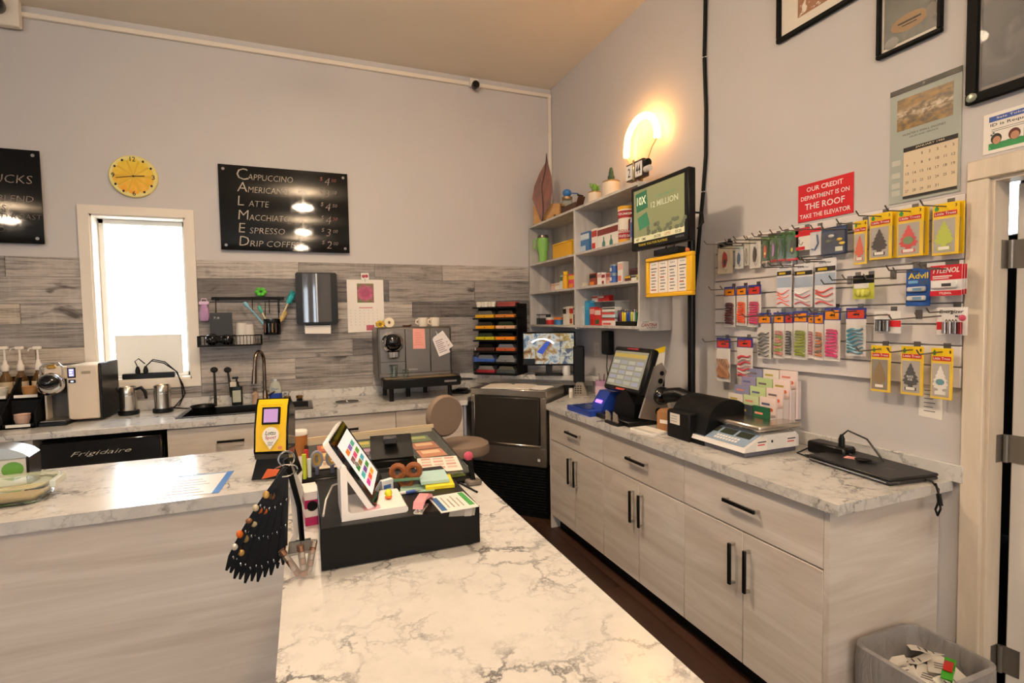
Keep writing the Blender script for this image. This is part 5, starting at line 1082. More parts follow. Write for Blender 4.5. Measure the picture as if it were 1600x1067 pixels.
# middle row left
for u0, u1, vt, c_, lb in ((861, 867, 443, ['d8b8a6', 'c9a08a'], 'tiny pink packet lying at the left of the middle left shelf'), (867, 874, 442, ['e6e0d6', 'c9b0a0'], 'tiny white packet beside the pink one on the middle left shelf'), (875, 881, 430, ['dfe3d6', '4a7a4c'], 'small white and green bottle box on the middle left shelf')): carton(u0, u1, 1, vt, c_, lb)
o = thing('mustard_bottle', 'yellow bottle with a yellow cap on the middle left shelf', 'bottle', (2.07, sh(884, 2.07), ZT[1]))
MB().lathe([(0, 0), (.026, 0), (.027, .1), (.016, .12), (0, .12)], 20).build('body', mat('e3a81c', .4), o); MB().cyl((0, 0, .12), .022, .03, 16).build('cap', mat('efc41c', .4), o)
carton(888, 898, 1, 428, ['d9466a', 'e8c02c', 'e39a1c'], 'pink and yellow carton at the right of the middle left shelf')
# middle row right
for u0, u1, vt, c_, lb, kw in ((904, 910, 442, ['d9d0be', 'c9a62a'], 'tiny cream cap at the left of the middle right shelf', {}), (921, 931, 427, ['8a3a2c', '1f1a1a', 'e38a2c'], 'red black and orange carton on the middle right shelf', {}), (933, 939, 426, ['efeae2', 'd0a8a8'], 'plain white carton on the middle right shelf', {}), (940, 945, 427, ['ece4de', '8a2434', '8a2434'], 'white carton with maroon panels on the middle right shelf', {}),
        (947, 954, 426, ['c98a84', '9a4a44', 'd9b09a'], 'dusty pink carton on the middle right shelf', {}), (965, 973, 409, ['ece6e0', 'e8b8a8', 'e07a6a'], 'tall white and peach carton on the middle right shelf', {}), (976, 985, 431, ['5a2a2c', 'd9b92a'], 'low maroon and yellow carton on the middle right shelf', {}), (986, 994, 430, ['e0dcd4', '3a3a3c'], 'small white and black carton on the middle right shelf', {}), (995, 1001, 428, ['9aa82c', 'd9d02a'], 'lime green carton at the right end of the middle right shelf', {})):
    carton(u0, u1, 1, vt, c_, lb, **kw)
carton(983, 997, 1, 419, ['3f2428', '5a3438'], 'dark plum box stacked on the small cartons of the middle right shelf', z=at(990, 430, 'x', 2.06).z+.003, dep=.06)
for k in range(2):
    o = thing('tin_can', ('lower' if k == 0 else 'upper')+' of two stacked blue tins on the middle right shelf', 'tin', (2.08, sh(960, 2.08), ZT[1]+.068*k), group='blue tins on the middle shelf')
    MB().lathe([(0, 0), (.03, 0), (.031, .003), (.03, .006), (.03, .058), (.031, .062), (.03, .066), (0, .064)], 20).build('tin_wall', mat('9aa8b8', .3, .7), o); MB().lathe([(.0308, .008), (.0308, .056)], 20).build('label_band', mat('3a5fa0', .4), o); box(-.031, -.012, .02, -.0302, .012, .045).build('label_print', M_WHITE, o)
# bottom row left
for u0, u1, vt, c_, lb in ((833, 841, 491, ['2b2f36', 'b5b8bc'], 'dark boxed cable at the left end of the bottom left shelf'), (842, 852, 491, ['22262c', 'c0c2c4'], 'second dark box on the bottom left shelf'), (879, 884, 480, ['e4ded2', '2a2420'], 'slim white and black carton on the bottom left shelf'), (884, 889, 479, ['e8e4da', 'd8d2c6'], 'slim plain white carton on the bottom left shelf'), (889, 895, 479, ['dcd0ac', 'b03028', 'b03028'], 'cream carton with a red foot on the bottom left shelf'), (895, 899, 481, ['2c3050', 'a8aab0'], 'slim navy carton at the right end of the bottom left shelf')): carton(u0, u1, 0, vt, c_, lb)
for u, c_, l_, lb in ((859, 'c4302c', 'd9d4cc', 'red tub with a pale lid on the bottom left shelf'), (872, '3a74a8', 'd9782c', 'blue tub with an orange lid on the bottom left shelf')):
    o = thing('plastic_tub', lb, 'tub', (2.07, sh(u, 2.07), ZT[0])); MB().lathe([(0, 0), (.036, 0), (.04, .01), (.04, .042), (0, .043)], 22).build('tub_wall', mat(c_, .4), o); MB().lathe([(.041, .043), (.041, .064), (0, .065)], 22).build('lid', mat(l_, .4), o)
# bottom row right
o = thing('glass_riser', 'clear acrylic riser standing on the bottom right shelf', 'riser', (2.10, (sh(922, 2.1)+sh(966, 2.1))/2, ZT[0]), RW)
w = sh(922, 2.1)-sh(966, 2.1); zz = .175; box(-w/2, -.03, zz, w/2, .09, zz+.004).build('top_sheet', mat('eef4f2', .05, alpha=.35), o)
for s_ in (-1, 1): box(s_*w/2-.002, -.03, 0, s_*w/2+.002, .09, zz).build('side_sheet', mat('eef4f2', .05, alpha=.25), o)
for u0, u1, vt, c_, lb in ((924, 933, 462, ['ece0d4', 'c8342e', 'd9cfc4'], 'white and red carton on the acrylic riser'), (934, 943, 462, ['c02c2c', 'e8dcd0'], 'red carton with a pale print on the acrylic riser'), (944, 951, 461, ['c4221f', 'a81a1c'], 'plain red carton at the right of the acrylic riser')): carton(u0, u1, 0, vt, c_, lb, 2.10, z=ZT[0]+.1795, dep=.04)
for u0, u1, vt, c_, lb, X in ((909, 912, 478, ['d6d9dc', 'b8c4cc'], 'slim pale box against the divider on the bottom right shelf', 2.06), (913, 920, 470, ['2c8fc0', '3aa0cc'], 'tall bright blue box on the bottom right shelf', 2.05), (921, 928, 480, ['c9302e', 'e0a09a', 'a8221f'], 'left red carton on the bottom right shelf', 2.04), (929, 938, 482, ['cf3a36', 'e8d0c8', '3a5a34'], 'right red carton on the bottom right shelf', 2.04)): carton(u0, u1, 0, vt, c_, lb, X, dep=.05)
for k in range(3):
    carton(940, 960, 0, [496, 487, 480][k], [['e6e4e0', 'c8423e', 'd05a54'], ['c9dce4', 'd04a46'], ['e8e6e0', '4a4a48']][k], ['bottom', 'middle', 'top'][k]+' carton of the white and red stack on the bottom right shelf', 2.05, z=ZT[0]+[0, .048, .094][k], dep=.06)
o = thing('lighter_tray', 'black tray of upright coloured lighters on the bottom right shelf', 'tray', (2.03, (sh(961, 2.03)+sh(992, 2.03))/2, ZT[0]), RW)
w = sh(961, 2.03)-sh(992, 2.03); box(-w/2, 0, 0, w/2, .09, .03, .002).build('tray', M_BLACK, o)
tx_, ty_ = 2.03, (sh(961, 2.03)+sh(992, 2.03))/2
lc = ['2a2a2e', '6a2a6a', 'e8d02a', 'e8d02a', '2a4a9a', '2a4a9a', 'dfe03a', 'd6d2c8', '2a7a4a']
for k in range(9):
    x = -w/2+.012+(w-.024)*k/8
    g = thing('lighter', ['black', 'purple', 'first yellow', 'second yellow', 'first blue', 'second blue', 'lime', 'cream', 'green'][k]+' lighter standing in the black tray on the bottom right shelf', 'lighter', (tx_+.02, ty_-x, ZT[0]+.0305), RW, 'lighters in the tray')
    box(-.009, -.006, 0, .009, .006, .062, .002).build('body', mat(lc[k], .3), g); box(-.008, -.005, .0625, .008, .005, .08, .001).build('metal_top', M_CHROME, g)
o = thing('white_card', 'white card leaning at the right end of the bottom right shelf', 'card', (2.02, sh(999, 2.02)+.0, ZT[0]), RW)
MB().prism([(-.03, 0), (.018, 0), (.02, .17), (.008, .17)], 0, .003).build('card_sheet', M_PAPER, o); MB().prism([(-.01, 0), (.0, 0), (.0, .05)], .003, .03).build('strut', M_PAPER, o)
# things on the top of the shelf
def tp(u, v, X): return at(u, v, 'x', X)
yb_ = sh(853, 2.08, 330)
o = thing('wood_block', 'pale rough wood block at the left end of the shelf top', 'wood block', (2.13, 4.36, ZTOP), -.7)
t = NT('raw_pine'); f = t.noise(t.coord((6, 30, 30)), 1, 5, .6, 1); MPINE = t.out(t.mix(f, 'd3a566', 'a8763c'), .6)
mb = MB(); mb.prism([(-.14, -.06), (-.05, -.075), (.1, -.06), (.14, 0), (.12, .06), (0, .07), (-.12, .05)], 0, .17, 'xy'); mb.build('block_body', MPINE, o)
MB().sph((.06, -.066, .06), .012, 10, 6, (1, .3, 1)).build('knot', mat('5a3a1e', .7), o); MB().sph((-.03, -.073, .02), .01, 10, 6, (1, .3, 1.4)).build('knot', mat('5a3a1e', .7), o)
o = thing('wooden_leaf', 'tall dark red wooden leaf ornament leaning against the wall above the block', 'ornament', (2.02, 4.27, ZTOP), -.42); o.scale = (1.12, 1, 1.2)
t = NT('red_wood'); f = t.noise(t.coord((30, 30, 6)), 1, 5, .6, 1); MLEAF = t.out(t.mix(t.ramp(f, [(.35, 0.0), (.65, 1.0)]), '7a3a22', '4a2214'), .45)
leaf = [(-.02, 0), (.0, .05), (.055, .12), (.075, .22), (.07, .33), (.045, .42), (.035, .50), (.02, .43), (-.03, .35), (-.07, .26), (-.085, .17), (-.05, .08)]
MB().prism(leaf, .0, .014).build('leaf_blade', MLEAF, o)
MB().tube([(-.005, -.002, .0), (.0, -.004, .12), (-.012, -.004, .26), (.02, -.004, .38), (.033, -.003, .5)], .004, 6).build('leaf_rib', mat('2a120c', .5), o); MB().tube([(-.02, .004, .02), (.03, .12, .0)], .006, 6).build('prop', MLEAF, o)
o = thing('glass_jar', 'clear jar with a metal lid and a blue hand pump on the shelf top', 'jar', (2.13, sh(886, 2.13, 300), ZTOP))
MB().lathe([(0, 0), (.05, 0), (.055, .01), (.055, .11), (.042, .135), (.042, .15), (.039, .15), (.039, .133), (.052, .108), (.052, .012), (0, .006)], 26).build('jar_wall', M_GLASS, o); MB().cyl((0, 0, .15), .046, .02, 26).build('lid', mat('8a7458', .35, .7), o)
MB().sph((0, 0, .205), .036, 18, 12, (1.1, 1, .95)).build('blue_bulb', mat('2f6fb0', .35), o); MB().tube([(.03, -.03, .20), (.07, -.07, .19)], .005, 8).build('nozzle', mat('2f6fb0', .35), o); MB().tube([(.06, -.07, .18), (.10, -.10, .165)], .008, 8).build('tip', M_BLACK, o); MB().cyl((0, 0, .008), .048, .03, 22).build('jar_filling', mat('d9b98a', .6), o)
o = thing('wooden_tray', 'dark wooden boat shaped tray on the shelf top', 'tray', (2.045, sh(893, 2.045, 318), ZTOP), RW)
mb = MB(); mb.prism([(-.13, .065), (-.12, 0), (.12, 0), (.17, .08), (.165, .085), (.11, .012), (-.112, .012), (-.122, .067)], -.03, .03); mb.build('tray_shell', mat('4a2c1e', .5), o); box(-.12, -.032, .001, .13, -.029, .05).box(-.12, .029, .001, .13, .032, .05).build('tray_side', mat('4a2c1e', .5), o)
for u, X, r_, h_, lb, tall in ((929, 2.08, .05, .085, 'small white pot with a stubby green cactus on the shelf top', 0), (955, 2.10, .062, .12, 'larger white pot with a dark pointed cactus on the shelf top', 1)):
    o = thing('potted_cactus', lb, 'potted plant', (X, sh(u, X, 295), ZTOP))
    MB().lathe([(0, 0), (r_*.75, 0), (r_, h_*.3), (r_, h_), (r_*.9, h_), (r_*.9, h_*.9), (0, h_*.88)], 26).build('pot', mat('dfd2bd', .35), o); MB().lathe([(r_*1.01, h_*.93), (r_*1.02, h_), (r_*.88, h_+.004)], 26).build('gold_rim', mat('b58a4a', .3, .8), o); MB().lathe([(0, h_*.9), (r_*.89, h_*.89)], 20).build('soil', mat('4a3a2a', .9), o)
    if tall:
        for k in range(3): MB().lathe([(.030-.006*k, 0), (.034-.008*k, .012), (.010, .05), (0, .055)], 9, (0, 0, h_*.9+.03*k), smooth=False).build('cactus_tier', mat('2c4a38', .7), o)
    else:
        MB().sph((0, 0, h_+.03), .022, 12, 8, (1, 1, 1.8)).build('cactus_stem', mat('5a8a3a', .6), o); MB().tube([(.015, 0, h_+.02), (.035, 0, h_+.03), (.036, 0, h_+.055)], .01, 8).build('cactus_arm', mat('6a9a42', .6), o); MB().tube([(-.015, 0, h_+.035), (-.032, 0, h_+.045), (-.032, 0, h_+.065)], .009, 8).build('cactus_arm', mat('6a9a42', .6), o)
yc_ = sh(993, 2.07, 275)
o = thing('flip_clock', 'retro flip clock showing two and forty four on the shelf top', 'clock', (2.08, yc_, ZTOP), RW)
MB().box(-.075, -.02, .0, .075, .04, .015, .003).cyl((0, .01, .015), .012, .04, 12).build('foot', mat('a68a7a', .3, .7), o); box(-.095, -.02, .05, .095, .03, .165, .004).build('case', mat('3a2f2a', .4), o); box(-.008, -.03, .045, .008, -.02, .175, .002).build('centre_post', mat('c9b48e', .25, .8), o)
for x, s_ in ((-.05, '2'), (.052, '44')):
    c_ = box(x-.038, -.026, .055, x+.038, -.0205, .15, .004).build('flip_card', mat('e8e4df', .5), o); txt(s_, c_, x, .102, .028 if s_ == '2' else .05, .06, -.0266, M_INK, .01)
MB().cyl((.098, .0, .13), .024, .03, 18, 'x').build('side_knob', M_BLACK, o); MB().cyl((.096, .0, .09), .02, .045, 18, 'x').build('side_drum', mat('e3ddd4', .4), o)
ya_ = 3.04
o = thing('arch_lamp', 'glowing warm arch shaped filament lamp behind the flip clock', 'lamp', (2.185, ya_, ZTOP), RW)
MB().lathe([(0, 0), (.05, 0), (.05, .012), (.02, .03), (.012, .05), (.012, .13), (0, .13)], 20).build('lamp_base', mat('a68a5a', .3, .8), o)
pts = []
for k in range(19):
    a = math.radians(-8+196*k/18); pts.append((.175*math.cos(a)+.0, 0, .335+.17*math.sin(a)+(-.03 if k > 15 else 0)))
MB().tube(pts, .022, 12).build('lit_filament', mat('ffb561', .4, emit=ARCH_EMIT), o)
MB().tube([(.0, 0, .12), (.06, 0, .18), (.12, 0, .27), tuple(pts[0])], .004, 6).tube([(0, 0, .12), (-.06, 0, .16), (-.13, 0, .22), tuple(pts[-1])], .004, 6).build('lead_wire', mat('e8c98a', .3, .6), o)
MB().lathe([(.014, .13), (.03, .18), (.03, .30), (.012, .40), (.004, .44)], 16).build('glass_stem', mat('ffe9c8', .05, alpha=.3), o)
# ---------------------------------------------------------------- screen on the pole
o = thing('screen_pole', 'black pole rising from the right worktop to the lottery screen', 'pole', (2.15, 2.50, ZC))
MB().cyl((0, 0, .0), .022, 1.42, 18).build('pole_tube', M_BLACK, o); MB().cyl((0, 0, .0), .07, .012, 24).build('foot_plate', M_BLACK, o); MB().tube([(.02, .035, .02), (.022, .035, .7), (.015, .03, 1.1)], .007, 6).build('cable', M_BLKM, o)
MB().box(-.19, -.02, 1.16, .0, .02, 1.2).box(-.19, -.1, 1.10, -.17, .1, 1.28).build('screen_arm', M_BLACK, o); MB().box(-.15, -.015, .82, .0, .015, .85).build('panel_arm', M_BLACK, o)
o = thing('lottery_screen', 'black framed lottery screen showing a green ticket advert on the pole', 'screen', (1.925, 2.497, 1.955), RW)
w, h = .52, .385
def q4(x0, z0, x1, z1, y0=-.0215, y1=-.0207): return box(x0*w-w/2, y0, z0*h, x1*w-w/2, y1, z1*h)
box(-w/2, -.02, 0, w/2, .03, h, .006).build('housing', M_BLACK, o)
SE = .17
q4(.06, .20, .94, .93).build('lit_screen', mat('878b66', .25, emit=SE), o)
q4(.06, .12, .94, .20).build('lower_banner', mat('d8d2a8', .25, emit=SE), o)
tk = MB(); tk.prism([(-.20, .225), (-.09, .24), (-.10, .345), (-.21, .335)], -.0222, -.0215); tk.build('ticket_advert', mat('2f6a4a', .3, emit=.2), o)
MB().prism([(-.17, .115), (-.07, .135), (-.10, .215), (-.19, .19)], -.0222, -.0215).build('ticket_advert', mat('3a7a58', .3, emit=.2), o)
txt('10X', o, -.15, .29, .09, .05, -.0226, mat('c9c8a8', .3, emit=.5), .02); txt('TAKE HOME THE', o, .07, .285, .16, .014, -.0222, mat('4a7a5a', .3, emit=.4), .01); txt('12 MILLION', o, .06, .245, .24, .034, -.0222, mat('b5b898', .3, emit=.22), .02)
rnd = random.Random(5); mb = MB()
for k in range(26): mb.sph((-.09+.33*rnd.random(), -.0215, .085+.05*rnd.random()**2), .012, 8, 5, (1.3, .05, 1))
mb.build('crowd_print', mat('5c5f48', .4, emit=.25), o)
for x, s_, ww_ in ((-.19, '47', .03), (-.13, 'GMG', .04), (.0, 'ENCORE', .06), (.09, 'LOTTO', .05), (.18, '03:20', .05)): txt(s_, o, x, .06, ww_, .016, -.0222, mat('3a3a2c' if s_ != 'LOTTO' else 'a8402c', .4, emit=.1), .01)
txt('THANK YOU FOR PLAYING', o, -.05, .028, .27, .014, -.0206, mat('b3962a', .4, emit=.5), .01); txt('GAMESENSE', o, .19, .03, .07, .01, -.0206, mat('8a8a88', .4), 0)
MB().box(-.06, .03, .1, .06, .06, .26, .004).build('back_box', M_BLKM, o); MB().tube([(.24, .03, .15), (.285, .05, .14), (.29, .05, .09), (.26, .04, .06)], .006, 6).build('cable', M_BLACK, o)
g = thing('receiver_box', 'small black receiver box hanging between the screen and the yellow panel', 'box', (1.96, 2.46, 1.905), RW)
box(-.11, -.03, 0, .10, .03, .035, .003).build('box_body', M_BLACK, g); MB().tube([(-.04, 0, .035), (-.04, .01, .05)], .004, 6).tube([(.03, 0, .035), (.03, .01, .05)], .004, 6).build('bracket', M_BLACK, g)
o = thing('lottery_sign', 'yellow framed panel of lottery results below the screen', 'sign', (1.955, 2.455, 1.665), RW)
w, h = .405, .235
for a in ((-w/2, 0, w/2, .022), (-w/2, h-.022, w/2, h), (-w/2, .022, -w/2+.022, h-.022), (w/2-.045, .022, w/2, h-.022)): box(a[0], -.018, a[1], a[2], .012, a[3], .004).build('frame_side', mat('efb81a', .35), o)
box(-w/2+.02, -.002, .02, w/2-.04, .006, h-.02).build('backing', mat('e3a81c', .4), o)
for k in range(4):
    x = -w/2+.026+.085*k; c_ = box(x, -.005, .026, x+.078, -.002, h-.026).build('result_slip', M_PAPER, o)
    txt(['649', 'MAX', 'DAY', 'KENO'][k], c_, x+.039, h-.042, .04, .009, -.0056, M_INK)
    for r_ in range(7): box(x+.012+.004*(r_ % 2), -.0056, .04+.018*r_, x+.06-.006*((r_+k) % 3), -.005, .047+.018*r_).build('printed_line', mat('8d8a86' if (r_+k) % 5 else 'b05a3a', .6), c_)
    box(x+.01, -.0056, h-.068, x+.066, -.005, h-.063).build('printed_line', M_INK, c_)
MB().sph((.15, .0, h+.012), .012, 12, 8).build('coloured_knob', mat('d8784a', .4), o)
# ---------------------------------------------------------------- lottery terminal
o = thing('lottery_terminal', 'black lottery terminal with a tilted touch screen on the right worktop', 'terminal', (1.80, 2.70, ZC), RW)
MB().box(-.16, -.10, 0, .20, .16, .03, .006).build('base', M_BLACK, o)
MB().prism([(-.08, .03), (.14, .03), (.15, .12), (.05, .2), (-.05, .14)], -.02, .12, 'xz').build('neck', M_BLACK, o)
Ms = Matrix.Translation((0, -.0, .17)) @ Matrix.Rotation(math.radians(-20), 4, 'X')
mb = MB(); mb.T = Ms; mb.box(-.205, -.02, 0, .195, .035, .285, .012); mb.build('screen_housing', M_BLACK, o)
def scr(x0, z0, x1, z1, m, n, d=.0206):
    mb = MB(); mb.T = Ms; mb.box(x0, -d-.0006, z0, x1, -d, z1); return mb.build(n, m, o)
scr(-.18, .03, .17, .255, mat('848578', .2, emit=.25), 'lit_screen'); scr(-.17, .215, .16, .24, mat('a3904a', .3, emit=.28), 'title_bar', .0213)
for a in range(4):
    for b_ in range(5): scr(-.165+.082*a, .045+.032*b_, -.165+.082*a+.07, .045+.032*b_+.022, mat(['a5a8a4', '8d92a8', '9aa098', '8a8f9a'][(a*3+b_) % 4], .3, emit=.22), 'screen_button', .0213)
scr(-.06, .01, .06, .022, mat('c0503a', .4), 'badge'); scr(-.06, .268, .06, .278, mat('8a2430', .4), 'badge')
side = [(-.03, .05), (.10, .02), (.14, .03), (.17, .10), (.12, .20), (.16, .31), (.13, .36), (.08, .34)]
MB().prism(side, .196, .21, 'yz').build('side_plate', mat('b5b0a8', .3, .8), o)
for y_, z_, r_ in ((.10, .08, .022), (.125, .30, .014), (.115, .255, .016), (.10, .16, .03)): MB().lathe([(0, 0), (r_, 0), (r_, .004), (0, .004)], 18, (.2095, y_, z_), 'x').build('plate_hole', M_BLKM, o)
MB().sph((.22, .12, .17), .06, 18, 12, (.6, 1, .9)).build('cable_drum', M_BLKG, o)
MB().box(-.01, .11, .14, .06, .2, .36, .01).build('rear_housing', M_BLACK, o); MB().tube([(.22, .13, .17), (.30, .17, .185), (.40, .20, .16)], [.045, .042, .035], 12).build('rear_arm', M_BLACK, o); MB().box(.34, .16, 0, .42, .23, .15, .01).build('rear_foot', M_BLKM, o)
g = thing('card_holder', 'silver two eared card holder at the front of the lottery terminal', 'holder', (1.668, 2.635, ZC), RW)
box(-.05, -.012, 0, .09, .028, .018, .002).build('holder_base', M_BLACK, g)
for x in (-.03, .05): MB().prism([(x-.025, .018), (x+.025, .018), (x+.018, .06), (x, .068), (x-.022, .075)], -.002, .006).build('ear', mat('c6c0b8', .25, .8), g)
g = thing('ticket_scanner', 'royal blue ticket scanner with a violet display beside the terminal', 'scanner', (1.76, 3.06, ZC), RW)
MB().prism([(-.11, 0), (.19, 0), (.19, .034), (-.11, .034)], -.10, .14, 'xz').build('blue_base', mat('1f3f9a', .35), g)
MB().prism([(-.02, .03), (.12, .03), (.13, .09), (.15, .15), (.05, .15), (.0, .075)], .07, .20, 'yz').build('blue_housing', mat('1d3a92', .3), g); mb = MB(); mb.T = Matrix.Translation((.135, .0, .075)) @ Matrix.Rotation(-.7, 4, 'X'); mb.box(-.035, -.008, 0, .035, .0, .022); mb.build('violet_display', mat('8a5ae8', .3, emit=2.5), g)
MB().prism(rr(.2, .12, .02, 3, .02, -.02), .0345, .038, 'xy').build('scan_plate', mat('16307a', .2), g)
g = thing('ticket_printer', 'black box printer with a domed lid and a white label on the right worktop', 'printer', (1.765, 2.16, ZC), RW)
box(-.085, 0, 0, .088, .12, .145, .008).build('front_box', M_BLKM, g); box(-.055, -.0012, .075, .02, 0, .13).build('label', mat('ddd6c9', .6), g); mb = MB()
for k in range(3): mb.box(-.045, -.0018, .088+.013*k, -.0, -.0012, .091+.013*k)
mb.build('label_print', M_GREY, g)
out = [(.02, 0), (.33, 0), (.33, .06)]+[(.33-.29*(1-math.cos(a*pi/16))/2-.0, .06+.155*math.sin(a*pi/16)**.8) for a in range(1, 16)]+[(.03, .06)]
MB().prism(out, -.10, .17, 'yz', True).build('domed_lid', M_BLKM, g)
g = thing('cardboard_box', 'small brown cardboard box between the terminal and the black printer', 'box', (1.83, 2.345, ZC), RW+.3)
box(-.05, 0, 0, .06, .1, .10, .001).build('carton_body', mat('a3744a', .8), g); MB().prism([(-.05, .10), (.06, .10), (.05, .135), (-.03, .12)], .0, .002).build('flap', mat('ad7d52', .8), g); box(-.03, -.001, .04, .02, 0, .06).build('white_patch', M_PAPER, g)
g = thing('note_pad', 'white note pad lying at the front edge between terminal and printer', 'note pad', (1.72, 2.37, ZC), RW+.1)
box(-.09, -.03, 0, .09, .08, .010, .001).build('page_block', M_PAPER, g); box(-.09, -.03, .0102, .09, .0, .012).build('binding', mat('cfcac2', .6), g)
# scale
o = thing('counter_scale', 'white digital counter scale with a steel platter on the right worktop', 'scale', (1.79, 1.905, ZC), RW); o.scale = (1, 1, 1.25)
MB().prism([(-.01, .02), (.0, .035), (.11, .075), (.30, .075), (.32, .06), (.32, .02)], -.17, .17, 'yz').build('body', mat('e3dfdb', .35), o); MB().box(-.165, .0, .002, .165, .31, .02, .003).build('grey_foot', mat('5a5a66', .5), o)
mb = MB(); mb.T = Matrix.Translation((0, .003, .0375)) @ Matrix.Rotation(math.atan2(.04, .11), 4, 'X')
mb.box(-.155, .0, .0, .155, .105, .0015); mb.build('keypad_plate', mat('8ea3bb', .4), o)
for k in range(3):
    mb = MB(); mb.T = Matrix.Translation((0, .003, .0375)) @ Matrix.Rotation(math.atan2(.04, .11), 4, 'X'); mb.box(-.14+.098*k, .055, .0016, -.14+.098*k+.082, .095, .0028); mb.build('display', mat('3a3d33', .15), o)
for a in range(8):
    for b_ in range(2):
        mb = MB(); mb.T = Matrix.Translation((0, .003, .0375)) @ Matrix.Rotation(math.atan2(.04, .11), 4, 'X'); mb.box(-.04+.018*a, .012+.018*b_, .0016, -.028+.018*a, .024+.018*b_, .003); mb.build('key', M_WHITE, o)
MB().box(-.175, .075, .088, .175, .335, .108, .006).build('platter', M_STEEL, o); MB().cyl((0, .2, .075), .05, .014, 18).build('platter_post', M_DGREY, o)
for y_ in (.06, .24):
    c_ = box(.1702, y_, .02, .1712, y_+.065, .066).build('paper_label', M_PAPER, o); box(.1713, y_+.008, .05, .1717, y_+.058, .054).build('label_line', M_INK, c_); box(.1713, y_+.008, .04, .1717, y_+.05, .044).build('label_line', M_RED, c_)
MB().cyl((.17, .155, .05), .005, .002, 10, 'x').build('switch', M_INK, o)
# brochures
o = thing('brochure_stand', 'tiered clear stand packed with pale brochures behind the scale', 'brochure stand', (2.03, 1.985, ZC), RW)
cols = [['e8d9cc', '3a4148', '1d5a3a'], ['e6dccf', 'c9d8a8', 'f0d8d0'], ['8d8fae', 'c3d69a', 'efd9d2'], ['9a92b0', 'bfd498', 'f0dcd6'], ['8f92b2', 'efe4da', 'f0dcd6']]
for r_ in range(5):
    y_ = .012+.04*r_; zb_ = .0+.03*r_; zt_ = .18+.042*r_
    box(-.16, y_+.012, zb_, .15, y_+.015, zt_-.05).build('clear_tier', mat('f4f4f0', .05, alpha=.3), o)
    for q in range(3):
        x = -.155+.102*q+.004*r_
        b_ = box(x, y_, zb_+.004, x+.095, y_+.010, zt_+.004*q).build('brochure', mat(cols[r_][q], .4), o)
        box(x+.012, y_-.0008, zt_-.03, x+.06, y_, zt_-.02).build('printed_title', mat(['7a6a66', 'b5a24a', 'd98a7a', '5a5f86'][(r_+q) % 4], .5), b_)
        MB().cyl((x+.07, y_-.001, zt_-.05 if r_ else .06), .009, .001, 12, 'y').build('printed_logo', mat(['c9a83a', '6a5a4a', 'd96a4a'][q], .5), b_)
        if r_ == 0 and q == 2: MB().prism([(x+.04, .03), (x+.093, .055), (x+.093, .10)], y_-.0012, y_).build('printed_wedge', mat('d8d3b8', .5), b_)
for s_ in (.152,):
    for r_ in range(5): box(s_, .012+.04*r_, .03*r_, s_+.003, .05+.04*r_, .14+.042*r_).build('clear_side', mat('e8dcd8', .1, alpha=.75), o)
# power strip, cables, laptop
o = thing('power_adapter', 'black power adapter brick with a plug lying by the wall behind the scale', 'adapter', (2.16, 1.68, ZC), RW)
MB().box(-.03, -.03, .0, .15, .05, .055, .008).build('brick', M_BLACK, o); MB().lathe([(.012, 0), (.013, .03), (.006, .05), (0, .051)], 10, (.11, .01, .055)).build('plug', M_BLACK, o)
MB().tube([(.11, .01, .1), (.13, .02, .125), (.2, .04, .10), (.28, .02, .03), (.32, -.02, .006)], .004, 6).tube([(-.03, 0, .02), (-.02, -.1, .005), (.1, -.13, .005), (.14, -.08, .005), (.06, -.05, .005), (.02, -.1, .005), (.16, -.16, .005), (.3, -.13, .005)], .0035, 6).tube([(.15, .0, .03), (.22, .0, .012), (.3, .0, .008)], .005, 6).build('cable', M_BLACK, o)
o = thing('laptop', 'closed black laptop near the end of the right worktop', 'laptop', (2.105, 1.405, ZC), RW-.12)
box(-.185, -.12, .004, .185, .115, .017, .004).build('laptop_base', mat('2a2a2b', .5), o); box(-.186, -.121, .0175, .186, .116, .029, .004).build('laptop_lid', mat('161617', .42), o); box(-.18, -.1215, .010, .17, -.1202, .014).build('silver_edge', mat('b0aeac', .3, .8), o)
for x in (-.15, .15):
    for y_ in (-.09, .09): MB().cyl((x, y_, 0), .008, .004, 10).build('rubber_foot', M_BLKM, o)
txt('acer', o, .09, .0295, .035, .008, 0, mat('8d8b88', .3, .6), M=Matrix.Translation((0, 0, .0295)) @ Matrix.Rotation(-pi/2, 4, 'X') @ Matrix.Translation((0, 0, -.0295)))
MB().tube([(.186, .05, .012), (.21, .05, .01), (.232, .05, -.01), (.235, .045, -.06), (.23, .04, -.085), (.245, .03, -.10), (.262, .02, -.07), (.25, .03, -.03), (.225, .045, .01)], .004, 6).build('cable', M_BLACK, o); MB().tube([(.247, .03, -.02), (.258, .025, -.06)], .008, 8).build('cable_block', M_BLACK, o)
g = thing('pink_sticky', 'small pink sticky note lying on the closed laptop', 'note', (2.115, 1.475, ZC+.0295), RW+.4)
MB().prism([(-.035, -.02), (.03, -.022), (.034, .014), (-.03, .02)], 0, .0012, 'xy').build('note_paper', mat('f0a8a4', .7), g); box(-.02, -.008, .0013, .015, -.005, .0016).build('handwriting', mat('b06a6a', .7), g)
g = thing('usb_dongle', 'small black gadget next to the pink note on the laptop', 'gadget', (2.10, 1.425, ZC+.0295), RW+.4)
MB().sph((0, 0, .008), .026, 12, 6, (1.3, .8, .3)).build('body', M_BLACK, g); MB().box(.02, -.006, .003, .045, .006, .011).build('plug', M_DGREY, g)
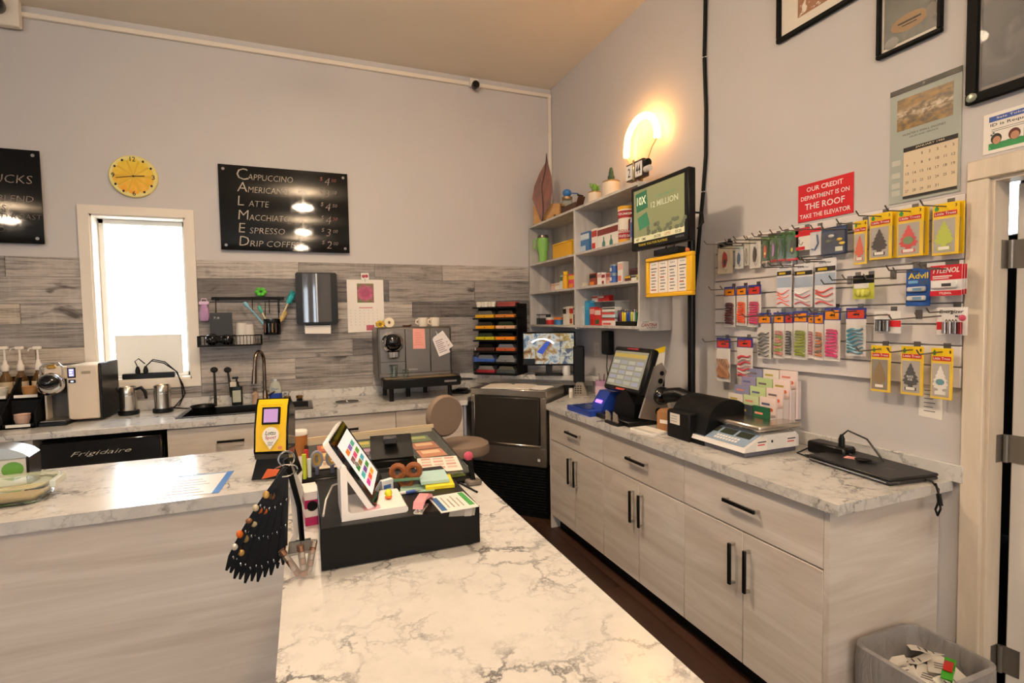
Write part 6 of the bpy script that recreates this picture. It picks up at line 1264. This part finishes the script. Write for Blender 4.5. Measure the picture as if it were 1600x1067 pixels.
# small things on the right wall near the terminal
o = thing('wall_adapter', 'black plug adapter hanging on the right wall above the terminal', 'adapter', (XR-.001, sh(955, XR, 540), 1.25), RW)
box(-.07, -.05, 0, .05, 0, .19, .008).build('brick', M_BLACK, o); MB().tube([(-.01, -.03, 0), (-.01, -.035, -.1), (.01, -.03, -.24)], .004, 6).build('cable', M_BLACK, o)
o = thing('outlet_plate', 'white outlet plate on the right wall left of the black adapter', 'outlet', (XR-.001, sh(933, XR, 540), 1.22), RW)
box(-.04, -.006, 0, .04, 0, .12, .002).build('plate', mat('e6dfdc', .4), o)
for z in (.03, .08): box(-.014, -.008, z-.014, .014, -.006, z+.014, .002).build('socket', mat('d6cfcc', .4), o)
o = thing('yellow_flyer', 'yellow edged paper flyer sticking up behind the lottery terminal', 'flyer', (2.02, 2.70, 1.18), RW+.1)
MB().prism([(-.06, 0), (.09, .02), (.11, .19), (-.04, .15)], 0, .001).build('sheet', M_PAPER, o); MB().prism([(-.043, .12), (.105, .155), (.11, .19), (-.04, .15)], -.0012, 0).build('yellow_strip', M_YEL, o)
box(-.05, .0, -.26, .05, .05, 0).build('holder', M_BLACK, o)
# waste bin
o = thing('waste_bin', 'grey waste bin with a clear liner beside the end of the right cabinets', 'bin', (1.895, 1.075, 0), 0); o.scale = (1, 1, 1.09)
t = NT('bin_liner'); f = t.noise(t.coord((18, 18, 5)), 1, 4, .6, 1.5); t.bump(f, .9, .02); MLIN = t.out(t.mix(f, 'b5b1b0', '9a9798'), .3, Alpha=.62)
def ring(w, d, z, wob=0, s=0):
    return [(x*(1+wob*math.sin(9*i+s)), y*(1+wob*math.cos(7*i+s)), z+wob*.3*math.sin(5*i+s)) for i, (x, y) in enumerate(rr(w, d, .05, 5))]
def shell(rings):
    mb = MB(); n = len(rings[0]); vs = [p for r_ in rings for p in r_]; fs = []
    for j in range(len(rings)-1):
        for i in range(n): fs.append([j*n+i, j*n+(i+1) % n, (j+1)*n+(i+1) % n, (j+1)*n+i])
    return mb.add(vs, fs, True)
shell([[(0, 0, .002)]*24, ring(.26, .22, .002), ring(.30, .255, .36), ring(.31, .265, .365), ring(.305, .26, .37), ring(.29, .245, .355), ring(.25, .21, .01), [(0, 0, .01)]*24]).build('bin_shell', mat('77757a', .5), o)
shell([ring(.325, .28, .22, .02, 1), ring(.33, .285, .33, .012, 2), ring(.325, .28, .376, .006, 3), ring(.30, .255, .38, .006, 4), ring(.27, .23, .32, .02, 5), ring(.26, .22, .2, .02, 6)]).build('bin_liner', MLIN, o)
box(-.11, -.09, .15, .11, .09, .26, .03).build('rubbish_heap', mat('c9bca8', .8), o)
rnd = random.Random(9)
for k in range(9):
    g = thing('receipt', ['crumpled white receipt in the bin, nearest the cabinet', 'long white receipt curling up at the right of the bin', 'pale receipt lying flat at the back of the bin', 'pink tinted receipt at the front of the bin', 'white receipt at the left of the bin', 'small torn paper in the middle of the bin', 'folded white slip at the back right of the bin', 'white slip under the green wrapper in the bin', 'buried receipt corner in the bin'][k], 'receipt', (1.895-.09+.022*k+.02*(k % 3), 1.075-.06+.06*(k % 3), .298+.006*k), rnd.uniform(-1, 1), rx=rnd.uniform(-.5, .5), ry=rnd.uniform(-.3, .3))
    L = .16 if k == 1 else .11
    MB().prism([(-L/2, .0), (-L/4, .006), (0, .002), (L/4, .010), (L/2, .022), (L/2, .023), (L/4, .0112), (0, .003), (-L/4, .007), (-L/2, .001)], -.03, .03).build('paper_slip', M_PAPER, g); mb = MB()
    for q in range(3): mb.box(-.028+.02*q, -.02, .0072, -.024+.02*q, .012, .0078)
    mb.build('printed_line', M_INK, g)
g = thing('sweet_wrapper', 'crumpled green and red sweet wrapper on top of the rubbish', 'wrapper', (1.93, 1.02, .37), .4)
MB().prism([(-.05, 0), (-.02, .012), (.01, .0), (.05, .02), (.05, .024), (.01, .005), (-.02, .017), (-.05, .005)], -.015, .015).build('green_foil', mat('3f9a2c', .3), g); MB().prism([(-.03, .02), (.0, .028), (.03, .02), (.03, .024), (0, .032), (-.03, .024)], -.012, .012).build('red_foil', mat('b02a22', .3), g)
# ================================================================ customer counter
XPL, XPR, YFR, YBK, YEND = -.069, .628, 2.172, 2.907, .48
o = thing('customer_counter', 'L shaped marble patterned customer counter top in the foreground', 'worktop')
MB().prism([(-4.2, YFR), (XPL, YFR), (XPL, YEND), (XPR, YEND), (XPR, 1.86), (.668, 2.88), (.668, YBK), (-4.2, YBK)], .877, ZC, 'xy').build('slab', M_MARBLE, o)
o = thing('bar_cabinet', 'ash panelled bar cabinet carrying the L shaped customer counter top', 'cabinet', (0, 0, 0))
box(-4.15, YFR+.02, 0, XPL+.02, YFR+.045, .876).build('front_panel', M_ASH, o); box(-4.15, YFR+.046, .0, .6, YBK-.06, .10).build('plinth', M_BLKM, o); box(-4.15, YBK-.055, 0, .62, YBK-.035, .876).build('back_panel', M_ASH, o)
box(XPL+.021, YEND+.05, 0, XPL+.045, YFR+.045, .876).build('side_panel', M_ASHV, o); box(XPR-.06, YEND+.05, 0, XPR-.035, YBK-.06, .876).build('aisle_panel', M_ASHV, o); box(XPL+.046, YEND+.05, 0, XPR-.061, YEND+.07, .876).build('end_panel', M_ASHV, o)
# ---------------------------------------------------------------- cash drawer
o = thing('cash_drawer', 'wide black cash drawer under the white till tablet', 'cash drawer', (.233, 1.392, ZC), 0)
box(-.2125, .004, .004, .2125, .44, .11, .003).build('drawer_body', M_BLACK, o); box(-.2125, 0, .004, .2125, .0035, .11, .001).build('front_face', M_BLKM, o)
for x in (-.18, .18):
    for y_ in (.04, .4): MB().cyl((x, y_, 0), .012, .004, 12).build('rubber_foot', M_BLKM, o)
DT = ZC+.1105
# tablet till
o = thing('till_tablet', 'white till tablet on an L shaped stand with its screen facing the aisle', 'till', (.15, 1.50, DT))
def L3(x, y, z): return (x-.15, y-1.50, z-DT)
foot = [(-.075, .0), (.095, .0), (.10, .005), (.10, .012), (.095, .018), (-.05, .018), (-.058, .026), (-.058, .14), (-.063, .146), (-.07, .146), (-.075, .14)]
st = MB(); st.prism(foot, -.075, .085, 'xz', True); st.build('stand', mat('efe9e4', .3), o)
ex = Vector((.05, .25, .008)).normalized(); ez0 = Vector((-.118, 0, .19)).normalized(); ey = ez0.cross(ex).normalized(); ez = ex.cross(ey)
Mt = Matrix((ex, ey, ez)).transposed().to_4x4(); Mt.translation = Vector(L3(.160, 1.435, 1.048))
TW, THt = .255, .225
def tb(x0, y0, z0, x1, y1, z1, b=0): mb = MB(); mb.T = Mt; return mb.box(x0, y0, z0, x1, y1, z1, b)
mb = MB(); mb.T = Mt; mb.prism(rr(TW, THt, .014, 4, TW/2, THt/2), -.002, .014, 'xz', True); mb.build('white_back', mat('f0ebe6', .3), o)
mb = MB(); mb.T = Mt; mb.prism(rr(TW-.006, THt-.006, .012, 4, TW/2, THt/2), -.008, -.002, 'xz', True); mb.build('black_bezel', M_BLKG, o)
tb(.035, -.0088, .028, TW-.022, -.008, THt-.03).build('lit_screen', mat('d8d4d2', .3, emit=.55), o)
tc_ = ['c0328a', 'd9512c', 'd8a02a', '3fa0a0', '6a3f8a', '3f8a3a', '2f7a34', '8a6a2c', '4aa0b0', '7a4a4a', 'c9426a', '57903a', 'd8782a', '7a5a9a', '4a9a8a']
for a in range(5):
    for b_ in range(3): tb(.06+.05*b_, -.0094, .045+.026*a, .06+.05*b_+.042, -.0088, .045+.026*a+.016).build('menu_tile', mat(tc_[(a*3+b_) % 15], .4, emit=.35), o)
MB().tube([L3(.095, 1.50, 1.12), L3(.115, 1.53, 1.155)], .02, 10).build('hinge', M_GREY, o)
MB().tube([L3(.085, 1.55, 1.10), L3(.06, 1.56, 1.09), L3(.04, 1.53, 1.06), L3(.03, 1.45, 1.045)], .003, 6).build('cable', mat('b5b0a8', .4), o)
MB().prism(rr(.045, .035, .008, 3, .005, -.05), .0185, .0192, 'xy').build('pink_sticker', mat('e8a8b5', .5), o)
# things on the drawer top
g = thing('price_card', 'laminated card with a blue and a green stripe on the cash drawer', 'card', (.382, 1.447, DT), .05)
box(-.055, -.068, 0, .055, .068, .0025).build('card_sheet', mat('ece6dc', .25), g); box(-.05, -.06, .0026, -.034, .05, .003).build('blue_stripe', mat('2f5f9a', .4), g); box(.034, -.05, .0026, .05, .062, .003).build('green_stripe', mat('3f9a4a', .4), g)
for k in range(4): box(-.025+.014*k, -.045, .0026, -.021+.014*k, .045-.02*(k % 2), .0029).build('printed_line', mat('9a928c', .6), g)
g = thing('tape_strip', 'crinkled clear tape hanging over the front edge of the cash drawer', 'tape', (.40, 1.3915, DT-.026), 0)
MB().prism([(-.045, .008), (.03, .0), (.034, .024), (-.04, .026)], -.0012, -.0004).build('tape_film', mat('b8b2aa', .15, alpha=.5), g); MB().prism([(.0, .002), (.02, .0), (.024, .022), (.002, .024)], -.002, -.0013).build('folded_end', mat('c8c2ba', .15, alpha=.6), g)
g = thing('hole_punch', 'pink metal hole punch on the cash drawer', 'hole punch', (.292, 1.435, DT), 1.1)
MB().prism([(-.05, .016), (-.04, .032), (.02, .036), (.055, .022), (.075, .0), (.07, .0), (.045, .018), (-.01, .028), (-.04, .024)], -.014, .014).build('pink_lever', mat('ef9aa0', .35), g); MB().box(-.05, -.013, 0, .02, .013, .008, .002).tube([(-.03, 0, .008), (-.03, 0, .024)], .008, 10).tube([(.0, 0, .008), (.005, 0, .024)], .006, 10).build('steel_jaw', M_CHROME, g)
g = thing('ball_pen', 'white ball pen with a blue grip lying on the cash drawer', 'pen', (.25, 1.575, DT+.005), .02)
MB().tube([(-.06, 0, 0), (.02, 0, 0)], .0045, 8).build('barrel', mat('e8e4e2', .3), g); MB().tube([(.02, 0, 0), (.05, 0, 0)], .005, 8).build('grip', mat('2a4a9a', .4), g); MB().tube([(.05, 0, 0), (.066, 0, 0)], [.004, .001], 8).build('tip', M_CHROME, g)
g = thing('pretzel_magnet', 'brown pretzel shaped trinket standing on the cash drawer', 'trinket', (.285, 1.655, DT), -.3)
mb = MB()
for cx_, cz_, r_ in ((-.024, .045, .02), (.026, .048, .019), (.0, .02, .02)): mb.tube([(cx_+r_*math.cos(a*pi/7), 0, cz_+r_*math.sin(a*pi/7)) for a in range(14)], .0095, 8, True)
mb.build('baked_loops', mat('85491f', .45), g)
MB().prism([(-.04, .02), (.045, .024), (.045, .03), (-.04, .028)], -.022, -.014).build('green_band', mat('5f8a6a', .5), g)
g = thing('gum_pack', 'small white and blue gum pack behind the pen', 'pack', (.222, 1.635, DT), .4); box(-.02, -.008, 0, .02, .008, .035, .002).build('pack_body', mat('dfe3e8', .4), g); box(-.015, -.0088, .008, .01, -.008, .02).build('blue_print', mat('3f6ab0', .4), g)
g = thing('green_paper', 'sage green slip of paper under the pen on the cash drawer', 'paper', (.315, 1.61, DT), -.2); box(-.055, -.035, 0, .05, .04, .001).build('slip', mat('8fae9a', .6), g); box(-.03, -.01, .0011, .03, -.007, .0014).build('printed_line', mat('5f7a6a', .6), g)
for k, (c_, lb) in enumerate((('e6d22a', 'yellow sticky note pad, lower of the two pads on the drawer'), ('a9c9c4', 'pale blue green sticky note pad lying on the yellow one'))):
    g = thing('sticky_pad', lb, 'note pad', (.385-.012*k, 1.635+.022*k, DT+.012*k), -.12+.03*k); box(-.045, -.06, 0, .045, .05, .011, .001).build('page_block', mat(c_, .6), g); box(-.045, .03, .0112, .045, .05, .0116).build('glue_edge', mat(c_, .8), g)
g = thing('yellow_duck', 'tiny yellow and orange figure at the lower right corner of the tablet', 'trinket', (.208, 1.50, DT+.0195), 0); MB().sph((0, 0, .016), .011, 10, 8).build('upper_body', mat('d8d62a', .4), g); MB().sph((0, 0, .005), .010, 10, 6, (1.1, 1, .6)).build('lower_body', mat('e0702a', .4), g)
# receipt printer behind
o = thing('receipt_printer', 'black receipt printer with its lid half open behind the till', 'printer', (.30, 2.03, ZC+.0), -.1)
box(-.085, -.02, 0, .085, .17, .11, .012).build('body', M_BLACK, o); MB().prism([(-.02, .11), (.17, .11), (.17, .155), (.10, .175), (.03, .15)], -.08, .08, 'yz').build('lid', M_BLKM, o); MB().box(-.03, .0, .16, .02, .04, .185, .004).build('latch', M_DGREY, o); MB().box(-.07, -.026, .04, .07, -.02, .075, .002).build('smoked_front', mat('2b2c2e', .1), o)
MB().tube([(.10, .1, .02), (.13, .08, .01), (.25, -.08, .004), (.29, -.2, .004)], .004, 6).build('cable', M_BLACK, o)
# glass top ticket display
o = thing('ticket_display', 'black counter display case with scratch tickets under a glass lid behind the till', 'display case', (0, 0, ZC))
pts_ = [(-.02, 2.80), (.655, 2.86), (.60, 1.93), (.43, 1.93), (.43, 2.26), (-.01, 2.26)]
MB().prism(pts_, .0, .012, 'xy').build('tray', M_BLKM, o)
def edge(a, b, h_, n_, m_, w_=.012):
    a, b = Vector(a), Vector(b); d = (b-a).normalized(); nrm = Vector((-d.y, d.x))*w_; mb = MB(); mb.prism([tuple(a), tuple(b), tuple(b+nrm), tuple(a+nrm)], .0125, h_, 'xy'); mb.build(n_, m_, o)
edge((-.02, 2.80), (.655, 2.86), .05, 'back_rail', mat('d9c6a4', .5)); edge((.655, 2.86), (.60, 1.93), .03, 'side_rail', M_BLACK, -.012); edge((-.01, 2.26), (-.02, 2.80), .045, 'side_rail', M_BLACK, -.012); edge((-.01, 2.26), (.43, 2.26), .03, 'front_rail', M_BLACK)
MB().prism([(p_[0], p_[1]) for p_ in [(.0, 2.79), (.64, 2.84), (.59, 1.95), (.44, 1.95), (.44, 2.28), (.0, 2.28)]], .034, .038, 'xy').build('glass_lid', mat('dfe8e2', .03, alpha=.07, spec=.8), o)
TP = {}
def ticket(x, y, w, h, c1, c2, lb, rz=0, z=.0125):
    g = thing('scratch_ticket', lb, 'ticket', (x, y, ZC+z), rz, 'scratch tickets under the glass'); box(-w/2, -h/2, 0, w/2, h/2, .0015).build('ticket_card', mat(c1, .5), g); box(-w*.35, -h*.05, .0016, w*.35, h*.35, .0019).build('scratch_panel', mat(c2, .45), g)
cs = [('c9502c', 'e0a03a'), ('7a8a3a', 'd0b83a'), ('b03a4a', 'd9a0a0'), ('4a6a3a', 'a8b05a'), ('d08a2c', 'e8d06a'), ('6a3a5a', 'b88aa8'), ('3a5a6a', '8ab0b8'), ('a8603a', 'e0b88a'), ('d9c8b0', 'b08a6a'), ('8a2a2a', 'd98a4a'), ('5a7a4a', 'c9c06a'), ('c97a4a', 'f0c89a')]
nm_ = ['first', 'second', 'third', 'fourth']
for r_ in range(3):
    for q in range(4):
        ticket(.10+.145*q, 2.70-.155*r_, .12, .135, *cs[r_*4+q], '%s ticket from the left in the %s row under the glass' % (nm_[q], ['back', 'middle', 'front'][r_]))
for r_ in range(2): ticket(.52, 2.17-.13*r_, .12, .11, ['b86a4a', '8a9a4a'][r_], ['e8c08a', 'd8d08a'][r_], ['upper', 'lower'][r_]+' ticket in the narrow right arm of the glass display')
g = thing('printed_form', 'pale printed form with rows of boxes lying on the glass display', 'form', (.50, 2.10, ZC+.0385), -.15)
box(-.085, -.11, 0, .085, .11, .001).build('form_sheet', mat('ece0d4', .6), g)
for r_ in range(4):
    for q in range(3): box(-.07+.05*q, .07-.045*r_, .0011, -.03+.05*q, .098-.045*r_, .0013).build('form_box', mat('d0b8a8' if (r_+q) % 2 else 'c99a8a', .6), g)
g = thing('pink_gadget', 'dark gadget with a pink ball at the right corner of the display', 'gadget', (.585, 1.90, ZC), 0)
box(-.03, -.02, 0, .03, .02, .022, .006).build('foot', mat('7a7268', .3, .4), g); MB().tube([(0, 0, .02), (-.012, .01, .10)], .01, 8).build('stalk', M_BLKM, g); MB().sph((-.014, .012, .11), .018, 12, 8).build('pink_ball', mat('c9506a', .4), g)
# pen pot, scissors, boxes left of the till
o = thing('pen_caddy', 'black desk caddy holding scissors and markers left of the till', 'caddy', (.05, 1.935, ZC), 0)
box(-.075, -.05, 0, .075, .05, .10, .004).build('caddy_body', M_BLACK, o); box(-.065, -.04, .1002, .065, .04, .102).build('caddy_mouth', M_BLKM, o)
for k, x in enumerate((-.005, .045)):
    g = thing('scissors', ('left' if k == 0 else 'right')+' pair of scissors with grey and amber handles in the desk caddy', 'scissors', (.05+x-.02, 1.93, ZC+.103), .2, group='scissors in the caddy')
    MB().tube([(.017*math.cos(a*pi/7), 0, .055+.026*math.sin(a*pi/7)) for a in range(14)], .006, 8, True).build('handle_loop', mat('8a8a92', .35), g); MB().tube([(.0105*math.cos(a*pi/7), -.002, .055+.019*math.sin(a*pi/7)) for a in range(14)], .004, 6, True).build('inner_loop', mat('b58a3a', .4), g); MB().tube([(0, 0, .03), (0, 0, .0)], .007, 8).build('shank', mat('6a6f86', .3, .5), g)
for k, (x, c_, h_) in enumerate(((-.065, 'c9d83a', .07), (-.05, 'dfe8e2', .05), (-.058, 'd03a3a', .08))):
    g = thing('marker', ['lime', 'white', 'red capped'][k]+' marker standing in the desk caddy', 'marker', (.05+x, 1.90+.012*k, ZC+.103), group='markers in the caddy'); MB().cyl((0, 0, 0), .007, h_, 10).build('barrel', mat(c_, .4), g); MB().cyl((0, 0, h_), .0075, .014, 10).build('cap', mat(c_, .3), g)
g = thing('gum_box', 'pink and white striped box with a round window beside the cash drawer', 'box', (.0, 1.78, ZC), .1)
for k in range(4): box(-.022, -.05, .027*k, .022, .05, .027*k+.0265, .001).build('box_layer', mat(['b01f5f', 'e8dcd8', 'b01f5f', 'e8dcd8'][k], .4), g)
MB().cyl((-.0, -.0512, .062), .016, .001, 16, 'y').build('round_window', M_BLACK, g)
# keychain display
o = thing('strap_display', 'fan of black leather keychain straps hanging from a chrome ring on a stand', 'keychain display', (-.03, 1.56, ZC))
box(-.032, -.035, 0, .028, .055, .008, .002).build('foot', M_BLACK, o); MB().tube([(.005, .01, .008), (-.0, .01, .12), (-.02, .005, .22), (-.03, 0, .262)], .009, 8, flat=.6).build('stand_arm', M_BLACK, o)
MB().tube([(-.028+.02*math.cos(a*pi/8), .0, .262+.02*math.sin(a*pi/8)) for a in range(16)], .003, 6, True).build('chrome_ring', M_CHROME, o); MB().tube([(-.03+.03*math.cos(a*pi/8), -.012+.004*math.sin(a), .232+.016*math.sin(a*pi/8)) for a in range(16)], .002, 6, True).build('chrome_ring', M_CHROME, o)
orn = ['c9a25a', 'd9c8a8', '8a5a3a', 'e0702a', 'd8d0c0', 'b5894a', '5a4a3a', 'd06a2a', 'c9b890', 'a08a5a']
for k in range(11):
    f_ = k/10; ang = math.radians(-31+27*f_); L = .30+.035*math.sin(f_*pi)
    y_ = -.025+.007*k+.012*(k % 2); pts = []
    dx, dz = math.sin(ang), -math.cos(ang)
    wd = .0085
    out = []
    for q in range(9):
        s_ = q/8; cx = -.028+dx*L*s_-.012*math.sin(s_*pi)*(1-f_); cz = .245+dz*L*s_; w_ = wd*(.55+.75*s_) if q < 8 else wd*.35; out.append((cx, cz, w_))
    poly = [(a-w_*math.cos(ang), b-w_*math.sin(ang)) for a, b, w_ in out]+[(a+w_*math.cos(ang), b+w_*math.sin(ang)) for a, b, w_ in out[::-1]]
    c_ = MB().prism(poly, y_-.0022, y_+.0022).build('strap', mat('0b0b0c', .22), o)
    if k < 6:
        for q in range(5 if k < 3 else 2):
            a, b, w_ = out[2+q]; MB().sph((a-w_*math.cos(ang)-.004*(q % 2), y_-.004, b-.004), .0085, 8, 6, (1, .5, 1.3-.2*(q % 3))).build('charm', mat(orn[(k*3+q) % 10], .35, .3), c_)
    for q in (3, 5, 7):
        a, b, w_ = out[q]; MB().sph((a+w_*.3, y_-.003, b), .0022, 6, 4, (1, .6, 2.2)).build('stud', M_CHROME, c_)
MB().prism([(-.028, .24), (-.018, .24), (.012, .16), (-.006, .02), (-.055, -.05), (-.06, -.045), (-.018, .03)], .047, .0495).build('white_backing_card', mat('cfc6bc', .5), o)
MB().prism([(-.045, .24), (-.075, .245), (-.09, .22), (-.055, .225)], -.028, -.024).build('orange_tag', mat('d8622a', .5), o)
o = thing('trinket_box', 'small clear acrylic box with metal lighters at the corner of the counter', 'box', (-.022, 1.395, ZC), 0)
MB().lathe([(.036, .001), (.05, .075), (.0475, .075), (.034, .004), (.0, .004), (0, .001)], 4, smooth=False).build('acrylic_wall', mat('cfcac2', .04, alpha=.14, spec=.9), o)
o.rotation_euler = (0, 0, pi/4)
for k, (x, y_, r_) in enumerate(((-.012, .0, .5), (.012, .008, -.2), (.002, -.012, .1))):
    g = thing('metal_lighter', ['copper coloured patterned metal tube leaning left in the acrylic box', 'ribbed metal tube standing upright in the acrylic box', 'short metal trinket at the bottom of the acrylic box'][k], 'trinket', (-.022+x, 1.395+y_, ZC+.006), 0, ry=-r_)
    for q in range(5): MB().cyl((0, 0, .016*q), .0085, .014, 10).build('tube_ring', mat(['b58a72', 'c9bfb4'][(q+k) % 2], .25, .9), g)
# lottery ticket checker
o = thing('lottery_checker', 'yellow and black lottery ticket checker standing on the customer counter', 'ticket checker', (-.125, 2.36, ZC), math.radians(-14))
MB().prism([(-.085, 0), (.085, 0), (.055, .11), (-.055, .11)], -.05, .06).build('stand', M_BLACK, o)
Mc = Matrix.Translation((0, -.055, .085)) @ Matrix.Rotation(math.radians(-10), 4, 'X')
prof = [(.0, .0), (-.018, .03), (-.02, .12), (-.006, .21), (.01, .245), (.075, .20), (.085, .05), (.06, 0)]
mb = MB(); mb.T = Mc; mb.prism(prof, -.066, .066, 'yz'); mb.build('housing', M_BLKG, o)
mb = MB(); mb.T = Mc; fp = [(-.0195, .032), (-.0215, .12), (-.0075, .21), (.008, .24), (.0065, .2405), (-.009, .211), (-.0235, .12), (-.0215, .031)]
mb.prism(fp, -.058, .058, 'yz'); mb.build('yellow_face', mat('f2c413', .35), o)
Mf = Mc @ Matrix.Translation((0, -.0225, .11)) @ Matrix.Rotation(math.radians(-4.5), 4, 'X')
mb = MB(); mb.T = Mf; mb.box(-.036, -.006, .028, .034, .004, .098, .002); mb.build('screen_bezel', M_BLKM, o); mb = MB(); mb.T = Mf; mb.box(-.028, -.0072, .036, .026, -.006, .09); mb.build('lit_screen', mat('a07fae', .25, emit=.55), o)
mb = MB(); mb.T = Mf @ Matrix.Translation((0, -.003, -.018)); drop = [(.032*math.sin(a), .034*math.cos(a)+.002) for a in [q*.26 for q in range(-9, 10)]]+[(0, -.055)]
mb.prism(drop, 0, .003); mb.build('white_drop', mat('efeae0', .4), o)
for s_, z, ww_, hh, c_ in (('Lotto', -.006, .04, .017, '2a2a3a'), ('Spot!', -.026, .042, .017, 'a83a6a'), ('Check', -.044, .022, .007, '5a5a5a'), ('here', -.053, .016, .006, '5a5a5a')): txt(s_, o, 0, z, ww_, hh, -.0036, mat(c_, .5), .015, .15, M=Mf)
txt('Check your tickets here', o, 0, .106, .08, .006, -.0024, mat('7a5a14', .5), M=Mf); mb = MB(); mb.T = Mf; mb.box(.03, -.002, -.072, .045, -.0008, -.06); mb.build('orange_badge', mat('e08a5a', .5), o)
g = thing('paper_cup', 'tan takeaway cup with a white lid behind the ticket checker', 'cup', (-.04, 2.68, ZC))
MB().lathe([(0, 0), (.028, 0), (.038, .10), (0, .1)], 24).build('cup_wall', mat('b9793f', .6), g); MB().lathe([(.040, .098), (.041, .106), (.036, .118), (.0, .118)], 24).build('lid', M_WHITE, g)
# paper with blue tape on the counter
o = thing('taped_paper', 'printed paper held to the counter by a strip of blue tape', 'paper', (-.41, 2.36, ZC), -.06)
box(-.11, -.14, .0003, .10, .15, .0012).build('paper_sheet', mat('e0d4ca', .35), o); box(.075, -.145, .0013, .10, .155, .0019).build('blue_tape', mat('1f5fa8', .45), o); box(-.11, .14, .0013, .075, .15, .0017).build('blue_tape', mat('3a74b0', .45), o)
for k in range(6): box(-.09, -.11+.035*k, .0013, .04-.02*(k % 3), -.102+.035*k, .0015).build('printed_line', mat('a89a92', .6), o)
# glass food box and chrome dispenser at the left
o = thing('glass_food_box', 'rectangular glass food box with a clear lid on the left of the counter', 'food box', (-1.04, 2.44, ZC), .05)
w2, d2 = .14, .11
shell([ring(.25, .19, .002), ring(.27, .21, .055), ring(.275, .215, .06), ring(.265, .205, .06), ring(.25, .19, .012), ring(.22, .17, .010)]).build('glass_wall', M_GLASS, o); shell([[(0, 0, .002)]*24, ring(.25, .19, .002)]).build('glass_base', M_GLASS, o)
shell([ring(.285, .225, .061), ring(.29, .23, .068), ring(.28, .22, .073), ring(.20, .15, .073), [(0, 0, .073)]*24]).build('lid', mat('cfd8b0', .12, alpha=.4), o)
for s_ in (-1, 1): box(s_*.147, -.06, .045, s_*.165, .06, .072, .003).build('lid_clip', mat('e6ead8', .1, alpha=.55), o)
box(-.11, -.08, .012, .11, .08, .035, .008).build('food', mat('cdb38a', .8), o)
o = thing('napkin_dispenser', 'chrome topped napkin dispenser with a green leaf print at the left edge', 'dispenser', (-1.17, 2.74, ZC), .1)
box(-.1, -.06, 0, .1, .06, .105, .006).build('body', mat('d6d2c4', .4), o); MB().prism([(-.105, .106)]+[(-.105+.21*q/12, .106+.05*math.sin(pi*(.12+.88*q/12))**.7) for q in range(13)]+[(.105, .106)], -.066, .066, 'xz', True).build('chrome_top', mat('c9c6c0', .3, 1), o)
MB().sph((.05, -.06, .06), .035, 14, 8, (1, .04, .9)).build('leaf_print', mat('5f9a3a', .5), o); box(-.05, -.0608, .035, -.03, -.06, .06).build('logo_print', M_INK, o); box(.094, -.07, .0, .104, .07, .11, .004).build('black_side', M_BLACK, o)
# corner guard on the counter
o = thing('corner_guard', 'tan rubber guard on the near right corner of the counter', 'guard', (XPR-.005, .60, ZC), 0)
MB().sph((0, 0, .001), .012, 12, 8, (1, 1.4, .5)).build('rubber_cap', mat('b09a72', .6), o)
flush_text()
